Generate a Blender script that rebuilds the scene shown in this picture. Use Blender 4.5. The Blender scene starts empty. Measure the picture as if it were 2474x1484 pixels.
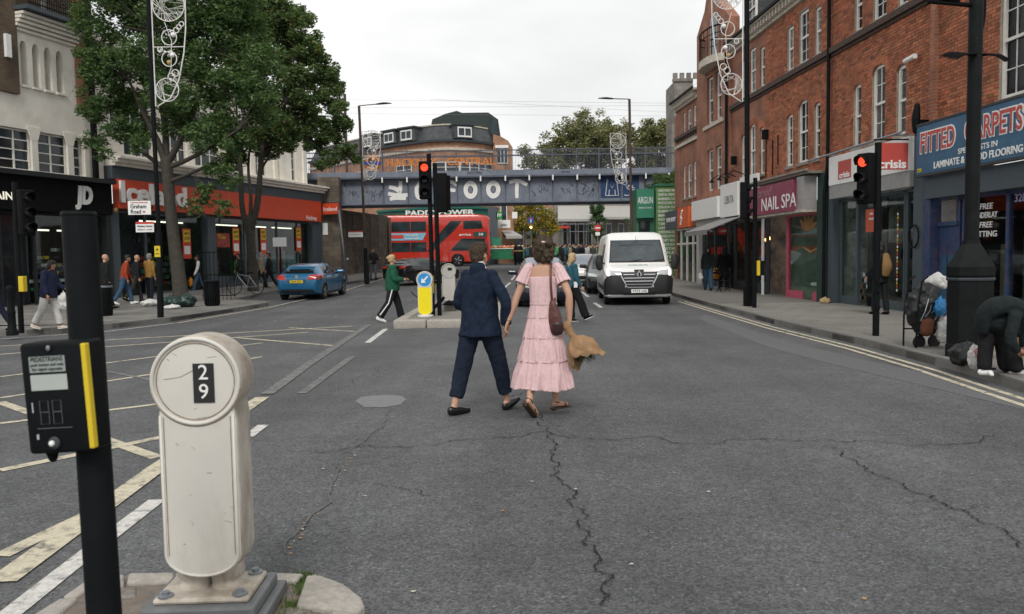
import bpy, bmesh, math, random
import numpy as np
from mathutils import Vector, Matrix
TMP = bpy.data.scenes.new('work')           # scratch scene for evaluating modifiers, removed at the end
random.seed(7); RNG = np.random.default_rng(7)
SC = bpy.context.scene; COL = SC.collection
R = math.radians
# ------------------------------------------------------------------ camera
IW, IH, FPX, HOR, CAMH, ROLL = 2473., 1484., 1929., 618.3, 1.64, .016
PITCH = math.atan((IH/2-HOR)/FPX)
_F = Vector((0, math.cos(PITCH), -math.sin(PITCH))); _R0 = Vector((1, 0, 0)); _U0 = Vector((0, math.sin(PITCH), math.cos(PITCH)))
_R = _R0*math.cos(ROLL)-_U0*math.sin(ROLL); _U = _R0*math.sin(ROLL)+_U0*math.cos(ROLL)
cd = bpy.data.cameras.new('camera'); cam = bpy.data.objects.new('camera', cd); COL.objects.link(cam); SC.camera = cam
cd.sensor_width = 36; cd.lens = 36*FPX/IW; cd.clip_end = 2000; cd.clip_start = .05
cam.matrix_world = Matrix(((_R.x, _U.x, -_F.x, 0), (_R.y, _U.y, -_F.y, 0), (_R.z, _U.z, -_F.z, CAMH), (0, 0, 0, 1)))
cd.dof.use_dof = True; cd.dof.focus_distance = 9.; cd.dof.aperture_fstop = 4.5
# ------------------------------------------------------------------ world: overcast sky
wd = bpy.data.worlds.new('World'); SC.world = wd; wd.use_nodes = True
nt = wd.node_tree; nt.nodes.clear()
def _n(t, **k):
    n = nt.nodes.new(t)
    for a, b in k.items(): setattr(n, a, b)
    return n
SUN_EL, SUN_AZ = R(46), R(183)
sky = _n('ShaderNodeTexSky', sky_type='NISHITA', sun_disc=False, sun_elevation=SUN_EL, sun_rotation=SUN_AZ, air_density=1., dust_density=3.)
bg1 = _n('ShaderNodeBackground'); bg1.inputs[1].default_value = .05
tc = _n('ShaderNodeTexCoord'); mp = _n('ShaderNodeMapping'); mp.inputs['Scale'].default_value = (1.3, 1.3, 3.4)
no = _n('ShaderNodeTexNoise'); no.inputs['Scale'].default_value = 1.5; no.inputs['Detail'].default_value = 6; no.inputs['Roughness'].default_value = .5; no.inputs['Distortion'].default_value = .5
rp = _n('ShaderNodeValToRGB'); e = rp.color_ramp.elements
e[0].position = .33; e[0].color = (.56, .57, .58, 1); e[1].position = .62; e[1].color = (.83, .83, .82, 1)
bg2 = _n('ShaderNodeBackground'); bg2.inputs[1].default_value = 1.1
mx = _n('ShaderNodeMixShader'); mx.inputs[0].default_value = .94; wo = _n('ShaderNodeOutputWorld')
L_ = nt.links.new
L_(tc.outputs['Generated'], mp.inputs[0]); L_(mp.outputs[0], no.inputs['Vector']); L_(no.outputs[0], rp.inputs[0]); L_(rp.outputs[0], bg2.inputs[0])
L_(sky.outputs[0], bg1.inputs[0]); L_(bg1.outputs[0], mx.inputs[1]); L_(bg2.outputs[0], mx.inputs[2]); L_(mx.outputs[0], wo.inputs[0])
# ------------------------------------------------------------------ sun through cloud
sd = bpy.data.lights.new('sun', 'SUN'); sd.energy = 1.5; sd.angle = R(18); sd.color = (1, .96, .9)
sun = bpy.data.objects.new('sun', sd); COL.objects.link(sun); sun.location = (0, 0, 40)
sun.rotation_euler = (R(90)-SUN_EL, 0, R(180)-SUN_AZ+R(0))
SC.view_settings.view_transform = 'Standard'; SC.view_settings.look = 'None'; SC.view_settings.exposure = .27; SC.view_settings.gamma = 1
SC.render.film_transparent = False
SC.cycles.max_bounces = 6; SC.cycles.transparent_max_bounces = 6
try: SC.cycles.use_denoising = True
except Exception: pass

# ------------------------------------------------------------------ photo sight lines -> places in the street
def ray(x, y): return _F*FPX+_R*(x-IW/2)-_U*(y-IH/2)
CAM = Vector((0, 0, CAMH))
def G(x, y, z=0.):
    d = ray(x, y); return CAM+d*((z-CAMH)/d.z)
def P(x, y, Y):
    d = ray(x, y); return CAM+d*(Y/d.y)
_GY = [-60, 29, 34, 40, 48, 58, 68, 90, 110, 150, 400]; _GZ = [0, 0, .07, .19, .42, .66, .84, 1.08, 1.25, 1.4, 1.4]
def gz(Y): return float(np.interp(Y, _GY, _GZ))      # the street climbs gently beyond the crossing
class Frame:                                  # a wall: x to the viewer's right, y into the wall, z up
    def __init__(s, o, ang):
        s.o = Vector(o); s.a = ang; s.x = Vector((math.cos(ang), math.sin(ang), 0)); s.y = Vector((-math.sin(ang), math.cos(ang), 0))
    def hit(s, px, py):
        d = ray(px, py); t = (s.o-CAM).dot(s.y)/d.dot(s.y); p = CAM+d*t-s.o
        return p.dot(s.x), p.z+0.
    def w(s, u, v, z): return s.o+s.x*u+s.y*v+Vector((0, 0, z))
# ------------------------------------------------------------------ materials
MATS = {}
def mat(name, col, rough=.6, metal=0., var=.12, scale=6., bump=0., bscale=None, spec=.4, coat=0., emit=None, es=0., alpha=None, trans=0., rnd=0., attr=None, dirt=None):
    if name in MATS: return MATS[name]
    m = bpy.data.materials.new(name); MATS[name] = m; m.use_nodes = True; t = m.node_tree; b = t.nodes['Principled BSDF']
    col = tuple(col)+(1,) if len(col) == 3 else col
    I = b.inputs; I['Base Color'].default_value = col; I['Roughness'].default_value = rough; I['Metallic'].default_value = metal
    I['Specular IOR Level'].default_value = spec; I['Coat Weight'].default_value = coat
    if trans: I['Transmission Weight'].default_value = trans
    if alpha is not None: I['Alpha'].default_value = alpha
    if emit: I['Emission Color'].default_value = tuple(emit)+(1,); I['Emission Strength'].default_value = es
    src = None
    tcn = t.nodes.new('ShaderNodeTexCoord')
    if var:
        n = t.nodes.new('ShaderNodeTexNoise'); n.inputs['Scale'].default_value = scale; n.inputs['Detail'].default_value = 5; n.inputs['Roughness'].default_value = .65
        t.links.new(tcn.outputs['Object'], n.inputs['Vector'])
        rr = t.nodes.new('ShaderNodeMapRange'); rr.inputs[1].default_value = .3; rr.inputs[2].default_value = .7; rr.inputs[3].default_value = 1-var; rr.inputs[4].default_value = 1+var
        t.links.new(n.outputs[0], rr.inputs[0])
        hs = t.nodes.new('ShaderNodeHueSaturation'); hs.inputs['Color'].default_value = col
        t.links.new(rr.outputs[0], hs.inputs['Value']); src = hs
        if rnd:
            oi = t.nodes.new('ShaderNodeObjectInfo'); r2 = t.nodes.new('ShaderNodeMapRange'); r2.inputs[3].default_value = 1-rnd; r2.inputs[4].default_value = 1+rnd
            t.links.new(oi.outputs['Random'], r2.inputs[0]); mu = t.nodes.new('ShaderNodeMath'); mu.operation = 'MULTIPLY'
            t.links.new(rr.outputs[0], mu.inputs[0]); t.links.new(r2.outputs[0], mu.inputs[1]); t.links.new(mu.outputs[0], hs.inputs['Value'])
        if attr:
            at = t.nodes.new('ShaderNodeAttribute'); at.attribute_name = attr; mm = t.nodes.new('ShaderNodeMix'); mm.data_type = 'RGBA'; mm.blend_type = 'MULTIPLY'; mm.inputs[0].default_value = 1
            t.links.new(hs.outputs[0], mm.inputs[6]); t.links.new(at.outputs['Color'], mm.inputs[7]); src = mm
        out = src.outputs[2] if attr else src.outputs[0]
        if dirt:                                   # (colour, amount, scale): blotchy grime
            dn = t.nodes.new('ShaderNodeTexNoise'); dn.inputs['Scale'].default_value = dirt[2]; dn.inputs['Detail'].default_value = 8; dn.inputs['Roughness'].default_value = .7
            if len(dirt) > 5:
                dmp = t.nodes.new('ShaderNodeMapping'); dmp.inputs['Scale'].default_value = (1, 1, dirt[5]); t.links.new(tcn.outputs['Object'], dmp.inputs[0]); t.links.new(dmp.outputs[0], dn.inputs['Vector'])
            else: t.links.new(tcn.outputs['Object'], dn.inputs['Vector'])
            dr = t.nodes.new('ShaderNodeMapRange'); dr.inputs[1].default_value = dirt[3] if len(dirt) > 3 else .45; dr.inputs[2].default_value = dirt[4] if len(dirt) > 3 else .72; dr.inputs[4].default_value = dirt[1]
            t.links.new(dn.outputs[0], dr.inputs[0]); dm = t.nodes.new('ShaderNodeMix'); dm.data_type = 'RGBA'
            t.links.new(dr.outputs[0], dm.inputs[0]); t.links.new(out, dm.inputs[6]); dm.inputs[7].default_value = tuple(dirt[0])+(1,); out = dm.outputs[2]
        t.links.new(out, I['Base Color'])
    if bump:
        n = t.nodes.new('ShaderNodeTexNoise'); n.inputs['Scale'].default_value = bscale or scale*4; n.inputs['Detail'].default_value = 4
        t.links.new(tcn.outputs['Object'], n.inputs['Vector'])
        bp = t.nodes.new('ShaderNodeBump'); bp.inputs['Strength'].default_value = bump; bp.inputs['Distance'].default_value = .02
        t.links.new(n.outputs[0], bp.inputs['Height']); t.links.new(bp.outputs[0], I['Normal'])
    return m
# ------------------------------------------------------------------ mesh builder
class MB:
    def __init__(s, M=None): s.v = []; s.f = []; s.m = []; s.mi = 0; s.M = M or Matrix()
    def add(s, vs, fs):
        o = len(s.v); s.v += [tuple(s.M @ Vector(p)) for p in vs]
        for q in fs: s.f.append(tuple(i+o for i in q)); s.m.append(s.mi)
        return s
    def box(s, x0, x1, y0, y1, z0, z1):
        return s.add([(x0, y0, z0), (x1, y0, z0), (x1, y1, z0), (x0, y1, z0), (x0, y0, z1), (x1, y0, z1), (x1, y1, z1), (x0, y1, z1)],
                     [(0, 3, 2, 1), (4, 5, 6, 7), (0, 1, 5, 4), (1, 2, 6, 5), (2, 3, 7, 6), (3, 0, 4, 7)])
    def prism(s, poly, d0, d1, ax='y'):              # poly in the two other axes, extruded along ax
        n = len(poly)
        def mk(p, d): return (p[0], d, p[1]) if ax == 'y' else ((p[0], p[1], d) if ax == 'z' else (d, p[0], p[1]))
        vs = [mk(p, d0) for p in poly]+[mk(p, d1) for p in poly]
        fs = [tuple(range(n)), tuple(range(2*n-1, n-1, -1))]+[(i, i+n, (i+1) % n+n, (i+1) % n) for i in range(n)]
        return s.add(vs, fs)
    def tube(s, pts, r, n=8, closed=False):
        pts = [Vector(p) for p in pts]; m = len(pts); rs = r if hasattr(r, '__len__') else [r]*m
        vs = []; up = None
        for i, p in enumerate(pts):
            a = pts[i-1] if (i or closed) else p; b = pts[(i+1) % m] if (i < m-1 or closed) else p
            t = (b-a).normalized() if (b-a).length > 1e-9 else Vector((0, 0, 1))
            if up is None: up = Vector((0, 0, 1)) if abs(t.z) < .9 else Vector((1, 0, 0))
            x = t.cross(up)
            if x.length < 1e-6: x = t.orthogonal()
            x.normalize(); y = x.cross(t).normalized(); up = y
            for k in range(n):
                an = 2*math.pi*k/n; vs.append(p+(x*math.cos(an)+y*math.sin(an))*rs[i])
        fs = []
        for i in range(m if closed else m-1):
            j = (i+1) % m
            for k in range(n): fs.append((i*n+k, i*n+(k+1) % n, j*n+(k+1) % n, j*n+k))
        if not closed: fs += [tuple(range(n-1, -1, -1)), tuple((m-1)*n+k for k in range(n))]
        return s.add(vs, fs)
    def lathe(s, prof, n=20, c=(0, 0, 0), ax='z'):
        vs = []; fs = []
        for r, z in prof:
            for k in range(n):
                a = 2*math.pi*k/n; x, y = r*math.cos(a), r*math.sin(a)
                vs.append((c[0]+x, c[1]+y, c[2]+z) if ax == 'z' else ((c[0]+x, c[1]+z, c[2]+y) if ax == 'y' else (c[0]+z, c[1]+x, c[2]+y)))
        for i in range(len(prof)-1):
            for k in range(n): fs.append((i*n+k, i*n+(k+1) % n, (i+1)*n+(k+1) % n, (i+1)*n+k))
        fs += [tuple(range(n-1, -1, -1)), tuple((len(prof)-1)*n+k for k in range(n))]
        return s.add(vs, fs)
    def ball(s, c, r, n=10, m=7):
        if not hasattr(r, '__len__'): r = (r, r, r)
        vs = [(c[0], c[1], c[2]-r[2])]; fs = []
        for i in range(1, m):
            t = math.pi*i/m
            for k in range(n):
                a = 2*math.pi*k/n; vs.append((c[0]+r[0]*math.sin(t)*math.cos(a), c[1]+r[1]*math.sin(t)*math.sin(a), c[2]-r[2]*math.cos(t)))
        vs.append((c[0], c[1], c[2]+r[2])); e = len(vs)-1
        for k in range(n):
            fs.append((0, 1+(k+1) % n, 1+k)); fs.append((e, 1+(m-2)*n+k, 1+(m-2)*n+(k+1) % n))
            for i in range(m-2): fs.append((1+i*n+k, 1+i*n+(k+1) % n, 1+(i+1)*n+(k+1) % n, 1+(i+1)*n+k))
        return s.add(vs, fs)
    def limb(s, pts, rad, lat=(1, 0, 0), n=12, sub=4, cap=True, fold=None):   # closed smooth limb: radii (a along lat, b across)
        pts = np.array([tuple(p) for p in pts], float); rad = np.array([(q, q) if not hasattr(q, '__len__') else q for q in rad], float)
        k = len(pts); T = np.linspace(0, k-1, (k-1)*sub+1)
        def cr(A, t):
            i = min(int(t), k-2); u = t-i; p1, p2 = A[i], A[i+1]; p0 = A[i-1] if i else 2*p1-p2; p3 = A[i+2] if i+2 < k else 2*p2-p1
            return .5*((2*p1)+(p2-p0)*u+(2*p0-5*p1+4*p2-p3)*u*u+(3*p1-p0-3*p2+p3)*u**3)
        C = [cr(pts, t) for t in T]; Q = [np.maximum(cr(rad, t), .002) for t in T]
        rings = []; L = len(C); lat = np.array(lat, float)
        fr = []
        for i in range(L):
            tg = C[min(i+1, L-1)]-C[max(i-1, 0)]; tg /= np.linalg.norm(tg)+1e-9
            x = lat-tg*lat.dot(tg); x = x/(np.linalg.norm(x)+1e-9); y = np.cross(tg, x); fr.append((tg, x, y))
        seq = []
        if cap:
            for a in (.15, .5, .85): seq.append((C[0]-fr[0][0]*Q[0].min()*math.cos(a*math.pi/2), Q[0]*math.sin(a*math.pi/2), fr[0]))
        for i in range(L): seq.append((C[i], Q[i], fr[i]))
        if cap:
            for a in (.85, .5, .15): seq.append((C[-1]+fr[-1][0]*Q[-1].min()*math.cos(a*math.pi/2), Q[-1]*math.sin(a*math.pi/2), fr[-1]))
        vs = []
        for j, (c, q, (tg, x, y)) in enumerate(seq):
            for a in range(n):
                an = 2*math.pi*a/n; g = 1+(fold(j/(len(seq)-1), an) if fold else 0)
                vs.append(tuple(c+x*q[0]*g*math.cos(an)+y*q[1]*g*math.sin(an)))
        m = len(seq); fs = [(i*n+a, i*n+(a+1) % n, (i+1)*n+(a+1) % n, (i+1)*n+a) for i in range(m-1) for a in range(n)]
        if cap is not None: fs += [tuple(range(n-1, -1, -1)), tuple((m-1)*n+a for a in range(n))]
        return s.add(vs, fs)
    def mesh(s, name, mats, smooth=False):
        me = bpy.data.meshes.new(name); me.from_pydata(s.v, [], s.f)
        for m in (mats if isinstance(mats, (list, tuple)) else [mats]): me.materials.append(m)
        if any(s.m): me.polygons.foreach_set('material_index', s.m)
        if smooth: me.polygons.foreach_set('use_smooth', [True]*len(s.f))
        me.update(); return me
    def build(s, name, mats, parent=None, smooth=False, loc=None, rot=None, bevel=0., sharp=None):
        if not s.f: return None
        me = s.mesh(name, mats, smooth)
        if sharp: me.set_sharp_from_angle(angle=R(sharp))
        o = bpy.data.objects.new(name, me); COL.objects.link(o); o.parent = parent
        if loc is not None: o.location = loc
        if rot is not None: o.rotation_euler = rot
        if bevel:
            b = o.modifiers.new('bevel', 'BEVEL'); b.width = bevel; b.segments = 2; b.limit_method = 'ANGLE'; b.angle_limit = R(40)
        return o
def link(name, me, parent=None, loc=None, rot=None):
    o = bpy.data.objects.new(name, me); COL.objects.link(o); o.parent = parent
    if loc is not None: o.location = loc
    if rot is not None: o.rotation_euler = rot
    return o
def thing(name, label, cat, loc=(0, 0, 0), rotz=0., group=None):
    o = bpy.data.objects.new(name, None); COL.objects.link(o); o.location = loc; o.rotation_euler = (0, 0, rotz); o.empty_display_size = .2
    return tag(o, label, cat, group)
def tag(o, label, cat, group=None, kind=None):
    if label: o['label'] = label
    if cat: o['category'] = cat
    if group: o['group'] = group
    if kind: o['kind'] = kind
    return o
def struct(o): o['kind'] = 'structure'; return o
def dup(o, parent=None):
    c = o.copy(); COL.objects.link(c); c.parent = parent
    for ch in list(o.children): dup(ch, c)
    return c
def evaluate(o, others=()):
    for q in (o, *others): TMP.collection.objects.link(q)
    vl = TMP.view_layers[0]; vl.update(); me = bpy.data.meshes.new_from_object(o.evaluated_get(vl.depsgraph))
    for q in (o, *others): bpy.data.objects.remove(q)
    return me
def text_mesh(s, size, bold=0., extrude=.004, align='CENTER', shear=0., space=1.):
    cu = bpy.data.curves.new('lettering', 'FONT'); cu.body = s; cu.size = size; cu.offset = bold*size; cu.extrude = extrude; cu.align_x = align; cu.align_y = 'CENTER'
    cu.resolution_u = 3; cu.shear = shear; cu.space_character = space
    o = bpy.data.objects.new('t', cu); return evaluate(o)
def text(s, size, m, parent, loc, rot=(math.pi/2, 0, 0), bold=.012, extrude=.004, align='CENTER', sx=1., name='lettering', shear=0., space=1., fit=None):
    me = text_mesh(s, size, bold, extrude, align, shear, space); me.materials.clear(); me.materials.append(m); me.name = name
    o = link(name, me, parent, loc, rot); 
    if fit:
        w = max(v.co.x for v in me.vertices)-min(v.co.x for v in me.vertices); sx = fit/max(w, 1e-6)
    o.scale = (sx, 1, 1); return o
def apply_mods(mb, mods, smooth=True):
    me = mb.mesh('tmp', []) if isinstance(mb, MB) else mb
    o = bpy.data.objects.new('tmp', me)
    for t, kw in mods:
        q = o.modifiers.new(t, t)
        for a, b in kw.items(): setattr(q, a, b)
    out = evaluate(o)
    if smooth: out.polygons.foreach_set('use_smooth', [True]*len(out.polygons))
    return out
def fuse(mb, vox=.014, it=3):
    return apply_mods(mb, [('REMESH', dict(mode='VOXEL', voxel_size=vox)), ('SMOOTH', dict(factor=.5, iterations=it))])
def setmat(me, m): me.materials.clear(); me.materials.append(m); return me
from mathutils import noise as NZ
def wrinkle(me, amp, f=9., seed=0.):
    me.update(); nn = [v.normal.copy() for v in me.vertices]
    for v, n in zip(me.vertices, nn):
        p = v.co; k = NZ.noise(Vector((p.x*f+seed, p.y*f, p.z*f*.55)))+.5*NZ.noise(Vector((p.x*f*2.3, p.y*f*2.3+seed, p.z*f*1.9))); v.co = p+n*(k*amp)
    return me
def wall_cells(mb, x0, x1, z0, z1, holes, y0, y1):          # solid wall split round its openings
    xs = sorted({x0, x1, *[h[0] for h in holes], *[h[1] for h in holes]}); zs = sorted({z0, z1, *[h[2] for h in holes], *[h[3] for h in holes]})
    xs = [x for x in xs if x0 <= x <= x1]; zs = [z for z in zs if z0 <= z <= z1]
    for j in range(len(zs)-1):
        run = None
        for i in range(len(xs)-1):
            cx, cz = (xs[i]+xs[i+1])/2, (zs[j]+zs[j+1])/2
            solid = not any(h[0] < cx < h[1] and h[2] < cz < h[3] for h in holes)
            if solid: run = (run[0], xs[i+1]) if run else (xs[i], xs[i+1])
            if run and (not solid or i == len(xs)-2): mb.box(run[0], run[1], y0, y1, zs[j], zs[j+1]); run = None
    return mb
# ------------------------------------------------------------------ shared materials
M_BLACK = mat('black_paint', (.007, .008, .009), .6, spec=.1, var=.2, scale=9, bump=.05)
M_BLACKM = mat('black_matt', (.008, .008, .009), .8, spec=.1, var=.25)
M_RUBBER = mat('tyre_rubber', (.014, .014, .014), .8, var=.2)
M_STEEL = mat('grey_steel', (.25, .27, .29), .45, .6, var=.15)
M_WHITE = mat('white_paint', (.80, .79, .76), .5, var=.06, scale=3, dirt=((.5, .47, .42), .35, 3))
M_WFRAME = mat('white_window_frame', (.80, .78, .73), .5, var=.1, scale=4, dirt=((.5, .47, .42), .4, 5))
M_GLASS = mat('window_glass', (.02, .024, .028), .06, var=.5, scale=.8, spec=.5)
M_GLASSC = mat('curtained_glass', (.22, .22, .21), .12, var=.5, scale=1.4, spec=.6)
M_BLIND = mat('net_curtain_glass', (.50, .49, .46), .2, var=.3, scale=2.5, spec=.6)
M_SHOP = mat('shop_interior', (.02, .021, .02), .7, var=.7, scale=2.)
def clear_glass():
    m = bpy.data.materials.new('clear_glass'); m.use_nodes = True; t = m.node_tree; t.nodes.clear()
    o = t.nodes.new('ShaderNodeOutputMaterial'); mi = t.nodes.new('ShaderNodeMixShader'); tr = t.nodes.new('ShaderNodeBsdfTransparent'); gl = t.nodes.new('ShaderNodeBsdfGlossy'); lw = t.nodes.new('ShaderNodeLayerWeight'); pw = t.nodes.new('ShaderNodeMath'); fr = t.nodes.new('ShaderNodeMath')
    tr.inputs[0].default_value = (.86, .9, .88, 1); gl.inputs['Roughness'].default_value = .03; lw.inputs[0].default_value = .5; pw.operation = 'POWER'; pw.inputs[1].default_value = 3.5; fr.operation = 'MULTIPLY_ADD'; fr.inputs[1].default_value = .4; fr.inputs[2].default_value = .03; t.links.new(lw.outputs['Facing'], pw.inputs[0]); t.links.new(pw.outputs[0], fr.inputs[0])
    t.links.new(fr.outputs[0], mi.inputs[0]); t.links.new(tr.outputs[0], mi.inputs[1]); t.links.new(gl.outputs[0], mi.inputs[2]); t.links.new(mi.outputs[0], o.inputs[0]); return m
M_CLEAR = clear_glass()
M_STONE = mat('kerb_granite', (.19, .183, .172), .85, var=.25, scale=22, bump=.3, bscale=60, dirt=((.09, .087, .08), .5, 5))
M_SLAB = mat('paving_slab', (.215, .205, .185), .85, var=.22, scale=16, bump=.2, bscale=70, rnd=.09, dirt=((.13, .125, .115), .5, 3))
M_PAVE = mat('pavement_bed', (.16, .152, .138), .9, var=.25, scale=10, bump=.2)
M_MORTAR = mat('mortar', (.33, .27, .21), .9, var=.25, scale=12)
M_BRICK = mat('red_brick', (.37, .128, .064), .85, var=.3, scale=9, bump=.2, bscale=40, attr='tint', dirt=((.13, .06, .04), .6, 1.6))
M_BRICKO = mat('red_brick_piece', (.37, .128, .064), .85, var=.3, scale=9, bump=.2, bscale=40, rnd=.3, dirt=((.13, .06, .04), .6, 1.6))
def brick_mat(name, c1, c2, mortar, sc=1., bw=.23, rh=.075):
    if name in MATS: return MATS[name]
    m = bpy.data.materials.new(name); MATS[name] = m; m.use_nodes = True; t = m.node_tree; b = t.nodes['Principled BSDF']; b.inputs['Roughness'].default_value = .85
    tc = t.nodes.new('ShaderNodeTexCoord'); sp = t.nodes.new('ShaderNodeSeparateXYZ'); cb = t.nodes.new('ShaderNodeCombineXYZ'); ad = t.nodes.new('ShaderNodeMath')
    t.links.new(tc.outputs['Object'], sp.inputs[0]); t.links.new(sp.outputs[0], ad.inputs[0]); t.links.new(sp.outputs[1], ad.inputs[1]); t.links.new(ad.outputs[0], cb.inputs[0]); t.links.new(sp.outputs[2], cb.inputs[1])
    br = t.nodes.new('ShaderNodeTexBrick'); br.inputs['Color1'].default_value = c1+(1,); br.inputs['Color2'].default_value = c2+(1,); br.inputs['Mortar'].default_value = mortar+(1,)
    br.inputs['Scale'].default_value = sc; br.inputs['Mortar Size'].default_value = .008; br.inputs['Brick Width'].default_value = bw; br.inputs['Row Height'].default_value = rh; br.inputs['Bias'].default_value = -.1
    t.links.new(cb.outputs[0], br.inputs['Vector'])
    n = t.nodes.new('ShaderNodeTexNoise'); n.inputs['Scale'].default_value = 1.3; n.inputs['Detail'].default_value = 8; t.links.new(tc.outputs['Object'], n.inputs['Vector'])
    rr = t.nodes.new('ShaderNodeMapRange'); rr.inputs[1].default_value = .3; rr.inputs[2].default_value = .7; rr.inputs[3].default_value = .62; rr.inputs[4].default_value = 1.22; t.links.new(n.outputs[0], rr.inputs[0])
    hs = t.nodes.new('ShaderNodeHueSaturation'); t.links.new(br.outputs[0], hs.inputs['Color']); t.links.new(rr.outputs[0], hs.inputs['Value']); t.links.new(hs.outputs[0], b.inputs['Base Color'])
    bp = t.nodes.new('ShaderNodeBump'); bp.inputs['Strength'].default_value = .4; bp.inputs['Distance'].default_value = .01; t.links.new(br.outputs['Fac'], bp.inputs['Height']); bp.invert = True; t.links.new(bp.outputs[0], b.inputs['Normal'])
    return m
M_BRICKM = brick_mat('red_brick_wall', (.36, .125, .064), (.27, .092, .05), (.27, .21, .165))
M_BRICKFAR = brick_mat('orange_brick_far', (.40, .195, .105), (.34, .16, .085), (.34, .27, .2))
M_BRICKBR = brick_mat('brown_brick', (.13, .085, .05), (.085, .06, .04), (.10, .085, .07))
M_SLATE = brick_mat('roof_slate', (.085, .092, .10), (.065, .07, .076), (.03, .03, .03), bw=.3, rh=.18)
M_CREAM = mat('cream_render', (.80, .76, .68), .8, var=.08, scale=2., bump=.05, dirt=((.5, .46, .39), .35, 1.2))
M_PAVEY = mat('worn_yellow_paint', (.52, .47, .355), .8, var=.2, scale=24, bump=.3, bscale=90, dirt=((.09, .09, .09), 1., 7, .50, .66))
M_LINEW = mat('road_white_paint', (.55, .54, .51), .8, var=.2, scale=24, bump=.3, bscale=90, dirt=((.09, .09, .09), 1., 9, .52, .68))
M_LINEF = mat('faded_road_paint', (.22, .216, .20), .85, var=.3, scale=24, bump=.3, bscale=90, dirt=((.115, .116, .118), 1., 6, .38, .56))
M_CRACK = mat('tar_crack', (.012, .012, .012), .95, var=.3)
M_RED = mat('signal_red', (.6, .02, .01), .3, emit=(1, .075, .03), es=1.3, var=0)
M_GREY = mat('dark_grey_paint', (.035, .043, .05), .6, var=.15, scale=3)
M_SHOPGREY = mat('blue_grey_paint', (.07, .09, .105), .6, var=.15, scale=4, dirt=((.03, .035, .04), .4, 4))
M_YEL = mat('sign_yellow', (.68, .50, .025), .45, var=.05)
M_PRINTB = mat('print_black', (.02, .02, .022), .6, var=0)
M_PRINTW = mat('print_white', (.80, .80, .78), .55, var=.04)
M_PRINTR = mat('print_red', (.52, .045, .03), .5, var=.05)
M_WATER = mat('lead_flashing', (.05, .05, .052), .7, var=.2)
# ------------------------------------------------------------------ road
def asphalt():
    m = bpy.data.materials.new('asphalt'); m.use_nodes = True; t = m.node_tree; b = t.nodes['Principled BSDF']; b.inputs['Specular IOR Level'].default_value = .35
    tc = t.nodes.new('ShaderNodeTexCoord'); O = tc.outputs['Object']
    def noise(sc, det=3, ro=.6):
        n = t.nodes.new('ShaderNodeTexNoise'); n.inputs['Scale'].default_value = sc; n.inputs['Detail'].default_value = det; n.inputs['Roughness'].default_value = ro; t.links.new(O, n.inputs['Vector']); return n.outputs[0]
    def rng(src, a, b_, c, d):
        r = t.nodes.new('ShaderNodeMapRange'); r.inputs[1].default_value = a; r.inputs[2].default_value = b_; r.inputs[3].default_value = c; r.inputs[4].default_value = d; t.links.new(src, r.inputs[0]); return r.outputs[0]
    def mul(a, b_):
        k = t.nodes.new('ShaderNodeMath'); k.operation = 'MULTIPLY'; t.links.new(a, k.inputs[0]); t.links.new(b_, k.inputs[1]); return k.outputs[0]
    vo = t.nodes.new('ShaderNodeTexVoronoi'); vo.inputs['Scale'].default_value = 75; t.links.new(O, vo.inputs['Vector'])
    sp = t.nodes.new('ShaderNodeSeparateColor'); t.links.new(vo.outputs['Color'], sp.inputs[0])
    grain = rng(sp.outputs[0], 0, 1, .6, 1.42)
    fine = rng(noise(130, 4, .8), .3, .7, .55, 1.45); mid = rng(noise(9, 5), .3, .7, .86, 1.14); big = rng(noise(.5, 7, .65), .3, .7, .70, 1.2)
    mp = t.nodes.new('ShaderNodeMapping'); mp.inputs['Scale'].default_value = (1.1, .06, 1); t.links.new(O, mp.inputs[0])
    st = t.nodes.new('ShaderNodeTexNoise'); st.inputs['Scale'].default_value = 1.; st.inputs['Detail'].default_value = 4; t.links.new(mp.outputs[0], st.inputs['Vector'])
    grain = mul(grain, rng(sp.outputs[1], .90, .97, 1., 1.5))
    val = mul(mul(mul(mul(grain, fine), mid), big), rng(st.outputs[0], .3, .7, .82, 1.16))
    hs = t.nodes.new('ShaderNodeHueSaturation'); hs.inputs['Color'].default_value = (.093, .095, .098, 1); t.links.new(val, hs.inputs['Value']); t.links.new(hs.outputs[0], b.inputs['Base Color'])
    b.inputs['Roughness'].default_value = .78
    bp = t.nodes.new('ShaderNodeBump'); bp.inputs['Strength'].default_value = .7; bp.inputs['Distance'].default_value = .006; t.links.new(noise(110, 3, .7), bp.inputs['Height']); t.links.new(bp.outputs[0], b.inputs['Normal'])
    return m
M_ASPH = asphalt()
ys = list(np.arange(-30, 30, 6.))+list(np.arange(30, 112, 2.))+[120, 150, 400, 900]
mb = MB(); vs = []; xs = [-400, -60, -20, -10, 0, 10, 20, 60, 400]
for y in ys:
    for x in xs: vs.append((x, y, gz(y)))
nx = len(xs)
mb.add(vs, [(j*nx+i, j*nx+i+1, (j+1)*nx+i+1, (j+1)*nx+i) for j in range(len(ys)-1) for i in range(nx-1)])
road = struct(mb.build('road', M_ASPH))
S2D = 1/1.0109
_ZC = [0]
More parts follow.
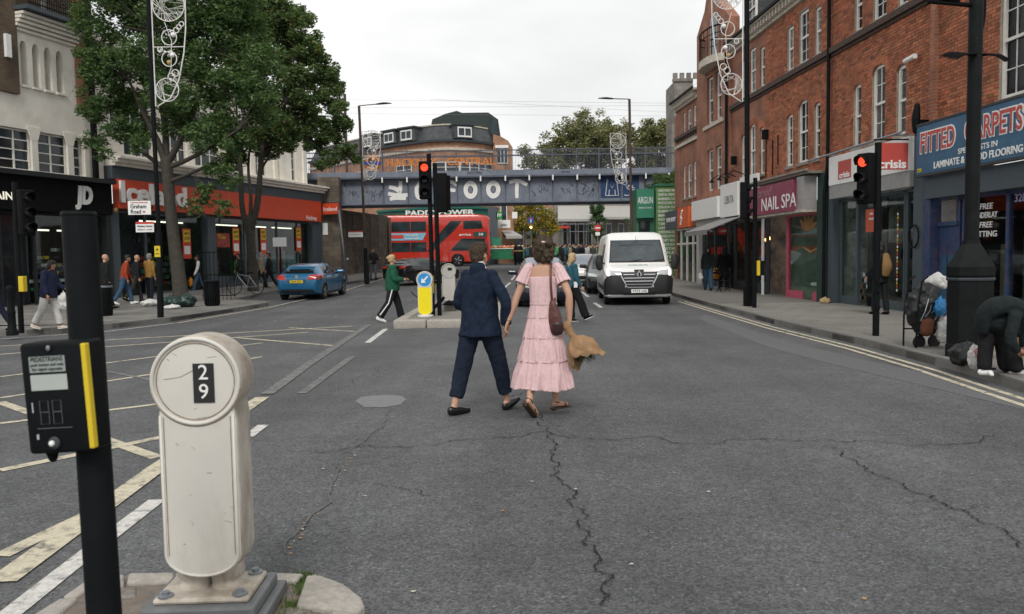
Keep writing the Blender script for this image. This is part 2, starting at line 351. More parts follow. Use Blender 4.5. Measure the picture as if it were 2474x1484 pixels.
def ribbon(name, pts, w, m, z=.004, src=True, jag=0., taper=False, world=False):
    """a strip of given width laid on the road along photo points"""
    q = [Vector(p).to_3d() if world else G(*(Vector(p)*(S2D if src else 1))) for p in pts]
    if jag:
        for _ in range(4):
            r = [q[0]]
            for a, b in zip(q, q[1:]):
                L = (b-a).length; n = Vector((-(b-a).y, (b-a).x, 0)).normalized(); r += [(a+b)/2+n*random.uniform(-jag, jag)*L, b]
            q = r
    _ZC[0] += 1; z += _ZC[0]*.00016; mb = MB(); vs = []
    for i, p in enumerate(q):
        t = (q[min(i+1, len(q)-1)]-q[max(i-1, 0)]).normalized(); n = Vector((-t.y, t.x, 0)); ww = w*(random.uniform(.3, 1.3) if jag else 1)/2
        if taper and i in (0, len(q)-1): ww *= .1
        for s_ in (1, -1): r = p+n*ww*s_; vs.append((r.x, r.y, gz(r.y)+z))
    k = len(q); mb.add(vs, [(2*i, 2*i+1, 2*i+3, 2*i+2) for i in range(k-1)])
    return mb.build(name, m, road)
def subd(a, b, n=6): return [(a[0]+(b[0]-a[0])*i/n, a[1]+(b[1]-a[1])*i/n) for i in range(n+1)]
for a, b, w in [((0, 846), (860, 797), .11), ((0, 866), (752, 812), .1), ((706, 801), (866, 810), .1), ((572, 825), (818, 845), .1), ((0, 921), (640, 838), .09),
                ((0, 973), (640, 872), .09), ((0, 1035), (384, 988), .1), ((265, 908), (600, 975), .08), ((0, 983), (384, 1119), .12), ((0, 1150), (560, 1035), .12), ((0, 1360), (230, 1250), .12)]:
    ribbon('box_junction_line', [a, b], w, M_PAVEY if w > .085 else M_LINEF)
ribbon('box_junction_border', [(902, 793), (760, 886), (652, 964)], .16, M_LINEF, .008)
ribbon('box_junction_border', [(640, 972), (384, 1145), (0, 1425)], .17, M_PAVEY, .008)
ribbon('edge_line', [(643, 1039), (605, 1068)], .11, M_LINEW)
ribbon('edge_line', [(384, 1222), (200, 1363), (20, 1505)], .12, M_LINEW)
ribbon('lane_dash', [(942, 804), (897, 838)], .12, M_LINEW)
for a, b in [((1216, 722), (1229, 715)), ((1231, 711), (1246, 702)), ((1249, 698), (1259, 690)), ((1444, 735), (1468, 752)), ((1421, 717), (1436, 727)), ((1408, 707), (1414, 712))]:
    ribbon('lane_dash', [a, b], .12, M_LINEW)
ribbon('stop_line', [(1425, 754), (1690, 752)], .12, M_LINEF)
ribbon('faded_line', [(737, 962), (860, 872)], .12, M_LINEF)
ribbon('kerb_edge_line', [(0, 829), (257, 811), (426, 790)], .09, M_LINEW)
ribbon('kerb_edge_line', [(432, 790), (560, 768), (655, 752), (844, 717), (940, 697)], .1, M_PAVEY)
mp_ = mat('smooth_patch', (.17, .172, .175), .7, var=.12, scale=12)
c = [G(*p) for p in [(858, 970), (872, 960), (905, 956), (945, 955), (972, 958), (981, 965), (968, 978), (930, 985), (880, 984)]]
MB().add([(p.x, p.y, .004) for p in c], [tuple(range(len(c)))[::-1]]).build('filled_patch', mp_, road)
M_TRENCH = mat('trench_asphalt', (.115, .117, .12), .8, var=.2, scale=25, bump=.2, bscale=100)
a_ = [(1690, 772), (1850, 838), (2000, 878), (2473, 990)]; b_ = [(1700, 760), (1900, 826), (2080, 868), (2473, 952)]
q = [G(*p) for p in a_+b_[::-1]]; MB().add([(p.x, p.y, .003) for p in q], [tuple(range(len(q)))]).build('trench_patch', M_TRENCH, road)
for pts, w in [([(770, 1095), (880, 1075), (1060, 1073), (1200, 1058), (1300, 1045), (1380, 1060), (1600, 1062), (1850, 1062), (2100, 1066), (2400, 1050)], .013),
               ([(1310, 1018), (1338, 1050), (1328, 1090), (1342, 1130), (1328, 1150), (1376, 1182), (1368, 1212), (1395, 1260), (1422, 1290), (1403, 1312), (1442, 1340), (1438, 1372), (1480, 1392), (1474, 1440), (1450, 1467)], .014),
               ([(1980, 1080), (2050, 1110), (2150, 1160), (2260, 1200), (2340, 1240), (2362, 1262), (2473, 1330)], .014), ([(2250, 1235), (2400, 1225), (2473, 1218)], .006),
               ([(1276, 940), (1290, 985), (1312, 1020)], .012), ([(1380, 1060), (1345, 1042), (1330, 1020)], .007), ([(880, 1170), (960, 1180), (1040, 1202)], .009), ([(940, 880), (905, 905), (860, 912), (800, 950)], .009), ([(690, 1090), (760, 1092), (850, 1098)], .01)]:
    ribbon('crack', pts, w*.85, M_CRACK, .005, src=False, jag=.24, taper=True)
ribbon('joint', [(942, 990), (890, 1050), (800, 1170), (735, 1270), (690, 1340)], .012, M_TRENCH, .005, src=False, jag=.1)
# ------------------------------------------------------------------ pavements, kerb stones, slabs
RFR = Frame((10.55-.05*41.3, 41.3, 0), math.atan2(-1, .05))
LFR = Frame((-26.6+.3075*16., 16., 0), math.atan2(1, .3075))
def facR(y): return 10.55-.05*y
def facL(y): return -26.6+.3075*y
def resample(pts, step):
    q = [Vector(p).to_2d() for p in pts]; out = [q[0]]; acc = 0
    for a, b in zip(q, q[1:]):
        L = (b-a).length; d = step-acc
        while d <= L: out.append(a+(b-a)*(d/L)); d += step
        acc = (L-(d-step))
    return out
def pavement(name, kerb, back, m, bed=M_PAVE):
    mb = MB(); vs = []; n = len(kerb)
    for k, b in zip(kerb, back):
        for t in np.linspace(0, 1, 5):
            x, y = k[0]+(b[0]-k[0])*t, k[1]+(b[1]-k[1])*t; vs.append((x, y, gz(y)+.105))
    for k in kerb: vs.append((k[0], k[1], gz(k[1])-.05))
    f = [(i*5+j, i*5+j+1, i*5+6+j, i*5+5+j) for i in range(n-1) for j in range(4)]+[(i*5, i*5+5, n*5+i+1, n*5+i) for i in range(n-1)]
    mb.add(vs, f); return struct(mb.build(name, m))
stone_me = None
def kerb_stones(pts, parent, side, w=.14, h=.13, step=.92, m=M_STONE, lim=400):
    global stone_me
    if stone_me is None:
        mb = MB(); mb.box(-.45, .45, 0, 1, 0, 1); me = apply_mods(mb, [('BEVEL', dict(width=.012, segments=2, limit_method='NONE'))], False); stone_me = setmat(me, M_STONE)
    q = resample(pts, step)
    for a, b in list(zip(q, q[1:]))[:lim]:
        mid = (a+b)/2; d = b-a; ang = math.atan2(d.y, d.x)
        o = link('kerb_stone', stone_me, parent, (mid.x, mid.y, gz(mid.y)-.03+random.uniform(-.004, .004)), (math.atan2(0, 1), -math.atan2(gz(b.y)-gz(a.y), d.length), ang))
        o.scale = (d.length/.9*.985/1.0, w*side, h+.03)
kr = [(5.4, 2), (5.75, 8.5), (5.95, 10.8), (6.02, 13.4), (5.9, 17), (5.97, 21.5), (6.12, 29), (6.25, 36), (6.3, 44), (6.3, 56), (7., 58.5), (9, 60), (30, 62)]
krs = [tuple(p) for p in resample(kr, 1.)]
pav_r = pavement('pavement_right', krs, [(facR(min(p[1], 46))+.5 if p[1] < 57 else 30, p[1]+(0 if p[1] < 57 else -3)) for p in krs], M_PAVE)
kerb_stones(kr, pav_r, -1)
for off in (.24, .44): ribbon('yellow_line', [(p[0]-off, p[1]) for p in resample(kr[:8], .8)], .085, M_PAVEY, .001, world=True)
kl = [(-60, 14.5), (-30, 16.6), (-11.7, 18.1), (-10.2, 18.9), (-9.3, 21.4), (-8.75, 26), (-8.65, 28.4), (-9.0, 29.3), (-10.7, 30.6), (-10.9, 36), (-10.2, 39.5), (-9.2, 41.5), (-8.2, 44.5), (-7.5, 48), (-7.2, 54), (-7.6, 58), (-10, 60.5), (-40, 62)]
kls = [tuple(p) for p in resample(kl, 1.)]
M_LPAVE = brick_mat('left_paving', (.20, .19, .175), (.17, .165, .15), (.10, .098, .09), bw=.6, rh=.45)
t_ = M_LPAVE.node_tree; 
for n_ in t_.nodes:
    if n_.type == 'COMBXYZ':
        for l_ in list(t_.links):
            if l_.to_node == n_: t_.links.remove(l_)
        s_ = [k for k in t_.nodes if k.type == 'SEPXYZ'][0]; t_.links.new(s_.outputs[0], n_.inputs[0]); t_.links.new(s_.outputs[1], n_.inputs[1])
pav_l = pavement('pavement_left', kls, [(facL(np.clip(p[1], 15, 49))-1.2 if p[0] > -20 and p[1] < 59 else p[0]-8, max(p[1], 24) if p[1] < 19 else p[1]-(.5 if p[1] > 59 else 0)) for p in kls], M_LPAVE)
kerb_stones([p for p in kl if p[0] > -25 and p[1] < 59], pav_l, 1)
slab_me = setmat(apply_mods(MB().box(-.5, .5, -.5, .5, 0, .03), [('BEVEL', dict(width=.008, segments=1, limit_method='NONE'))], False), M_SLAB)
row = 0; y = 9.
while y < 23.5:
    x = float(np.interp(y, [p[1] for p in kr[:9]], [p[0] for p in kr[:9]]))+.16; w = .62; x -= (row % 2)*.31
    x0 = x+(row % 2)*.31; first = True
    while x < facR(y):
        a = max(x, x0); b = min(x+w, facR(y)+.3)
        if b-a > .1:
            o = link('paving_slab', slab_me, pav_r, ((a+b)/2, y, gz(y)+.092+random.uniform(-.003, .003)), (random.uniform(-.004, .004), random.uniform(-.004, .004), 0)); o.scale = (b-a-.012, .588, 1)
        x += w
    y += .6; row += 1
# ------------------------------------------------------------------ litter: leaves and scraps blown over the road (nobody could count it)
mb = MB(); leafm = [mat('litter_paper', (.42, .39, .34), .8), mat('litter_leaf', (.34, .2, .07), .8)]
def scrap(p, s, k):
    mb.mi = k; a = random.uniform(0, 6.3); q = []
    for i in range(5):
        b = a+i*1.256; r = s*random.uniform(.5, 1); q.append((p.x+r*math.cos(b), p.y+r*math.sin(b)*random.uniform(.5, 1), gz(p.y)+.006+random.uniform(0, s*.3)))
    mb.add(q, [tuple(range(5))])
for _ in range(45):
    p = G(random.uniform(650, 2400), 760+700*random.random()**1.6)
    if p.x < 5.5: scrap(p, random.uniform(.006, .02), random.choice([0, 1, 0]))
for t in np.linspace(0, 1, 40):
    p = G(890-200*t+random.gauss(0, 6), 1050+290*t); scrap(p, random.uniform(.006, .02), random.choice([0, 1, 1]))
for _ in range(60):
    p = G(random.uniform(500, 950), random.uniform(700, 790)); scrap(p, random.uniform(.02, .05), random.choice([0, 1]))
for _ in range(70):
    y = random.uniform(9, 30); p = Vector((5.85-random.random()**2*.5, y, 0)); scrap(p, random.uniform(.01, .03), random.choice([0, 1, 1]))
for x_, y_ in [(1525, 1367), (780, 1135), (1285, 1165), (880, 1200), (1470, 915), (998, 1432), (760, 1395)]: scrap(G(x_, y_), .022, 0)
tag(mb.build('fallen_litter', leafm), 'small pale scraps and brown leaves scattered over the road', 'litter', kind='stuff')
# ------------------------------------------------------------------ near traffic island: kerb stones, paving, weeds
isl = thing('traffic_island', 'low stone-kerbed traffic island with weeds under the white bollard', 'traffic island', (0, 0, 0))
mb = MB(); pl = [G(*p, .1) for p in [(120, 1484), (230, 1405), (330, 1386), (600, 1386), (760, 1400), (850, 1440), (885, 1500), (890, 1620), (-60, 1620)]]
mb.add([(p.x, p.y, .1) for p in pl]+[(p.x, p.y, -.05) for p in pl], [tuple(range(len(pl)))[::-1]]+[(i, i+9, (i+1) % 9+9, (i+1) % 9) for i in range(9)])
mb.build('paving', mat('island_paving', (.17, .155, .135), .9, var=.4, scale=18, bump=.5, bscale=50, dirt=((.13, .07, .035), .7, 9)), isl)
def rock(poly, z0, z1, name='kerb_stone', m=None):
    q = [G(*p, z1) for p in poly]; b = MB()
    b.prism([(p.x, p.y) for p in q], z0, z1, 'z'); me = apply_mods(b, [('BEVEL', dict(width=.014, segments=3, limit_method='NONE'))], True)
    return link(name, setmat(me, m or M_KST), isl)
M_KST = mat('island_kerb_granite', (.36, .335, .30), .85, var=.2, scale=30, bump=.35, bscale=90, dirt=((.20, .18, .15), .5, 6))
rock([(740, 1388), (775, 1388), (830, 1408), (872, 1440), (882, 1462), (860, 1478), (715, 1460), (722, 1440)], -.05, .125)
rock([(800, 1470), (870, 1484), (900, 1520), (905, 1640), (800, 1640)], -.05, .125)
rock([(310, 1383), (420, 1381), (420, 1402), (305, 1408)], -.05, .118)
rock([(424, 1381), (610, 1380), (640, 1402), (424, 1404)], -.05, .115)
rock([(614, 1380), (735, 1384), (718, 1402), (645, 1404)], -.05, .12)
rock([(150, 1440), (215, 1395), (300, 1385), (300, 1412), (215, 1420), (180, 1440)], -.05, .118)
rock([(-20, 1545), (85, 1480), (145, 1443), (190, 1443), (120, 1500), (60, 1560)], -.05, .118)
for poly in [[(620, 1410), (700, 1408), (690, 1440), (615, 1440)], [(690, 1464), (760, 1466), (745, 1500), (680, 1500)], [(230, 1424), (330, 1415), (330, 1440), (215, 1450)], [(620, 1446), (670, 1446), (660, 1490), (610, 1490)], [(770, 1478), (795, 1480), (790, 1510), (760, 1510)]]:
    rock(poly, .05, .108, 'paving_stone', mat('island_slab', (.20, .185, .165), .9, var=.35, scale=20, bump=.5, bscale=60, dirt=((.12, .065, .03), .6, 8)))
mb = MB()
for _ in range(2600):
    u = random.random()
    if u < .35: c = G(random.gauss(735, 12), random.uniform(1385, 1440), .1)
    elif u < .75: c = G(random.uniform(690, 860), 1463+random.gauss(0, 4)+max(0, (random.random()-.5)*10), .1)
    elif u < .9: c = G(random.uniform(600, 735), random.gauss(1408, 5), .1)
    else: c = G(random.gauss(700, 35), random.gauss(1470, 14), .1)
    a = random.uniform(0, 6.3); h = random.uniform(.008, .028); w = .0022; d = Vector((math.cos(a), math.sin(a), 0)); l = d*random.uniform(0, .02)
    mb.mi = random.randint(0, 1); s_ = Vector((-d.y, d.x, 0))*w; mb.add([c-s_, c+s_, c+l+Vector((0, 0, h))], [(0, 1, 2)])
o = mb.build('weeds', [mat('weed_green', (.09, .15, .03), .7, var=.3), mat('weed_moss', (.06, .09, .025), .8, var=.3)], isl); o['kind'] = 'stuff'
# ------------------------------------------------------------------ far traffic island
isl2 = thing('traffic_island', 'stepped stone traffic island under the central traffic lights', 'traffic island', (-1.5, 20.5, 0))
def istone(x0, x1, y0, y1, z0, z1, nm='kerb_stone'):
    me = apply_mods(MB().box(x0, x1, y0, y1, z0, z1), [('BEVEL', dict(width=.03, segments=2, limit_method='NONE'))], True); link(nm, setmat(me, M_KST), isl2)
MB().box(-1.15, 1.1, -1.9, 6, -.05, .13).build('paving', M_SLAB, isl2)
for i, (a, b) in enumerate([(-1.25, -.5), (-.48, .32), (.34, 1.2)]): istone(a, b, -2.1, -1.7, -.05, .19-.01*(i % 2))
for k in range(7): istone(-1.32, -1.05, -1.65+k*.95, -.75+k*.95, -.05, .16); istone(1.0, 1.26, -1.65+k*.95, -.75+k*.95, -.05, .16)
for i, (a, b) in enumerate([(-.95, -.1), (-.08, .9)]): istone(a, b, 1.9, 2.3, .1, .32)
MB().box(-.9, .88, 2.2, 5.6, .1, .3).build('paving', M_SLAB, isl2)
# ================================================================== right-hand brick terrace (faces the street)
def RU(px): return RFR.hit(px, 600)[0]
def sash(parent, u0, u1, z0, z1, y=.07, arch=0., cols=1, glass=None, bars=True, reveal=None):
    """sash window as a part with its own frame, bars, panes and sill"""
    w = u1-u0; mb = MB(); f = .08
    zt = z1
    mb.box(u0, u0+f, y-.02, y+.06, z0, zt); mb.box(u1-f, u1, y-.02, y+.06, z0, zt); mb.box(u0+f, u1-f, y-.02, y+.06, zt-f-arch*.5, zt); mb.box(u0+f, u1-f, y-.02, y+.06, z0, z0+f)
    zm = z0+(zt-z0)*.5; mb.box(u0+f, u1-f, y-.03, y+.06, zm-.03, zm+.03)
    if bars and w > .5:
        mb.box((u0+u1)/2-.012, (u0+u1)/2+.012, y+.012, y+.05, z0+f, zm-.03); mb.box((u0+u1)/2-.012, (u0+u1)/2+.012, y+.002, y+.05, zm+.03, zt-f)
    if bars:
        for zz in (z0+(zm-z0)*.5, zm+(zt-zm)*.5): mb.box(u0+f, u1-f, y+.012, y+.05, zz-.011, zz+.011)
    fr = mb.build('window', M_WFRAME, parent)
    MB().box(u0+f, u1-f, y+.03, y+.034, z0+f, zt-f).build('pane', glass or M_GLASS, fr)
    MB().box(u0-.06, u1+.06, -.06, y, z0-.09, z0-.002).build('sill', M_STONESILL, fr)
    return fr
M_STONESILL = mat('window_sill_stone', (.30, .27, .23), .85, var=.25, scale=8, dirt=((.08, .07, .06), .6, 4))
M_MOULD = mat('dark_brick_band', (.075, .05, .04), .85, var=.35, scale=8)
M_EAVE = mat('eaves_corbel', (.55, .50, .42), .8, var=.2, scale=6, dirt=((.2, .17, .14), .6, 4))
BRICKS = []                                   # (frame-world position, length) of every visible near brick, largest become parts
brick_me = setmat(MB().box(0, 1, -.012, 0, 0, .0655).mesh('brick', []), M_BRICKO)
def brick_wall(th, x0, x1, z0, z1, holes, part_until=0, first=None):
    mb = MB(); wall_cells(mb, x0, x1, z0, z1, holes, 0, .35); w = mb.build('wall', M_MORTAR, th)
    V = []; Fq = []; T = []; sel = []
    r = 0; z = z0
    while z < z1-.05:
        x = x0-(.1125 if r % 2 else 0)
        while x < x1:
            L = .2145 if (r % 2 == 0 or True) else .1
            segs = [(max(x, x0), min(x+L, x1))]
            for h in holes:
                if h[2]-.02 < z+.03 < h[3]+.02:
                    n = []
                    for a, b in segs:
                        if b <= h[0] or a >= h[1]: n.append((a, b)); continue
                        if a < h[0]: n.append((a, h[0]))
                        if b > h[1]: n.append((h[1], b))
                    segs = n
            for a, b in segs:
                if b-a < .03: continue
                sel.append((a, b, z))
            x += .225
        z += .075; r += 1
    if first:                                 # bricks that show largest in the photograph: a part each
        sel.sort(key=lambda s: first(s)); parts, sel = sel[:part_until], sel[part_until:]
        for a, b, z in parts:
            o = link('brick', brick_me, w, (a, random.uniform(-.002, .001), z)); o.scale = (b-a, 1, 1)
    n = len(sel)
    if n:
        A = np.array(sel); jit = RNG.uniform(-.003, .002, n)
        v = np.zeros((n, 8, 3)); xa, xb, zz = A[:, 0], A[:, 1], A[:, 2]
        for k, (sx, sy, sz) in enumerate([(0, 0, 0), (1, 0, 0), (1, 1, 0), (0, 1, 0), (0, 0, 1), (1, 0, 1), (1, 1, 1), (0, 1, 1)]):
            v[:, k, 0] = xb if sx else xa; v[:, k, 1] = .002 if sy else -.012+jit; v[:, k, 2] = zz+(.0655 if sz else 0)
        f = np.array([(4, 5, 6, 7), (0, 1, 5, 4), (1, 2, 6, 5), (3, 0, 4, 7), (0, 3, 2, 1)])[None]+(np.arange(n)*8)[:, None, None]
        me = bpy.data.meshes.new('bricks'); me.from_pydata(v.reshape(-1, 3).tolist(), [], f.reshape(-1, 4).tolist())
        at = me.attributes.new('tint', 'FLOAT_COLOR', 'FACE'); c = RNG.normal(1, .2, n).clip(.5, 1.45); hue = RNG.normal(1, .08, n)
        col = np.stack([c, c*hue, c*hue, np.ones(n)], 1).repeat(5, 0); at.data.foreach_set('color', col.ravel())
        me.materials.append(M_BRICK); o = link('brickwork', me, w); o['kind'] = 'stuff'
    return w
def arch_head(th, u0, u1, z1, rise, m):           # brick arch: two spandrels over the square opening, plus a proud arch ring
    mb = MB(); c = (u0+u1)/2; hw = (u1-u0)/2; n = 8
    for s in (-1, 1):
        pts = [(c+s*hw, z1-rise)]+[(c+s*hw*math.cos(a), z1-rise+rise*math.sin(a)) for a in np.linspace(.12, math.pi/2, n)]+[(c+s*hw, z1+.002)]
        mb.prism(pts if s > 0 else pts[::-1], -.002, .3)
    o = mb.build('arch', M_BRICKM, th); mb = MB()
    R0 = hw*1.04; k = max(5, int(2*hw/.09)*2+1)
    for i in range(k):
        a = math.pi*(i+.5)/k; x, z = c+R0*math.cos(a), z1-rise+(rise+.02)*math.sin(a); d = Vector((math.cos(a), math.sin(a)*1.3)).normalized(); p = Vector((-d.y, d.x))*(math.pi*hw/k*.42)
        q = [(x-p.x, z-p.y), (x+p.x, z+p.y), (x+p.x+d.x*.2, z+p.y+d.y*.2), (x-p.x+d.x*.2, z-p.y+d.y*.2)]; mb.prism(q, -.016, .02)
    mb.build('arch_bricks', M_BRICKO, o)['kind'] = 'stuff'
def terrace(label, ua, ub, wins1, wins2, zf, geo=True, part=0, first=None, ztop=9.45, roof=True, name='terrace_building'):
    th = thing(name, label, 'building', RFR.o, RFR.a)
    holes = []
    for a, b, z0, z1, ar in wins1+wins2: holes.append((a, b, z0, z1))
    if geo: w = brick_wall(th, ua, ub, zf, ztop, holes, part, first)
    else: w = wall_cells(MB(), ua, ub, zf, ztop, holes, 0, .35).build('wall', M_BRICKM, th)
    for a, b, z0, z1, ar in wins1+wins2:
        sash(th, a+.01, b-.01, z0+.01, z1-.005, glass=random.choice([M_GLASS, M_GLASS, M_GLASSC, M_BLIND]))
        if ar: arch_head(th, a, b, z1, ar, None)
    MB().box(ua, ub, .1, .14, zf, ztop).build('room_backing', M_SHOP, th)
    mb = MB(); mb.prism([(ua, 7.22), (ub, 7.22), (ub, 7.30), (ua, 7.30)], -.06, .02); mb.prism([(ua, 7.305), (ub, 7.305), (ub, 7.46), (ua, 7.46)], -.13, .02)
    mb.build('string_course', M_MOULD, th)
    if roof:
        mb = MB(); mb.box(ua, ub, -.12, .2, ztop, ztop+.10); mb.box(ua, ub, -.3, .2, ztop+.32, ztop+.42)
        e = mb.build('eaves', M_EAVE, th); x = ua+.1
        me = None
        while x < ub-.12:
            o = MB().box(x, x+.11, -.26, -.0, ztop+.102, ztop+.318).build('corbel', M_EAVE, th) if me is None else link('corbel', me, th, (x-x00, 0, 0))
            if me is None: me = o.data; x00 = x
            x += .28
        MB().add([(ua, -.34, ztop+.44), (ub, -.34, ztop+.44), (ub, 3.6, ztop+3.4), (ua, 3.6, ztop+3.4), (ua, 3.6, ztop+.3), (ub, 3.6, ztop+.3)], [(0, 1, 2, 3), (3, 2, 5, 4)]).build('roof', M_SLATE, th)
        MB().box(ua, ub, -.38, -.28, ztop+.38, ztop+.47).build('gutter', M_BLACK, th)
    return th
def W3(px):        # triple window group from photo columns of its three openings: floor-1 and floor-2 sets
    q = [(RU(a*S2D), RU(b*S2D)) for a, b in px]
    f1 = [(q[0][0], q[0][1], 4.42, 6.12, .14), (q[1][0], q[1][1], 4.42, 6.38, .24), (q[2][0], q[2][1], 4.42, 6.12, .14)]
    f2 = [(q[0][0], q[0][1], 7.52, 8.95, 0), (q[1][0], q[1][1], 7.52, 9.15, 0), (q[2][0], q[2][1], 7.52, 8.95, 0)]
    return f1, f2
uE = RU(2700); uPil = RU(2286*S2D); uCr = RU(2027*S2D); uNa = RU(1868*S2D); uCa = RU(1787*S2D); uTo = RU(1708*S2D); u0_ = RU(1652*S2D)
near = lambda s: -(s[0]) - (0 if 4.4 < s[2] < 7.3 else -100)
# --- carpet shop
cw = [(RU(2430*S2D), RU(2494*S2D), 4.55, 6.85, .3)]
thC = terrace('red brick building with tall sash window above the blue carpet shop', uPil, uE, cw, [], 4.3, True, 210, lambda s: (0 if uPil <= s[0] < RU(2560*S2D) else 100)+abs(s[2]-5.7), ztop=9.45)
MB().box(uPil-.16, uPil, -.13, .1, 4.3, 9.4).build('pilaster', M_BRICKM, thC)
# --- charity shop
f1, f2 = W3([(2080, 2099), (2124, 2157), (2183, 2207)])
thS = terrace('red brick building with arched sashes above the white and red charity shop', uCr, uPil-.165, f1, f2, 4.35, True, 85, lambda s: -s[0]+(0 if 4.3 < s[2] < 7.2 else 100))
# --- nail bar
f1, f2 = W3([(1919, 1935), (1947, 1971), (1985, 2000)])
thN = terrace('red brick building with three slim sashes above the maroon nail salon sign', uNa, uCr-.004, f1, f2, 3.95, True)
# --- cafe house
f1, f2 = W3([(1809, 1818), (1829, 1844), (1854, 1865)])
thF = terrace('bright red painted brick house above the cafe with grey awning', uCa, uNa-.004, f1, f2, 4.1, False)
# --- curved gabled tower
thT = thing('terrace_building', 'brick house with rising gable and curved balcony bay above blank white sign', 'building', RFR.o, RFR.a)
ut0, ut1 = uTo, uCa-.004
f1 = [(RU(1733*S2D), RU(1747*S2D), 4.3, 6.1), (RU(1753*S2D), RU(1768*S2D), 4.3, 6.1)]; f2 = [(f1[0][0], f1[0][1], 7.2, 9.2), (f1[1][0], f1[1][1], 7.2, 9.2)]
mb = wall_cells(MB(), ut0, ut1, 3.9, 10.3, f1+f2, -.12, .3); mb.prism([(ut0, 10.3), (ut1, 10.3), (ut1, 11.0), (ut0+2.6, 12.4), (ut0+1.9, 13.4), (ut0+1.2, 12.2), (ut0, 11.4)], -.12, .3); mb.build('wall', M_BRICKM, thT)
for a, b, z0, z1 in f1+f2: sash(thT, a+.01, b-.01, z0+.01, z1-.01, y=.0)
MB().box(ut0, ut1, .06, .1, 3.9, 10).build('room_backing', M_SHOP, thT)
mb = MB(); cx = (f2[0][0]+f2[1][1])/2; hw = (f2[1][1]-f2[0][0])/2+.35; n = 12
arc = [(cx-hw*math.cos(a), -.12-.55*math.sin(a)) for a in np.linspace(0, math.pi, n)]
mb.prism(arc, 9.45, 9.75, 'z'); mb.build('balcony_base', M_EAVE, thT)
mb = MB(); arc2 = [(cx-(hw-.05)*math.cos(a), -.12-.5*math.sin(a)) for a in np.linspace(0, math.pi, n)]
mb.tube([(x, y, 10.9) for x, y in arc2], .035, 6); mb.tube([(x, y, 10.6) for x, y in arc2], .02, 6)
for x, y in arc2: mb.tube([(x, y, 9.75), (x, y, 10.9)], .015, 5)
mb.build('balcony_railing', M_BLACK, thT)
mb = MB(); mb.box(cx-hw-.05, cx+hw, -.2, -.12, 7.0, 7.14); mb.build('sill_band', M_EAVE, thT)
MB().box(cx-.5, cx+.5, -.135, -.11, 9.75, 11.6).build('balcony_door', M_GLASS, thT)
MB().tube([(ut1-.12, -.2, 3.9), (ut1-.12, -.2, 9.6)], .06, 8).build('drainpipe', M_BLACK, thT)
# --- end house
f1, f2 = W3([(1668, 1674), (1679, 1688), (1693, 1700)])
thE = terrace('end of terrace brick house with white string courses by the bridge', u0_, uTo-.004, [(a, b, 4.3, 5.9, 0) for a, b, *_ in f1], [(a, b, 7.1, 8.5, 0) for a, b, *_ in f2], 3.9, False, ztop=8.75)
MB().box(u0_, uTo-.01, -.1, -.064, 6.88, 7.02).build('white_band', M_EAVE, thE)
MB().box(u0_-.35, u0_-.001, 0, 7, 0, 8.6).build('gable_wall', M_BRICKM, thE)
mb = MB(); mb.box(u0_-.3, u0_+1.1, 1.8, 3.2, 8, 12.2); mb.build('chimney_stack', M_BRICKM, thE)
# --- roof dormers and chimneys (upper skyline)
mb = MB(); cx = (uCa+uNa)/2; mb.box(cx-.6, cx+.6, .2, 1.8, 10., 11.4); mb.prism([(cx-.75, 11.4), (cx+.75, 11.4), (cx, 12.1)], .1, 1.9); d = mb.build('dormer', M_SLATE, thF); sash(d, cx-.45, cx+.45, 10.1, 11.35, y=.15)
mb = MB(); cx = (uNa+uCr)/2; mb.box(cx-.6, cx+.6, .2, 1.8, 10., 11.4); mb.prism([(cx-.75, 11.4), (cx+.75, 11.4), (cx, 12.1)], .1, 1.9); d = mb.build('dormer', M_SLATE, thN); sash(d, cx-.45, cx+.45, 10.1, 11.35, y=.15)
for th, u in ((thS, uCr),): MB().tube([(u+.02, -.2, .1), (u+.02, -.2, 3.3), (u+.02, -.11, 4.2), (u+.02, -.11, 9.5)], .055, 8).build('drainpipe', M_BLACK, th)
MB().tube([(uNa+.1, -.12, .1), (uNa+.1, -.12, 4.2)], .05, 8).build('drainpipe', M_WHITE, thN)
# ------------------------------------------------------------------ shopfronts
def box_p(name, x0, x1, y0, y1, z0, z1, m, par, bevel=0.): return MB().box(x0, x1, y0, y1, z0, z1).build(name, m, par, bevel=bevel)
def shopfront(th, ua, ub, ztop, frame_m, splits, door=None, riser=.35, depth=.12, back=None, transom=None, bd=2.6):
    """pilaster-to-pilaster glazing: mullions, riser, panes, interior box"""
    mb = MB(); t = .05
    for s in splits: mb.box(ua+(ub-ua)*s-t, ua+(ub-ua)*s+t, depth-.04, depth+.06, .1, ztop)
    mb.box(ua, ub, depth-.04, depth+.06, ztop-.08, ztop)
    if transom: mb.box(ua, ub, depth-.03, depth+.05, transom-.04, transom+.04)
    fr = mb.build('shopfront_frame', frame_m, th)
    for i, (a, b) in enumerate(zip(splits, splits[1:])):
        x0, x1 = ua+(ub-ua)*a+t, ua+(ub-ua)*b-t
        if i == door: box_p('door', x0, x1, depth+.25, depth+.29, .1, ztop-.08, M_GLASS, fr); continue
        if riser: box_p('stall_riser', x0, x1, depth-.02, depth+.08, .1, .1+riser, frame_m, fr)
        box_p('pane', x0, x1, depth, depth+.008, .1+riser, ztop-.08, M_CLEAR, fr)
    mb = MB(); mb.box(ua, ub, bd, bd+.1, 0, ztop+.5); mb.box(ua-.02, ua, depth+.1, bd, 0, ztop+.5); mb.box(ub, ub+.02, depth+.1, bd, 0, ztop+.5); mb.box(ua, ub, depth+.1, bd, ztop-.01, ztop+.05); mb.box(ua, ub, depth+.1, bd, -.02, .1)
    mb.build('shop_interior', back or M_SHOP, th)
    return fr
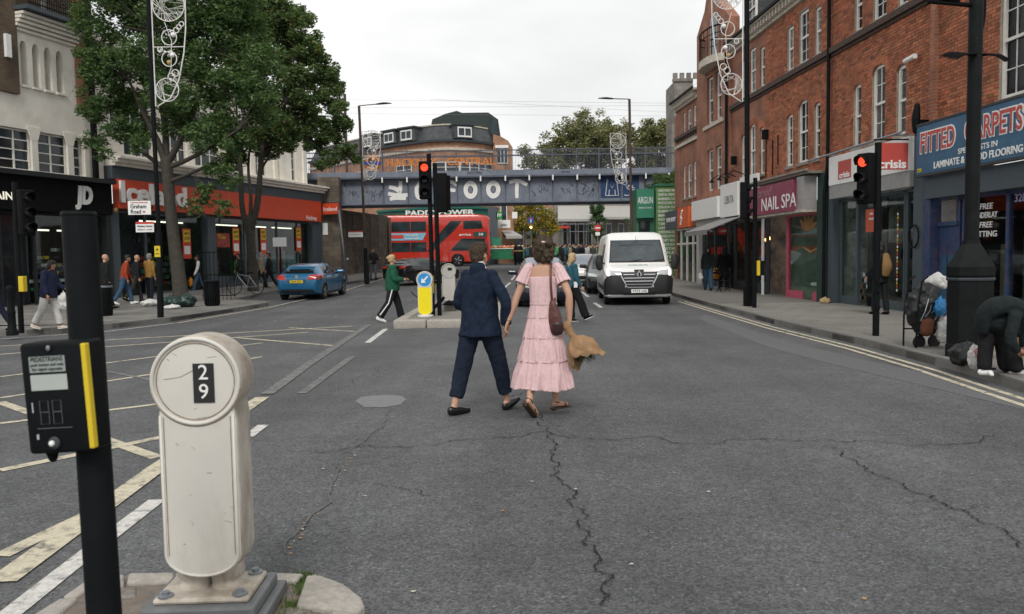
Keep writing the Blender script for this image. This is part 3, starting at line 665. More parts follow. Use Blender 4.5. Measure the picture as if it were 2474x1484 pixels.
M_BLUE = mat('sign_blue', (.045, .13, .22), .5, var=.1, scale=2, dirt=((.03, .06, .1), .4, 3))
M_DBLUE = mat('navy_paint', (.02, .05, .12), .5, var=.2, scale=4, dirt=((.3, .08, .04), .3, 7))
M_SIGNR = mat('sign_red', (.50, .075, .06), .5, var=.06)
TX = -.004
# carpet shop
uq = RU(2266*S2D); zt, zb = 4.42, 3.33
s = box_p('fascia', uq, uE, -.32, -.2, zb, zt, M_BLUE, thC, .01)
box_p('fascia_rim', uq-.02, uE, -.335, -.19, zt+.002, zt+.05, M_WATER, thC); box_p('fascia_rim', uq-.02, uE, -.335, -.19, zb-.05, zb-.002, M_WATER, thC)
M_OUT = M_PRINTW
for txt, sz, uu, zz, fit in [('FITTED', .62, RU(2318*S2D), 4.0, 1.28), ('CARPETS', .62, RU(2455*S2D), 4.03, 1.72)]:
    text(txt, sz, M_OUT, s, (uu, -.326, zz), bold=.06, fit=fit*1.05, extrude=.003); text(txt, sz, M_SIGNR, s, (uu, -.333, zz), bold=.012, fit=fit, extrude=.003)
text('SPECIALISTS IN', .16, M_OUT, s, (RU(2418*S2D), -.326, 3.66), fit=1.25); text('LAMINATE & WOOD FLOORING', .2, M_OUT, s, (RU(2412*S2D), -.326, 3.47), fit=2.85, bold=.025)
text('328', .12, M_YEL, s, (uq+.14, -.326, 3.42))
box_p('shutter_box', uq+.1, uE, -.18, .08, 2.78, 3.27, M_SHOPGREY, thC)
fr = shopfront(thC, RU(2330*S2D), uE, 2.78, M_DBLUE, [0, .04, .36, 1.], door=0, riser=.4)
dr = box_p('door', RU(2282*S2D), RU(2325*S2D), .1, .16, .1, 2.15, M_DBLUE, thC)
mb = MB(); a, b = RU(2288*S2D), RU(2320*S2D)
for x0, x1, z0, z1 in [(a, (a+b)/2-.03, .3, .9), ((a+b)/2+.03, b, .3, .9), (a, (a+b)/2-.03, 1.05, 1.5), ((a+b)/2+.03, b, 1.05, 1.5)]: mb.box(x0, x1, .085, .1, z0, z1)
mb.build('door_panel', mat('blue_panel', (.03, .085, .15), .5), dr); box_p('fanlight', RU(2286*S2D), RU(2322*S2D), .1, .13, 2.25, 2.72, M_GLASSC, thC)
box_p('door_frame', RU(2276*S2D), RU(2330*S2D), .05, .15, 2.152, 2.245, M_DBLUE, thC)
box_p('pier', RU(2262*S2D), RU(2280*S2D), -.1, .3, .1, 3.3, M_DBLUE, thC)
for tx_, z_ in [('FREE', 2.5), ('UNDERLAY', 2.32), ('FREE', 2.12), ('FITTING', 1.93)]: text(tx_, .17, M_PRINTW, fr, (RU(2393*S2D), .105, z_), shear=.15 if tx_ == 'FREE' else 0, fit=.42 if tx_ == 'FREE' else .72)
text('328', .22, mat('pale_blue_print', (.3, .33, .55), .6), fr, (RU(2475*S2D), .105, 2.6))
for k in range(6):
    x = RU(2360*S2D)+k*.42; MB().lathe([(.0, 0), (.13, 0), (.13, 1.6+.2*(k % 3)), (.02, 1.6+.2*(k % 3))], 10, (x, .9+.2*(k % 2), .12)).build('carpet_roll', mat('carpet_%d' % (k % 3), [(.12, .11, .07), (.05, .08, .05), (.15, .12, .1)][k % 3], .9), thC)
# charity shop
a, b = RU(2040*S2D), RU(2238*S2D)
s = box_p('fascia', a, b, -.22, -.1, 3.5, 4.3, M_PRINTW, thS); box_p('fascia_lower', a, b, -.2, -.1, 3.12, 3.498, mat('fascia_grey', (.30, .30, .29), .6, var=.12), thS)
MB().tube([(RU(2012*S2D), -.5, 4.3), (b+.15, -.5, 4.36)], .03, 8).build('sign_bar', M_STEEL, thS)
for u in (a+.2, (a+b)/2, b-.1): MB().tube([(u, -.5, 4.33), (u, -.1, 4.35)], .02, 6).build('sign_bracket', M_STEEL, thS)
c = box_p('logo_panel', RU(2063*S2D), RU(2095*S2D), -.226, -.222, 3.62, 4.12, M_SIGNR, s); text('crisis', .22, M_PRINTW, c, (RU(2079*S2D), -.229, 3.72), fit=.6, bold=.03)
uh = RU(2236*S2D); hs = box_p('hanging_sign', uh-.02, uh+.02, -.98, -.24, 3.52, 4.14, M_SIGNR, thS)
M_ = text('crisis', .28, M_PRINTW, hs, (uh+.026, -.61, 3.64), rot=(math.pi/2, 0, math.pi/2), fit=.66, bold=.03)
MB().tube([(uh, -.05, 4.22), (uh, -1.05, 4.22)], .02, 6).build('hanging_bracket', M_BLACK, thS)
hs.rotation_euler = (0, 0, 0)
fr = shopfront(thS, RU(2042*S2D), RU(2200*S2D), 3.1, M_SHOPGREY, [0, .02, .3, .62, 1.], door=2, riser=.25, back=mat('charity_interior', (.34, .37, .34), .8, var=.6, scale=3), bd=1.4)
pc = box_p('poster', RU(2108*S2D), RU(2136*S2D), .05, .06, 2.12, 2.72, mat('poster_red', (.48, .09, .04), .5), fr); text('hello', .09, M_PRINTW, pc, (RU(2122*S2D), .047, 2.6)); text('donate', .09, M_PRINTW, pc, (RU(2122*S2D), .047, 2.47))
mb = MB()
for i in range(22):
    mb.mi = i % 3; mb.box(RU(2185*S2D), RU(2185*S2D)+.05, .045, .05, .6+i*.09, .66+i*.09)
mb.build('window_sticker', [M_PRINTW, M_SIGNR, M_YEL], fr)
mb = MB()
for k in range(5):
    for j in range(6): mb.mi = (k+j) % 4; x = RU(2055*S2D)+j*.16; mb.box(x, x+.12, .5+.03*k, .7+.03*k, .25+k*.16, .36+k*.16)
mb.build('shoe_rack', [M_PRINTW, M_BLACK, mat('tan_leather', (.25, .15, .07), .6), M_GREY], thS)
mb = MB()
for k in range(9): mb.mi = k % 4; x = RU(2064*S2D)+k*.13; mb.limb([(x, .9, .9), (x, .9, 1.5), (x, .9, 1.8)], [(.05, .16), (.05, .2), (.03, .16)], n=8, sub=2)
mb.build('clothes_rail', [M_GREY, mat('cloth_red', (.3, .05, .04), .9), mat('cloth_beige', (.35, .3, .22), .9), M_BLACKM], thS, smooth=True)
box_p('pier', RU(2027*S2D)+.06, RU(2040*S2D), -.1, .3, .1, 4.3, M_SHOPGREY, thS); box_p('pier', RU(2238*S2D), RU(2262*S2D)-.004, -.1, .3, .1, 4.25, M_SHOPGREY, thS)
fr2 = shopfront(thS, RU(2203*S2D), RU(2236*S2D), 3.1, M_SHOPGREY, [0, .05, .95, 1], riser=.5)
mb = MB(); mb.tube([(RU(2244*S2D)+.26*math.cos(t)*.8, -.14, 1.95+.26*math.sin(t)) for t in np.linspace(0, 6.28, 25)[:-1]], .02, 6, True); mb.build('hoop_sign', M_BLACK, thS)
cm = thing('security_camera', 'white security camera fixed to brick wall beside arched window', 'camera', RFR.w(RU(2230*S2D), -.16, 6.1), RFR.a)
MB().tube([(-.22, 0, 0), (.22, 0, .02)], [.055, .06], 10).build('housing', M_PRINTW, cm, True, sharp=40); MB().tube([(.1, 0, .02), (.1, .16, .1)], .02, 6).build('bracket', M_STEEL, cm)
fl = thing('wall_light', 'dark oval floodlight on the pier end above the carpet sign', 'light', RFR.w(RU(2262*S2D), -.3, 4.62), RFR.a)
MB().limb([(0, 0, -.28), (0, 0, 0), (0, .02, .3)], [(.06, .07), (.1, .09), (.07, .06)]).build('lamp_housing', M_BLACK, fl, True); MB().box(-.03, .03, .05, .3, -.1, -.02).build('bracket', M_BLACK, fl)
# nail bar
M_MAR = mat('maroon_sign', (.23, .035, .075), .45, var=.08, dirt=((.35, .15, .18), .3, 5)); M_PINK = mat('pink_frame', (.50, .09, .14), .5, var=.1)
a, b = RU(1872*S2D), RU(2001*S2D)
s = box_p('fascia', a, b-.55, -.62, -.5, 2.9, 3.85, M_MAR, thN); box_p('fascia_trim', a-.02, b, -.56, -.1, 2.82, 2.896, M_EAVE, thN); box_p('fascia_side', b-.545, b, -.5, -.1, 2.9, 3.9, mat('lightbox_side', (.36, .34, .34), .5), thN)
text('NAIL SPA', .62, M_PRINTW, s, (RU(1944*S2D), -.626, 3.2), fit=2.9, bold=.0); text('Stamod', .42, mat('ghost_print', (.30, .15, .17), .5), s, (RU(1905*S2D), -.626, 3.62), fit=1.5, shear=.3)
mb = MB(); pts = [(a-.05, -.3, 4.02), (b, -.42, 4.05)]; mb.box(a-.1, b+.3, -.5, .02, 3.955, 4.03); mb.box(a-.1, b+.3, -.6, -.5, 4.032, 4.09); mb.build('cornice', M_STONESILL, thN)
box_p('pier', RU(2002*S2D), uCr-.06, -.1, .3, .1, 3.95, mat('dark_green_paint', (.02, .05, .04), .6), thN)
M_NAILIN = mat('salon_interior', (.34, .44, .36), .8, var=.35, scale=1.8)
fr = shopfront(thN, RU(1915*S2D), RU(2005*S2D), 2.85, M_PINK, [0, .03, .97, 1.], riser=0, back=M_NAILIN, bd=1.15)
box_p('stall_riser', RU(1917*S2D), RU(1952*S2D), .1, .16, .1, .35, M_PINK, fr); box_p('stall_riser', RU(1976*S2D), RU(2002*S2D), .1, .16, .1, .35, M_PINK, fr)
box_p('entry_door', RU(1886*S2D), RU(1910*S2D), .5, .56, .1, 2.75, M_GLASS, thN); box_p('mirror', RU(1978*S2D), RU(2000*S2D), 1.08, 1.13, 1.0, 2.3, M_GLASSC, thN)
mb = MB(); sx = RU(1945*S2D); mb.box(sx, sx+.5, .45, .95, .5, .62); mb.box(sx, sx+.5, .9, 1., .62, 1.3); mb.box(sx+.2, sx+.3, .65, .75, .1, .5); mb.build('salon_chair', M_PRINTW, thN, bevel=.04)
mb = MB(); cxn = RU(1962*S2D)          # ochre flower decal on the shop window
for k in range(5):
    aa = .4+k*.5; mb.limb([(cxn, .108, 2.3), (cxn+.45*math.cos(aa), .106, 2.3+.3*math.sin(aa)), (cxn+.8*math.cos(aa), .108, 2.3+.55*math.sin(aa))], [(.03, .003), (.1, .003), (.02, .003)], lat=(-math.sin(aa), 0, math.cos(aa)), n=8)
mb.tube([(cxn-.2, .106, 1.75), (cxn+.3, .106, 1.6), (cxn+1, .106, 1.75)], .035, 6)
mb.build('window_decal', mat('ochre_decal', (.30, .16, .05), .6), fr)
# cafe
a, b = RU(1787*S2D), RU(1868*S2D)
s = box_p('fascia', RU(1779*S2D), RU(1822*S2D), -.35, -.25, 3.05, 4.35, M_WHITE, thF); box_p('fascia', RU(1824*S2D), b-.02, -.3, -.2, 2.9, 4.45, M_WHITE, thF)
text('LEBUTA', .42, mat('grey_print', (.22, .22, .22), .6), s, (RU(1801*S2D), -.356, 3.7), fit=1.1)
mb = MB()
for u in (RU(1782*S2D), RU(1802*S2D), RU(1822*S2D)): mb.tube([(u, -.1, 4.6), (u, -.5, 4.75), (u, -.75, 4.6)], .02, 6); mb.lathe([(.02, .05), (.11, -.08), (.1, -.085)], 10, (u, -.75, 4.55))
mb.build('sign_lamp', M_BLACK, thF)
mb = MB(); mb.add([(a-.5, -.3, 3.0), (b-1.7, -.3, 3.0), (b-1.4, -1.7, 2.5), (a-.9, -1.7, 2.5), (a-.9, -1.7, 2.32), (b-1.4, -1.7, 2.32), (a-.5, -.3, 2.97), (b-1.7, -.3, 2.97), (b-1.4, -1.68, 2.47), (a-.9, -1.68, 2.47)], [(3, 2, 1, 0), (4, 5, 2, 3), (6, 7, 8, 9), (0, 1, 7, 6), (1, 2, 8, 7), (0, 6, 9, 3)])
mb.build('awning', mat('grey_canvas', (.22, .21, .21), .8, var=.15), thF)
fr = shopfront(thF, a, b-.1, 2.85, M_GREY, [0, .04, .42, .72, 1.], door=2, riser=.4, back=mat('cafe_interior', (.14, .10, .075), .8, var=.8, scale=2))
for dx, hz in ((1.3, 2.1), (1.75, 2.15), (2.6, 2.05)):
    MB().ball((a+dx, .9, hz), .06).build('pendant_lamp', mat('warm_bulb', (1, .6, .25), .4, emit=(1, .45, .15), es=6, var=0), thF)
box_p('interior_poster', a+2.2, a+3.1, 1.2, 1.25, 1.0, 1.9, mat('terracotta', (.3, .09, .05), .7), thF)
# blank white sign shop
a, b = RU(1712*S2D), RU(1777*S2D)
box_p('fascia', a, b, -.45, -.25, 3.1, 3.95, M_WHITE, thT); box_p('fascia_lower', a+.1, b, -.25, -.13, 2.75, 3.095, mat('pale_grey', (.42, .41, .38), .6), thT)
fr = shopfront(thT, a+.15, b, 2.75, M_GREY, [0, .06, .5, 1.], riser=.3, depth=.05)
box_p('pier', uTo, a+.14, -.15, .2, .1, 3.1, mat('pale_grey', (.42, .41, .38), .6), thT); box_p('interior_panel', a+1.2, b-.5, .8, .85, 2.1, 2.6, mat('poster_red', (.48, .09, .04), .5), thT)
# end shop
a, b = RU(1647*S2D), RU(1706*S2D)
s = box_p('fascia', a, (a+b)/2+.3, -.5, -.3, 2.85, 3.75, M_SHOPGREY, thE); text('TRAVEL MONEY', .3, M_PRINTW, s, ((a+b)/2-1., -.506, 3.3), fit=1.9)
s = box_p('fascia', (a+b)/2+.304, b, -.5, -.3, 2.85, 3.8, mat('sign_orange', (.62, .11, .025), .5), thE)
mb = MB(); c = ((a+b)/2+b)/2; mb.tube([(c-.15, -.505, 3.0), (c+.05, -.505, 3.3), (c-.1, -.505, 3.35), (c+.15, -.505, 3.65)], .06, 6); mb.build('emblem', M_PRINTW, s)
fr = shopfront(thE, a+.1, b, 2.85, M_WFRAME, [0, .25, .5, .75, 1.], riser=.15, depth=.05, transom=2.1)
# satellite boxes on the walls
for th, px, z in ((thF, 1874, 5.6), (thF, 1797, 5.1)): MB().box(RU(px*S2D)-.1, RU(px*S2D)+.1, -.2, -.02, z, z+.32).build('alarm_box', M_BLACKM, th)
mb = MB()
for px, z0, z1 in ((1871, 4.3, 5.6), (1887, 4.3, 5.5), (1900, 4.6, 5.6)): mb.tube([(RU(px*S2D), -.03, z0), (RU(px*S2D), -.03, z1)], .02, 5)
mb.build('cable', M_BLACKM, thN)
# ================================================================== left-hand shops
def LU(px, py=600): return LFR.hit(px*S2D, py*S2D)[0]
def zL(px, py): return LFR.hit(px*S2D, py*S2D)[1]
M_GLASSB = mat('pale_blue_glass', (.10, .13, .15), .1, var=.3)
M_TEAL = mat('dark_shopfront', (.016, .02, .02), .5, var=.25, scale=3)
def grid_window(th, u0, u1, z0, z1, nc, nr, y=.1, m=None, glass=None):
    mb = MB(); f = .05; mb.box(u0, u0+f, y-.03, y+.05, z0, z1); mb.box(u1-f, u1, y-.03, y+.05, z0, z1); mb.box(u0+f, u1-f, y-.03, y+.05, z1-f, z1); mb.box(u0+f, u1-f, y-.03, y+.05, z0, z0+f)
    for i in range(1, nc): x = u0+(u1-u0)*i/nc; mb.box(x-.025, x+.025, y-.015, y+.045, z0+f, z1-f)
    for j in range(1, nr):
        z = z0+(z1-z0)*j/nr
        for i in range(nc): xa = u0+(u1-u0)*i/nc+.03; xb = u0+(u1-u0)*(i+1)/nc-.03; mb.box(xa, xb, y-.005, y+.04, z-.02, z+.02)
    o = mb.build('window', m or M_WFRAME, th)
    for i in range(nc):
        for j in range(nr):
            xa = u0+(u1-u0)*i/nc; xb = u0+(u1-u0)*(i+1)/nc; za = z0+(z1-z0)*j/nr; zb = z0+(z1-z0)*(j+1)/nr
            MB().box(xa+.03, xb-.03, y+.02, y+.026, za+.025, zb-.025).build('pane', glass or random.choice([M_GLASS, M_GLASS, M_GLASSD]), o, rot=(random.uniform(-.004, .004), 0, 0))
    return o
M_GLASSD = mat('dark_blue_glass', (.03, .045, .055), .08, var=.5, scale=1.)
# ---- trainer shop: cream upper floors over a black front
thJ = thing('shop_building', 'cream rendered building with pointed arches above black trainer shop', 'building', LFR.o, LFR.a)
ua, ub = LU(-260), LU(262)
win = []
for a, b in ((-70, 92), (104, 178), (186, 214)): win.append((LU(a), LU(b), 5.0, 6.5))
arch = [LU(83), LU(112), LU(140), LU(168)]; aw = (arch[1]-arch[0])*.64
holes = win+[(c-aw/2, c+aw/2, 8.1, 9.7) for c in arch]
uw = LU(64); ue = LU(205)
mb = wall_cells(MB(), ua, ub, 4.95, 7.7, win, 0, .4); wall_cells(mb, uw, ue, 7.7, 10.0, holes, 0, .4)
mb.build('wall', M_CREAM, thJ)
for i, (a, b, z0, z1) in enumerate(win): grid_window(thJ, a+.02, b-.02, z0+.02, z1-.02, [4, 2, 1][i], 4, .15)
mb = MB()
for c in arch:                                     # pointed (lancet) heads
    h = aw/2
    for s in (-1, 1):
        pts = [(c+s*h, 9.25)]+[(c+s*h*math.cos(t)**.8, 9.25+.44*math.sin(t)) for t in np.linspace(.1, math.pi/2, 8)]+[(c, 9.702), (c+s*h, 9.702)]
        mb.prism(pts if s > 0 else pts[::-1], -.001, .38)
mb.build('lancet_head', M_CREAM, thJ)
for c in arch:
    g = box_p('window', c-aw/2, c+aw/2, .33, .355, 8.1, 9.7, M_WFRAME, thJ); box_p('pane', c-aw/2+.05, c+aw/2-.05, .31, .33, 8.15, 9.65, M_GLASSB, g); box_p('sill', c-aw/2-.05, c+aw/2+.05, -.08, .2, 8.02, 8.098, M_CREAM, g)
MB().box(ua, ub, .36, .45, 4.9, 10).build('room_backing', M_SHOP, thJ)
mb = MB()
for k in range(5): mb.box(uw-.05, ue+.05, -.1-.1*k, .2, 10.0+.13*k, 10.1+.13*k)
mb.build('moulded_cornice', M_CREAM, thJ); box_p('balcony_floor', uw-.1, ue+.15, -.75, .3, 10.66, 10.8, M_SHOPGREY, thJ)
mb = MB(); z = 10.8
mb.tube([(uw, -.7, z+.9), (ue, -.7, z+.9)], .03, 6); mb.tube([(uw, -.7, z+.12), (ue, -.7, z+.12)], .025, 6); mb.tube([(uw, -.7, z+.3), (ue, -.7, z+.3)], .015, 6)
n = 26
for i in range(n+1):
    x = uw+(ue-uw)*i/n; mb.tube([(x, -.7, z), (x, -.7, z+1.0)], .014, 5); mb.ball((x, -.7, z+1.03), .03, 6, 4)
for i in range(7):
    cx = uw+(ue-uw)*(i+.5)/7; mb.tube([(cx+(.04+.016*t)*math.cos(t), -.7, z+.58+(.04+.016*t)*math.sin(t)) for t in np.linspace(0, 12, 40)], .012, 5)
for x in (uw, ue): mb.tube([(x, -.7, z+.9), (x, .2, z+.9)], .03, 6)
mb.build('balcony_railing', M_BLACK, thJ)
box_p('upper_wall', uw, ue, .05, .4, 10.8, 14, M_BRICKBR, thJ); box_p('balcony_window', uw+1.2, ue-1.2, .0, .046, 10.9, 13.5, M_GLASSC, thJ)
box_p('brick_bay', ua, uw-.004, -.12, .4, 7.71, 14, M_BRICKBR, thJ); box_p('brick_bay', ue+.004, LU(232), -.12, .4, 7.71, 14, M_BRICKM, thJ)
box_p('vent_box', LU(30), LU(42), -.25, -.125, 8.9, 9.7, M_PRINTW, thJ)
for a in (96, 182, 222): x = LU(a); MB().prism([(x-.3, 6.62), (x+.3, 6.62), (x+.22, 6.4), (x+.14, 6.15), (x-.14, 6.15), (x-.22, 6.4)], -.06, 0.).build('corbel', M_CREAM, thJ); box_p('pilaster', x-.13, x+.13, -.05, 0, 5, 6.149, M_CREAM, thJ)
box_p('cornice', ua, ub+.02, -.6, .1, 4.78, 4.95, M_TEAL, thJ); box_p('fascia', ua, ub, -.35, .1, 3.55, 4.775, M_BLACKM, thJ)
text('JD', .92, M_PRINTW, thJ, (LU(194), -.37, LFR.hit(193, 486)[1]+.16), fit=.82, bold=.05, extrude=.04, shear=.12); text('TRAINERS', .38, mat('lit_letters', (.9, .88, .75), .5, emit=(1, .95, .75), es=.5, var=0), thJ, (LU(2), -.37, 4.0), fit=1.9, bold=.02)
fr = shopfront(thJ, ua, LU(250), 3.5, M_TEAL, [0, .25, .45, .62, .8, 1.], door=2, riser=.15, depth=.1, back=mat('trainer_interior', (.02, .022, .024), .7, var=.9, scale=2.5))
box_p('pier', LU(250), ub, -.25, .3, .05, 4.78, M_TEAL, thJ)
mb = MB()
for i in range(60): x = random.uniform(ua+5.5, LU(245)); mb.mi = random.randint(0, 3); zz = random.choice([.6, .9, 1.2, 1.5, 1.8, 2.1]); mb.box(x, x+.2, .9, 1.1, zz, zz+.12)
mb.build('shoe_display', [M_PRINTW, M_GREY, mat('shoe_green', (.05, .2, .1), .6), M_YEL], thJ)
mb = MB(); 
for i in range(5): mb.box(LU(0)+i*.9, LU(0)+i*.9+.5, 1.2, 1.25, 2.9, 2.96)
mb.build('ceiling_light', mat('shop_light', (1, 1, .9), .5, emit=(1, .95, .8), es=1.5, var=0), thJ)
box_p('drainpipe', LU(228), LU(236), -.3, -.13, 5., 14, M_BLACKM, thJ)
# ---- supermarket
thI = thing('supermarket_building', 'cream building with tall metal windows above the red supermarket sign', 'building', LFR.o, LFR.a)
ua, ub = LU(268), LU(782)
upper = []
for a, b in ((300, 352), (372, 432), (452, 512), (530, 590), (648, 674), (708, 716)): upper.append((LU(a), LU(b), 6.25, 8.7))
upper = [(LU(430), LU(482), 6.2, 8.8), (LU(500), LU(560), 6.2, 8.8), (LU(590), LU(622), 6.2, 8.8), (LU(645), LU(673), 6.2, 8.8), (LU(731), LU(742), 6.2, 8.8), (LU(330), LU(400), 6.2, 8.8)]
zt2 = 10.6; ubw = LU(768)
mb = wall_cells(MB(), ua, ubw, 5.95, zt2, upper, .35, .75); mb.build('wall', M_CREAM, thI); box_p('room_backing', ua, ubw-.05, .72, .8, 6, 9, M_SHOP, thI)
for a, b, z0, z1 in upper: grid_window(thI, a+.01, b-.01, z0+.01, z1-.01, 1 if b-a < .9 else 3, 4, .5)
for x in (LU(690), LU(704), LU(760), LU(634), LU(575)): box_p('pilaster', x-.16, x+.16, .24, .349, 5.95, zt2, M_CREAM, thI)
box_p('parapet', ua, ubw+.1, .15, .8, zt2, zt2+.35, M_CREAM, thI)
box_p('side_wall', ubw-.35, ubw, .75, 14, 0, zt2, M_BRICKBR, thI)
mb = MB(); mb.box(ua, ub, -.75, .35, 5.86, 5.95); mb.box(ua, ub, -.6, .35, 5.72, 5.858); mb.box(ua, ub, -.45, .35, 5.58, 5.718); mb.build('cornice', M_CREAM, thI)
box_p('fascia_band', ua, ub, -.3, .3, 5.05, 5.578, M_SHOPGREY, thI)
M_ICE = mat('supermarket_red', (.60, .07, .025), .5, var=.05, scale=2)
s = box_p('fascia', LU(276), LU(772), -.42, -.1, 3.85, 5.045, M_ICE, thI)
text('Iceland', 1.2, M_PRINTW, s, (LU(362), -.47, 4.48), fit=LU(446)-LU(286), bold=.03, extrude=.05)
text('Hackney', .32, M_PRINTW, s, (LU(747), -.43, 4.03), fit=1.15, bold=.015)
uh = LU(775); hs = box_p('hanging_sign', uh-.05, uh+.05, -1.5, -.45, 4.3, 4.95, M_ICE, thI); text('Iceland', .34, M_PRINTW, hs, (uh-.056, -.97, 4.6), rot=(math.pi/2, 0, -math.pi/2), fit=.9)
box_p('bracket', uh-.02, uh+.02, -1.4, -.1, 4.96, 5., M_BLACK, thI)
box_p('end_pier', LU(772)+.01, ub+.9, -.2, .75, .2, 5.05, M_SHOPGREY, thI)
for x0, x1 in ((LU(264), LU(284)), (LU(500), LU(520)), (LU(757), LU(773))): box_p('pier', x0, x1, -.2, .2, 0, 3.85, M_SHOPGREY, thI)
M_ICEIN = mat('supermarket_interior', (.035, .05, .045), .8, var=.8, scale=1.5)
fr = shopfront(thI, LU(284), LU(500), 3.8, M_SHOPGREY, [0, .02, .32, .62, 1.], door=1, riser=.2, depth=.1, back=M_ICEIN)
fr = shopfront(thI, LU(520), LU(757), 3.8, M_SHOPGREY, [0, .02, .3, .63, .86, 1.], riser=.75, depth=.1, back=M_ICEIN)
# posters in the windows
def poster(px, za, zb, w=.55):
    x = LU(px); p = box_p('poster', x-w/2, x+w/2, .03, .05, za, zb, M_ICE, fr)
    y0 = za+(zb-za)*.55; q = box_p('price_panel', x-w/2+.06, x+w/2-.06, .024, .03, y0, zb-.08, M_YEL, p)
    text('£10', (zb-za)*.15, M_PRINTB, q, (x, .02, y0+(zb-za)*.12), fit=w*.6); text('ANY 5', (zb-za)*.13, M_PRINTB, q, (x, .02, y0+(zb-za)*.28), fit=w*.6)
    box_p('product_panel', x-w/2+.08, x+w/2-.08, .024, .03, za+(zb-za)*.15, za+(zb-za)*.42, M_PRINTW, p)
for px, za, zb in ((458, 1.75, 3.15), (578, 1.9, 3.3), (645, 1.95, 3.35), (731, 2.1, 3.5)): poster(px, za, zb)
M_BLUETX = mat('blue_shelf_stock', (.12, .28, .33), .6, var=.8, scale=9); M_STOCK = [M_BLUETX, mat('stock_red', (.35, .06, .04), .6, var=.6, scale=8), mat('stock_green', (.08, .28, .10), .6, var=.6, scale=8), mat('stock_white', (.5, .48, .44), .6, var=.4, scale=8)]
def stock(px0, px1, z1, m): 
    x0, x1 = LU(px0), LU(px1); mb = MB()
    for i in range(max(1, int((x1-x0)/.3))):
        for j in range(int((z1-.9)/.25)): mb.box(x0+i*.3, x0+i*.3+.27, .5, .75, .9+j*.25, .9+j*.25+.22)
    mb.build('stacked_stock', m, thI)
stock(535, 562, 1.9, M_STOCK[3]); stock(590, 606, 1.9, M_STOCK[2]); stock(655, 685, 2.3, M_BLUETX); stock(693, 717, 2.3, M_BLUETX); stock(720, 750, 2.1, M_BLUETX); stock(545, 560, 2.6, M_STOCK[1]); stock(695, 715, 2.9, M_STOCK[1])
b_ = box_p('window_banner', LU(533), LU(565), .09, .098, 2.3, 3., M_STOCK[1], fr); text('The', .3, M_YEL, b_, (LU(545), .085, 2.8), fit=.6)
mb = MB()
for i in range(7): x = LU(290)+i*2.6; mb.box(x, x+1.9, 1.2, 1.32, 3.45, 3.51)
mb.build('ceiling_light', mat('shop_light', (1, 1, .9), .5, emit=(1, .95, .8), es=1.5, var=0), thI)
MB().ball((LU(268), -.4, 3.75), (.1, .08, .11)).build('alarm_box', MATS.get('ochre_decal'), thI, True)
mb = MB()
for i in range(80): x = random.uniform(LU(300), LU(490)); mb.mi = random.randint(0, 3); zz = random.choice([.5, .8, 1.1, 1.4, 1.7]); mb.box(x, x+.25, 1.8, 2.1, zz, zz+.2)
mb.build('shelf_goods', M_STOCK, thI)
# ================================================================== railway bridge
BY = 49.6
br = thing('railway_bridge', 'blue grey iron railway bridge with white bubble graffiti and railings', 'bridge', (0, BY, 0))
def BX(px, py=450): return P(px*S2D, py*S2D, BY).x
def BZ(px, py): return P(px*S2D, py*S2D, BY).z
M_GIRD = mat('girder_blue_grey', (.155, .178, .225), .6, var=.2, scale=1.5, bump=.05, dirt=((.30, .32, .37), .5, 1.6))
M_GIRDD = mat('girder_edge_blue', (.085, .10, .135), .6, var=.25, scale=3, dirt=((.10, .06, .04), .4, 4))
xa, xb = BX(750), BX(1690)
zt, zb = BZ(1230, 430), BZ(1230, 500); zrail = BZ(1230, 378)
web = MB().box(xa, xb, 0, .06, zb+.12, zt-.1).build('girder_web', M_GIRD, br)
MB().box(xa, xb, -.42, .3, zt-.1, zt).build('top_flange', M_GIRDD, br); MB().box(xa, xb, -.38, .3, zb+.06, zb+.118).build('bottom_flange', M_GIRDD, br)
MB().box(xa, xb, -.2, .2, zb-.08, zb+.055).build('bottom_plate', M_GIRDD, br)
MB().box(xa, xb, -.30, -.05, zt+.004, zt+.33).build('parapet_plate', M_GIRD, br)
MB().box(xa, xb, .1, 7.5, zt-.45, zt-.15).build('deck', M_BLACKM, br); MB().box(xa, xb, 7.3, 7.5, zt-.5, zt).build('far_girder', M_GIRDD, br)
cols = [819, 936, 996, 1053, 1116, 1174, 1234, 1292, 1349, 1408, 1462, 1516, 1574, 1630]
st = None
for px in cols:
    x = BX(px); pr = [(-.0, zb+.13), (-.26, zb+.13), (-.10, zb+.35), (-.09, zt-.55), (-.16, zt-.42), (-.36, zt-.3), (-.36, zt-.11), (0, zt-.11)]
    if st is None: st = MB().prism([(p[0], p[1]) for p in pr][::-1], -.02, .02, 'x').mesh('stiffener', M_GIRDD)
    link('stiffener', st, br, (x, 0, 0))
rv = MB().ball((0, 0, 0), (.02, .015, .02), 6, 4).mesh('rivet', M_GIRDD)
cap = MB().box(-.045, .045, -.46, -.43, zt-.34, zt-.02).mesh('bracket_plate', M_PRINTW)
for px in cols: link('bracket_plate', cap, br, (BX(px), 0, 0))
# railing
zr0 = zt+.34
MB().box(xa, xb, -.2, -.14, zr0+1.18, zr0+1.24).build('handrail', M_GIRDD, br); MB().box(xa, xb, -.24, -.14, zr0+.84, zr0+.92).build('midrail', M_GIRDD, br)
bar = MB().box(-.011, .011, -.19, -.165, zr0-.02, zr0+1.2).mesh('baluster', M_GIRDD)
x = xa+.06; n = 0; rest = MB()
while x < xb:
    if n < 280: link('baluster', bar, br, (x, 0, 0))
    x += .092; n += 1
post = MB().box(-.035, .035, -.25, -.13, zr0-.3, zr0+1.28).mesh('railing_post', M_GIRDD)
for px in cols: link('railing_post', post, br, (BX(px), 0, 0))
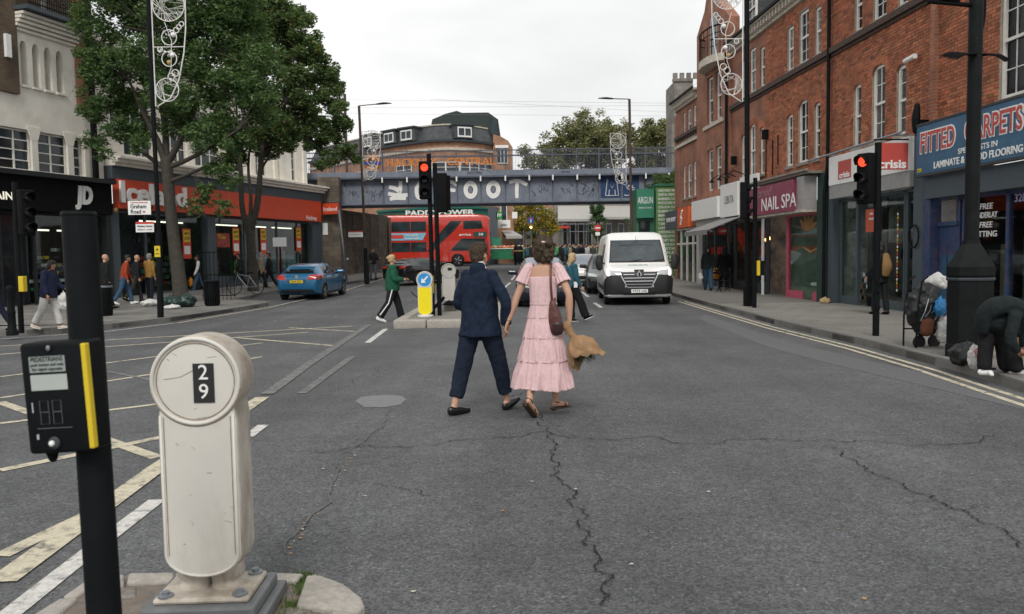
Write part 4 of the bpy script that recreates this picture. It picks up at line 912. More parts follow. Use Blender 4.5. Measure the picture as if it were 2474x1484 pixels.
# station letters
M_OR = mat('station_orange', (.62, .20, .035), .5, var=.05)
zl = BZ(1080, 398); text('HACKNEY', .62, M_OR, br, ((BX(946)+BX(1068))/2, -.29, zl), fit=BX(1068)-BX(946), bold=.015, extrude=.02); text('CENTRAL', .62, M_OR, br, ((BX(1093)+BX(1209))/2, -.29, zl), fit=BX(1209)-BX(1093), bold=.015, extrude=.02)
cx = BX(913); ro = thing_part = None
mb = MB(); mb.tube([(cx+.38*math.cos(a), -.30, zl+.38*math.sin(a)) for a in np.linspace(0, 6.283, 33)[:-1]], .085, 6, True); o = mb.build('roundel_ring', M_OR, br)
MB().box(cx-.55, cx+.55, -.42, -.39, zl-.1, zl+.1).build('roundel_bar', mat('station_blue', (.03, .06, .25), .5), br)
# graffiti: white bubble letters with dark outline, sprayed on the web
M_GRW = mat('spray_white', (.82, .81, .79), .7, var=.08, scale=5); M_GRB = mat('spray_black', (.03, .035, .05), .8, var=.2)
def graf(strokes, px0, px1, wd=.19):
    x0, x1 = BX(px0), BX(px1); z0, z1 = zb+.32, zt-.22
    for k, (m, w, y) in enumerate(((M_GRB, wd+.035, -.004), (M_GRW, wd, -.008))):
        mb = MB()
        for s in strokes:
            pts = [(x0+(x1-x0)*a, y, z0+(z1-z0)*b) for a, b in s]
            mb.limb(pts, [(w/2 if 0 < i < len(pts)-1 else w*.42, .0022) for i in range(len(pts))], lat=(.31, 0, .95) if abs(pts[0][0]-pts[-1][0]) > abs(pts[0][2]-pts[-1][2]) else (1, 0, .1), n=10, sub=5)
        mb.build('graffiti_letter', m, web)
def ring(cx, cz, rx, rz, n=14): return [(cx+rx*math.cos(t), cz+rz*math.sin(t)) for t in np.linspace(1.57, 1.57+6.283, n)]
def graf_ring(px0, px1):
    xc = (BX(px0)+BX(px1))/2; rx = (BX(px1)-BX(px0))/2; zc = (zb+zt)/2+.06; rz = .56
    for m, g, y in ((M_GRB, .03, -.004), (M_GRW, 0, -.008)):
        mb = MB(); n = 24; vs = []
        for i in range(n):
            t = 2*math.pi*i/n; vs += [(xc+(rx+g)*math.cos(t), y, zc+(rz+g)*math.sin(t)), (xc+(rx*.38-g)*math.cos(t), y, zc+(rz*.42-g)*math.sin(t))]
        mb.add(vs, [(2*i, 2*i+1, (2*i+3) % (2*n), (2*i+2) % (2*n)) for i in range(n)]); mb.build('graffiti_letter', m, web)
graf([[(.65, 1), (.62, .6), (.55, .35)], [(.05, .72), (.4, .62), (.65, .4)], [(.0, .38), (.5, .28), (1., .3)], [(.08, .1), (.4, .16), (.9, .12)]], 947, 995, .26)
graf([[(.6, .95), (.2, .6), (.3, .2), (.7, .1)]], 1012, 1035, .24); graf([[(0, .95), (.5, .9), (1, .75)], [(0, .55), (.5, .5), (.8, .5)]], 1094, 1116, .22)
graf_ring(1131, 1166); graf_ring(1186, 1222)
graf([[(0, .85), (.5, .92), (1., .72)], [(.45, .85), (.42, .5), (.42, .05)]], 1243, 1287, .24)
sq = box_p('graffiti_panel', BX(1466), BX(1516)-.03, -.006, -.002, zb+.3, zt-.12, mat('spray_navy', (.02, .05, .13), .7), web); sq = box_p('graffiti_panel', BX(1520), BX(1560), -.006, -.002, zb+.3, zt-.12, MATS['spray_navy'], web)
mb = MB(); X = lambda t: BX(1478)+(BX(1510)-BX(1478))*t; Z = lambda t: zb+.45+(zt-zb-.75)*t
for pl in ([(0, 0), (.15, 1), (.5, .45), (.85, 1), (1, 0), (0, 0)], [(.25, 0), (.3, .35)], [(.75, 0), (.72, .35)]): mb.tube([(X(a), -.012, Z(b)) for a, b in pl], .022, 5)
for k in range(12):
    x, z = BX(random.uniform(1526, 1555)), random.uniform(zb+.4, zt-.4); mb.tube([(x+random.uniform(-.2, .2), -.012, z+random.uniform(-.15, .15)) for _ in range(4)], .02, 5)
mb.build('graffiti_outline', M_GRW, web)
for px0, px1, n in ((832, 880, 5), (892, 930, 4), (1300, 1345, 4), (1372, 1400, 3), (1415, 1458, 7), (1135, 1170, 0)):
    for i in range(n):
        c = (BX(px0+(px1-px0)*(i+.5)/n), (zb+zt)/2+random.uniform(-.2, .25)+(.35-.15*i if px0 == 832 else 0)); pts = [(c[0]+random.uniform(-.22, .22), -.006, c[1]+random.uniform(-.3, .3)) for _ in range(5)]
        MB().limb(pts, [.012]*5, n=5, sub=5).build('graffiti_tag', M_GRB, web)
text('ROTTERS', .22, M_GRB, br, (BX(1160), -.305, zt+.17), shear=.2); text('sores', .24, M_GRB, br, (BX(1380), -.305, zt+.17), shear=.2)
# abutment: stained stone and brick wall under the left end, running back beside the road
M_ABUT = brick_mat('stained_abutment', (.155, .125, .095), (.085, .073, .058), (.055, .05, .043), bw=.6, rh=.3)
ab = thing('abutment_wall', 'dark stained brick bridge abutment wall beside the leaning grey post', 'wall', (0, 0, 0))
p0, p1 = Vector((BX(806), 48.9, 0)), Vector((-9.1, 59.4, 0)); d = (p1-p0); ang = math.atan2(d.y, d.x); L = d.length
MB().box(0, L, 0, 6, 0, zb-.08).build('wall', M_ABUT, ab, loc=p0, rot=(0, 0, ang))
mb = MB()
for k in range(7): x = .6+k*1.6; mb.box(x, x+random.uniform(.15, .5), -.02, .0, random.uniform(.5, 1.5), zb-.3)
mb.build('lime_stain', mat('lime_streak', (.16, .11, .07), .85, var=.6, scale=4), ab, loc=p0, rot=(0, 0, ang))
MB().box(BX(800)-.4, BX(835), 48.6, 49.4, 0, zt).build('bearing_pier', M_ABUT, ab)
box_p('notice', BX(797, 550), BX(809, 550), 48.55, 48.59, BZ(803, 575), BZ(803, 547), M_PRINTW, ab)
MB().box(-10.2, -9.0, 59.2, 60.4, 0, 4.6).build('stone_pier', M_ABUT, ab)
# right-hand abutment hidden behind the green shop
ab2 = tag(MB().box(BX(1600), 22, 48.6, 59, 0, zb-.08).build('abutment_wall', M_ABUT), 'dark abutment wall behind the green printing shop', 'wall')
# ------------------------------------------------------------------ green printing shop by the bridge
gs = thing('print_shop', 'small green printing shop with rows of white lettering under the bridge', 'shop', (0, 0, 0))
M_GRN = mat('shop_green', (.035, .145, .08), .5, var=.15, scale=2); M_GRL = mat('panel_green', (.12, .25, .085), .55, var=.12, scale=2); M_GRS = mat('sign_green', (.035, .21, .13), .5, var=.1)
YG = 45.6; q = lambda px, py: P(px*S2D, py*S2D, YG)
x0, x1 = q(1602, 560).x, q(1660, 560).x; zt_ = q(1620, 455).z
MB().box(x0, x1, YG, YG+2.5, 0, zt_).build('side_wall', M_GRL, gs); MB().box(x0-.05, x1, YG-.08, YG+2.5, zt_, zt_+.14).build('roof_edge', M_GRN, gs)
lines = ['LARGE FORMAT PRINTING', 'DIGITAL PRINTING', 'BUSINESS CARDS', 'PHOTOCOPIES PRINTS', 'COLOUR COPIES', 'RUBBER STAMPS', 'BINDING', 'PHOTO ENLARGING', 'T-SHIRT PRINTING', 'LAMINATIONS', 'WEDDING CARDS', 'BUSINESS STATIONERY', 'RECEIPT BOOKS', 'INVOICE BOOKS', 'POSTERS', 'LEAFLETS', 'FLYERS', 'PASSPORT PHOTOS', 'BANNERS', 'SIGNS']
for i, s_ in enumerate(lines): text(s_, .19, M_PRINTW, gs, ((x0+x1)/2+.05, YG-.006, zt_-.25-i*.235), fit=x1-x0-.15, bold=.02, extrude=.002)
xs0 = q(1556, 560).x
an = math.atan2(2.2, xs0-x0)
fw = MB().box(xs0, x0-.02, YG+.4, YG+2.5, 0, zt_-.1).build('front_wall', M_GRN, gs)
s_ = MB().box(xs0, x0-.1, YG+.1, YG+.32, q(1580, 532).z, zt_-.15).build('sign_board', M_GRS, gs)
text('ARGUN', .55, M_PRINTW, s_, ((xs0+x0)/2-.05, YG+.09, q(1580, 490).z), fit=(x0-xs0)*.8, bold=0); text('PRINTERS & STATIONERS', .12, M_PRINTW, s_, ((xs0+x0)/2-.05, YG+.09, q(1580, 508).z), fit=(x0-xs0)*.7, bold=0)
MB().box(xs0+.15, x0-.3, YG+.36, YG+.399, .3, q(1580, 540).z).build('shop_window', M_GLASS, gs)
# bush growing on the bridge end
def leaf_cloud(name, parent, centers, n, size, mats, seed=1, flat=.5):
    g = np.random.default_rng(seed); C = np.array([c[:3] for c in centers], float); Rr = np.array([c[3] if len(c) == 4 else c[3:6] for c in centers], dtype=object)
    wts = np.array([np.prod(r) if hasattr(r, '__len__') else r**3 for r in Rr], float)**.75; idx = g.choice(len(C), n, p=wts/wts.sum())
    dv = g.normal(size=(n, 3)); dv /= np.linalg.norm(dv, axis=1)[:, None]; rad = g.random(n)**(1/2.2)
    sub = g.normal(size=(len(C), 19, 3)); sub *= (g.random((len(C), 19, 1))**.45)/np.linalg.norm(sub, axis=2, keepdims=True)
    rr = np.array([list(r) if hasattr(r, '__len__') else [r]*3 for r in Rr], float)[idx]
    pos = C[idx]+rr*(sub[idx, g.integers(0, 19, n)]*.93+dv*rad[:, None]*.34); s = size*g.uniform(.6, 1.35, n)
    a = g.normal(size=(n, 3)); a[:, 2] *= flat; a /= np.linalg.norm(a, axis=1)[:, None]; b = np.cross(a, g.normal(size=(n, 3))); b /= np.linalg.norm(b, axis=1)[:, None]
    v = np.stack([pos-a*s[:, None], pos+b*s[:, None]*.42, pos+a*s[:, None], pos-b*s[:, None]*.42], 1).reshape(-1, 3)
    f = np.arange(n*4).reshape(-1, 4)
    me = bpy.data.meshes.new(name); me.vertices.add(n*4); me.vertices.foreach_set('co', v.ravel()); me.loops.add(n*4); me.loops.foreach_set('vertex_index', f.ravel()); me.polygons.add(n); me.polygons.foreach_set('loop_start', np.arange(n)*4); me.polygons.foreach_set('loop_total', np.full(n, 4))
    for m in mats: me.materials.append(m)
    me.polygons.foreach_set('material_index', g.choice(len(mats), n, p=LEAFP.get(name, [1/len(mats)]*len(mats)) if name in LEAFP else None)); me.update(); me.validate()
    return link(name, me, parent)
LEAFP = {}
def leafmat(name, c, tr=.35):
    m = bpy.data.materials.new(name); m.use_nodes = True; t = m.node_tree; b = t.nodes['Principled BSDF']; b.inputs['Base Color'].default_value = c+(1,); b.inputs['Roughness'].default_value = .55; b.inputs['Specular IOR Level'].default_value = .3
    tl = t.nodes.new('ShaderNodeBsdfTranslucent'); tl.inputs[0].default_value = (c[0]*1.3, c[1]*1.3, c[2]*.7, 1); mi = t.nodes.new('ShaderNodeMixShader'); mi.inputs[0].default_value = tr
    t.links.new(b.outputs[0], mi.inputs[1]); t.links.new(tl.outputs[0], mi.inputs[2]); t.links.new(mi.outputs[0], t.nodes['Material Output'].inputs[0]); return m
LG = [leafmat('leaf_deep', (.048, .098, .042)), leafmat('leaf_green', (.09, .158, .058)), leafmat('leaf_light', (.155, .22, .08)), leafmat('leaf_brown', (.16, .12, .05))]
LO = [leafmat('leaf_olive', (.17, .185, .08)), leafmat('leaf_pale', (.27, .26, .13)), leafmat('leaf_drab', (.11, .125, .06))]
LYL = [leafmat('leaf_yellow', (.62, .42, .03)), LG[1], leafmat('leaf_mid', (.06, .11, .04)), LO[0]]
bu = thing('bush', 'leafy bush growing over the right end of the bridge girder', 'bush', P(1620*S2D, 455*S2D, 47.8))
leaf_cloud('foliage', bu, [(0, 0, .3, .8, .6, .55), (.8, .2, .6, .7, .6, .6), (-.6, 0, 0, .5, .5, .35)], 2600, .07, LG[:3], 3)
mb = MB()
for i in range(6): mb.tube([(0, .2, -.3), (random.uniform(-.6, .9), 0, random.uniform(.1, .8))], .015, 5)
mb.build('stem', mat('bark', (.07, .055, .045), .9, var=.3, scale=12, bump=.5), bu)
# ================================================================== beyond the bridge
def Q(px, py, Y): return P(px*S2D, py*S2D, Y)
def sweep(plan, z0, z1, thick, name, m, par, out=0., slope=0.):
    """wall standing on a plan curve (left to right as seen), leaning back by slope"""
    mb = MB(); n = len(plan); vs = []
    nr = []
    for i in range(n):
        a = Vector(plan[max(i-1, 0)]); b = Vector(plan[min(i+1, n-1)]); t = (b-a).normalized(); nr.append(Vector((t.y, -t.x)))
    for i in range(n):
        p = Vector(plan[i])
        for o, z in ((out, z0), (out-slope, z1), (out-thick-slope, z1), (out-thick, z0)): w = p+nr[i]*o; vs.append((w.x, w.y, z))
    fs = [(i*4+k, (i+1)*4+k, (i+1)*4+(k+1) % 4, i*4+(k+1) % 4) for i in range(n-1) for k in range(4)]+[(0, 1, 2, 3), (n*4-1, n*4-2, n*4-3, n*4-4)]
    return mb.add(vs, fs).build(name, m, par)
def smoothplan(pts, n=24):
    p = np.array(pts); t = np.linspace(0, len(p)-1, n); k = len(p); out = []
    for x in t:
        i = min(int(x), k-2); u = x-i; p1, p2 = p[i], p[i+1]; p0 = p[i-1] if i else 2*p1-p2; p3 = p[i+2] if i+2 < k else 2*p2-p1
        out.append(tuple(.5*((2*p1)+(p2-p0)*u+(2*p0-5*p1+4*p2-p3)*u*u+(3*p1-p0-3*p2+p3)*u**3)))
    return out
cb = thing('corner_building', 'curved orange brick building with slate mansard behind the bridge', 'building', (0, 0, 0))
pl = smoothplan([(Q(px, 500, Y).x, Y) for px, Y in ((760, 88), (850, 82), (940, 77), (1010, 74.4), (1080, 73), (1150, 73.7), (1208, 76))], 30)
zg = Q(1080, 347, 73).z; zs = Q(1080, 364, 73).z
sweep(pl, 4.5, zg, .5, 'wall', M_BRICKFAR, cb); sweep(pl, zs-.12, zs+.12, .3, 'string_course', M_EAVE, cb, out=.15); sweep(pl, zg, zg+.22, .8, 'gutter', M_GREY, cb, out=.3)
zm = Q(1080, 303, 73).z
sweep(pl, zg+.2, zm, .6, 'mansard_roof', M_SLATE, cb, out=-.1, slope=.7); sweep(pl, zm, zm+.12, 3, 'roof_edge', M_EAVE, cb, out=-.7)
M_CLAD = mat('dark_green_cladding', (.018, .03, .028), .6, var=.2, scale=2)
def cb_at(px):
    x = Q(px, 400, 75).x; i = min(range(len(pl)), key=lambda k: abs(pl[k][0]-x)); a = pl[max(i-1, 0)]; b = pl[min(i+1, len(pl)-1)]; return pl[i], math.atan2(b[1]-a[1], b[0]-a[0])
def far_window(px, z0, z1, w, par, y=-.06, m=None):
    (x, y_), an = cb_at(px); f = bpy.data.objects.new('window', MB().box(-w/2, w/2, y, .02, z0, z1).mesh('window', m or M_WFRAME)); COL.objects.link(f); f.parent = par; f.location = (x, y_, 0); f.rotation_euler = (0, 0, an)
    for a, b in ((-.92, -.06), (.06, .92)):
        for c, d in ((.06, .62), (.68, .95)): MB().box(a*w/2, b*w/2, y-.03, y-.004, z0+(z1-z0)*c, z0+(z1-z0)*d).build('pane', M_GLASSD, f)
    return f
for px in (903, 952, 997, 1137):
    (x, y_), an = cb_at(px); d = bpy.data.objects.new('dormer', MB().box(-.95, .95, -.35, 1.2, zg+.3, zm-.15).mesh('dormer', M_SLATE)); COL.objects.link(d); d.parent = cb; d.location = (x, y_, 0); d.rotation_euler = (0, 0, an)
    MB().box(-1.05, 1.05, -.5, 1.3, zm-.15, zm).build('dormer_roof', M_GREY, d); MB().box(-.68, .68, -.42, -.36, zg+.4, zm-.3).build('window_frame', M_PRINTW, d)
    for a, b in ((-.58, -.05), (.05, .58)): MB().box(a, b, -.44, -.425, zg+.55, zm-.42).build('pane', M_GLASSD, d)
zw0, zw1 = Q(1080, 432, 73).z, Q(1080, 396, 73).z
for px in (838, 900, 990, 1085, 1145, 1178): far_window(px, zw0, zw1, 2. if px != 1085 else 2.6, cb)
zf0, zf1 = Q(1080, 531, 73).z, Q(1080, 511, 73).z
pl2 = [p for p in pl if p[0] > Q(925, 500, 78).x]
M_PPG = mat('bookmaker_green', (.01, .12, .085), .5, var=.1)
sweep(pl2, zf0, zf1, .4, 'fascia', M_PPG, cb, out=.35); sweep(pl2, zf1, zf1+.2, .4, 'awning_edge', M_PPG, cb, out=.55); sweep(pl2, zf1+.22, 5.2, .4, 'lead_band', M_SHOPGREY, cb, out=.05); sweep(pl, 0., zf0, .4, 'shopfront', M_SHOPGREY, cb, out=-.15)
for px in (960, 1000, 1040, 1080, 1120, 1160): far_window(px, 1.6, zf0-.2, 2.2, cb, y=.03, m=M_SHOPGREY)
(x, y_), an = cb_at(1085); t_ = text('PADDYPOWER', .62, M_PRINTW, cb, (Q(1073, 520, 72.4).x, 72.35, (zf0+zf1)/2), fit=6.2, bold=.03)
zt0 = zm
ex = [Q(px, py, 77) for px, py in ((1053, 303), (1055, 292), (1088, 278), (1115, 271), (1128, 276), (1192, 275), (1216, 292), (1222, 332))]
MB().prism([(p.x, p.z) for p in ex]+[(ex[-1].x, zm-3), (ex[0].x, zm-1)], 77, 84).build('roof_extension', M_CLAD, cb)
MB().box(ex[-1].x-.9, ex[-1].x-.3, 76.9, 77, ex[-1].z+.1, ex[-1].z+1.6).build('extension_window', M_GLASSD, cb)
e0, e1 = Q(1205, 400, 76).x, Q(1252, 400, 76).x
MB().prism([(e0, 0), (e1, 0), (e1, Q(1252, 362, 76).z), (Q(1240, 345, 76).x, Q(1240, 345, 76).z), (Q(1222, 332, 76).x, Q(1222, 335, 76).z), (e0, Q(1205, 330, 76).z)], 75.6, 84).build('end_bay', M_BRICKFAR, cb)
wz0, wz1 = Q(1230, 400, 75.5).z, Q(1230, 362, 75.5).z; w_ = MB().box(Q(1214, 400, 75.5).x, Q(1240, 400, 75.5).x, 75.5, 75.59, wz0, wz1).build('window', M_PRINTW, cb)
for k in range(3): a = Q(1215+k*8.5, 400, 75.5).x; MB().box(a, a+.26, 75.46, 75.495, wz0+.1, wz1-.1).build('pane', M_GLASSD, w_)
MB().box(Q(1210, 400, 75.4).x, Q(1242, 400, 75.4).x, 75.3, 75.5, wz1, wz1+.25).build('lintel', M_PRINTW, cb)
wz0, wz1 = Q(1230, 552, 75.5).z, Q(1230, 500, 75.5).z; w_ = MB().box(Q(1222, 520, 75.5).x, Q(1238, 520, 75.5).x, 75.5, 75.59, wz0, wz1).build('window', M_PRINTW, cb); MB().box(Q(1224, 520, 75.5).x, Q(1236, 520, 75.5).x, 75.46, 75.495, wz0+.1, wz1).build('pane', M_GLASSD, w_)
pp = MB().box(Q(1192, 560, 73).x, Q(1215, 560, 73).x, 72.8, 73.4, .5, zf1+.1).build('corner_pier', M_SHOPGREY, cb)
s_ = MB().box(Q(1212, 520, 73).x, Q(1226, 520, 73).x, 72.8, 72.9, Q(1220, 536, 73).z, Q(1220, 518, 73).z).build('hanging_sign', mat('hang_green', (.02, .25, .05), .5), cb); text('PP', .42, M_PRINTW, s_, (Q(1219, 520, 73).x, 72.79, Q(1220, 527, 73).z), fit=.4)
wsn = MB().box(Q(1216, 550, 74).x, Q(1246, 550, 74).x, 73.8, 73.95, Q(1230, 557, 74).z, Q(1230, 538, 74).z).build('shop_sign', M_PRINTW, cb); text('OPEN', .35, M_PRINTB, wsn, (Q(1230, 550, 74).x, 73.79, Q(1230, 551, 74).z), fit=.6)
MB().box(Q(1250, 520, 75).x, Q(1263, 520, 75).x, 74.9, 75., Q(1256, 534, 75).z, Q(1256, 518, 75).z).build('hanging_sign', M_PRINTW, cb)
mb = MB(); a, b = Q(1222, 560, 74), Q(1275, 576, 73); mb.add([(a.x, 76, a.z), (b.x-1, 76, a.z), (b.x, 73, b.z), (a.x+.5, 73, b.z), (b.x, 73, b.z-.25), (a.x+.5, 73, b.z-.25)], [(0, 1, 2, 3), (3, 2, 4, 5)]); mb.build('shop_canopy', mat('canopy_grey', (.35, .34, .32), .8), cb)
# ---- market stall
stl = thing('market_stall', 'market stall with green cloth and red produce beside corner shop', 'stall', Q(1238, 632, 71))
MB().box(-1.6, 1.5, -.6, .6, -.02, .85).build('green_cloth', mat('stall_green', (.02, .17, .08), .8, var=.2), stl); MB().box(-1.65, 1.55, -.66, .66, .86, .93).build('table_top', M_PRINTW, stl)
mb = MB()
for k in range(60): mb.mi = random.randint(0, 2); mb.ball((random.uniform(-1.5, 1.4), random.uniform(-.5, .5), 1.0+random.random()*.12), .08, 6, 4)
o = mb.build('produce', [mat('tomato', (.5, .04, .04), .4), mat('orange_fruit', (.6, .22, .04), .4), mat('pale_fruit', (.6, .55, .4), .5)], stl); o['kind'] = 'stuff'
mb = MB(); mb.box(-1.3, -.5, .3, .8, .93, 1.9); mb.build('crate_stack', mat('crate_green', (.03, .2, .12), .6, var=.3, scale=8), stl)
mb = MB(); [mb.tube([(x, y, 0), (x, y, 2.5)], .03, 6) for x in (-1.6, 1.5) for y in (-.6, .6)]; mb.build('stall_pole', M_STEEL, stl)
bn = thing('litter_bin', 'dark bin on the far pavement behind the grey car', 'bin', Q(1266, 640, 68)); MB().lathe([(.36, 0), (.4, .1), (.4, 1.2), (.3, 1.35), (.0, 1.36)], 14).build('drum', M_BLACK, bn, True, sharp=40); MB().lathe([(.41, .9), (.415, .98), (.4, .98)], 14).build('band', mat('bin_gold', (.4, .28, .08), .5), bn)
# ---- market buildings with grey canopies
mk = thing('market_building', 'stone market building with long grey canopies beyond the bridge', 'building', (0, 0, 0))
YB = 104
def mbox(n, px0, px1, py0, py1, Y, d, m, par=mk): a, b = Q(px0, py1, Y), Q(px1, py0, Y); return MB().box(a.x, b.x, Y, Y+d, a.z, b.z).build(n, m, par)
mbox('wall', 1355, 1560, 440, 650, YB, 5, mat('pale_stone', (.27, .25, .22), .85, var=.15, scale=.5))
M_CAN = mat('canopy_pale', (.40, .39, .37), .8, var=.1)
for px0, px1, pt, pm, pb in ((1362, 1446, 503, 535, 541), (1472, 1548, 503, 530, 536)):
    a, b, c, d = Q(px0, pt, YB-.1), Q(px1, pt, YB-.1), Q(px1, pm, YB-4), Q(px0, pm, YB-4); e, f = Q(px1, pb, YB-4), Q(px0, pb, YB-4)
    MB().add([a, b, c, d, e, f], [(0, 3, 2, 1), (3, 5, 4, 2)]).build('canopy', M_CAN, mk)
for px in (1372, 1392, 1412, 1432, 1480, 1510, 1535): w_ = mbox('window', px, px+13, 545, 600, YB-.1, .08, M_WFRAME); mbox('pane', px+1.5, px+11.5, 548, 600, YB-.14, .02, M_GLASSD, w_)
mb = MB()
for px in (1375, 1405, 1437): mb.tube([Q(px, 540, YB-4.1), Q(px, 632, YB-4.1)], .04, 5)
for py in (548, 566): mb.tube([Q(1362, py, YB-4.1), Q(1446, py, YB-4.1)], .035, 5)
mb.build('scaffold', M_STEEL, mk); mbox('red_awning', 1362, 1390, 552, 558, YB-4.6, .6, M_PRINTR)
mbox('upper_wall', 1362, 1450, 470, 505, YB+1, 3, mat('pale_stone', (.27, .25, .22), .85))
ft = thing('far_terrace', 'distant brick shops closing the market street behind the crowd', 'building', (0, 0, 0)); mbox('wall', 1100, 1700, 470, 640, 126, 6, M_BRICKFAR, ft)
for k in range(16): px = 1215+k*19; w_ = mbox('window', px, px+8, 508, 532, 125.9, .08, M_WFRAME, ft); mbox('pane', px+1, px+7, 510, 531, 125.86, .03, M_GLASSD, w_)
for k in range(8): mbox('shopfront', 1210+k*38, 1244+k*38, 556, 640, 125.8, .1, M_SHOP if k % 2 else M_SHOPGREY, ft)
# ---- church tower
ct = thing('church_tower', 'grey stone church tower rising behind the end of the brick terrace', 'tower', (0, 0, 0))
a, b = Q(1636, 400, 96), Q(1692, 400, 96); M_TOW = brick_mat('tower_stone', (.24, .22, .19), (.18, .165, .145), (.13, .12, .105), bw=.7, rh=.35)
tz = Q(1640, 200, 96).z; MB().box(a.x+.5, b.x, 96, 101, 0, tz).build('tower_wall', M_TOW, ct); MB().box(a.x+.1, a.x+1.2, 95.4, 96.6, 0, tz-5).build('buttress', M_TOW, ct); MB().box(a.x-.25, a.x+1., 95.2, 96.8, 0, tz-11).build('buttress', M_TOW, ct)
mb = MB()
for k in range(4): x = a.x+.4+k*.8; mb.box(x, x+.5, 95.9, 96.3, tz+.35, tz+1.)
mb.box(a.x+.35, b.x, 95.85, 96.4, tz, tz+.35); mb.build('parapet', M_TOW, ct)
# ---- trees beyond
BARK = mat('bark', (.07, .055, .045), .9, var=.3, scale=12, bump=.5)
def simple_tree(label, base, th, blobs, n, size, mats, seed, group=None, tr=.3, name='tree'):
    t = thing(name, label, 'tree', base, 0, group); g = random.Random(seed); mb = MB()
    mb.limb([(0, 0, -.3), (.05, 0, th*.5), (0, 0, th)], [tr, tr*.8, tr*.6], n=10)
    for b in blobs: mb.tube([(0, 0, th*.9), (b[0]*.5, b[1]*.5, (th+b[2])/2), (b[0], b[1], b[2])], [tr*.5, tr*.3, tr*.1], 6)
    mb.build('trunk', BARK, t, True); leaf_cloud('crown', t, blobs, n, size, mats, seed); return t
def blobs_px(Y, base, lst): return [tuple(Q(px, py, Y+dy)-base)+(r, r*.9, r*.8) for px, py, dy, r in lst]
b0 = Vector((Q(1400, 500, 128).x, 128, 1.3))
simple_tree('tall olive green plane tree above the bridge railing, left of the lamp post', b0, 9, blobs_px(128, b0, [(1320, 385, 0, 3.4), (1370, 345, 1, 3.6), (1410, 320, 0, 3.2), (1440, 300, 1, 2.9), (1462, 345, -1, 4), (1420, 375, 0, 4.5), (1500, 320, 2, 3), (1315, 410, 0, 3.), (1450, 360, 2, 4), (1395, 350, -1, 3.5), (1500, 350, -2, 3.6), (1520, 370, 0, 3.5), (1380, 400, -1, 4), (1475, 395, 0, 4)]), 30000, .24, LO, 11, 'plane trees behind the bridge')
b0 = Vector((Q(1590, 500, 122).x, 122, 1.3))
simple_tree('olive green plane tree above the bridge railing, beside the church tower', b0, 9, blobs_px(122, b0, [(1560, 345, 0, 3), (1600, 318, 0, 2.8), (1630, 335, 0, 2.8), (1575, 390, 0, 3.5), (1620, 385, 1, 3.5), (1650, 360, 0, 2.6)]), 18000, .24, LO, 12, 'plane trees behind the bridge')
b0 = Vector((Q(1308, 630, 92).x, 92, gz(92)))
simple_tree('yellowing street tree seen under the bridge above the market crowd', b0, 2.4, blobs_px(92, b0, [(1270, 520, 0, 1.5), (1300, 515, 0, 1.6), (1330, 530, 0, 1.6), (1290, 550, -.5, 1.5), (1345, 555, 0, 1.4), (1320, 572, -.5, 1.3), (1262, 560, 0, 1.), (1300, 590, 0, 1.1)]), 15000, .1, [LYL[0], LG[1], LG[1], LYL[0], LG[0]], 13, tr=.16)
b0 = Vector((Q(1458, 630, 99).x, 99, gz(99)))
simple_tree('dark green climbing tree between two grey canopies', b0, 2.4, blobs_px(99, b0, [(1455, 510, 0, 1.1), (1462, 535, 0, 1.1), (1455, 560, 0, 1.0), (1465, 580, 0, .8)]), 4200, .13, LG[:2], 14, tr=.14)
b0 = Vector((Q(1550, 600, 70).x, 70, gz(70))); simple_tree('low dark tree beside the green printing shop', b0, 2, blobs_px(70, b0, [(1548, 545, 0, .8), (1556, 520, 0, .7), (1545, 575, 0, .7)]), 1800, .1, LG[:2], 15, tr=.1)
# ---- overhead line gear
for i, (pa, pb) in enumerate([((690, 262), (1640, 255)), ((690, 240), (1640, 250)), ((690, 274), (1640, 281)), ((1040, 240), (1650, 274))]):
    w_ = MB().tube([P(*pa, 53.5+i), P(*pb, 53.5+i)], .007, 5).build('overhead_wire', M_STEEL); tag(w_, ['thin overhead railway wire, lowest but one above the bridge', 'thin overhead railway wire, top one at the left', 'thin overhead railway wire, lowest above the bridge', 'thin overhead railway wire sloping down to the right'][i], 'wire', 'overhead railway wires')
ms = thing('railway_mast', 'dark railway mast standing on the bridge beside the tree', 'mast', P(838, 420, 53.5)); H_ = P(838, 228, 53.5).z-P(838, 420, 53.5).z
MB().box(-.08, .08, -.08, .08, -1.2, H_).build('mast_post', M_MOULD, ms); MB().box(-.12, .12, -.12, .12, H_*.6, H_*.72).build('insulator', M_MOULD, ms)
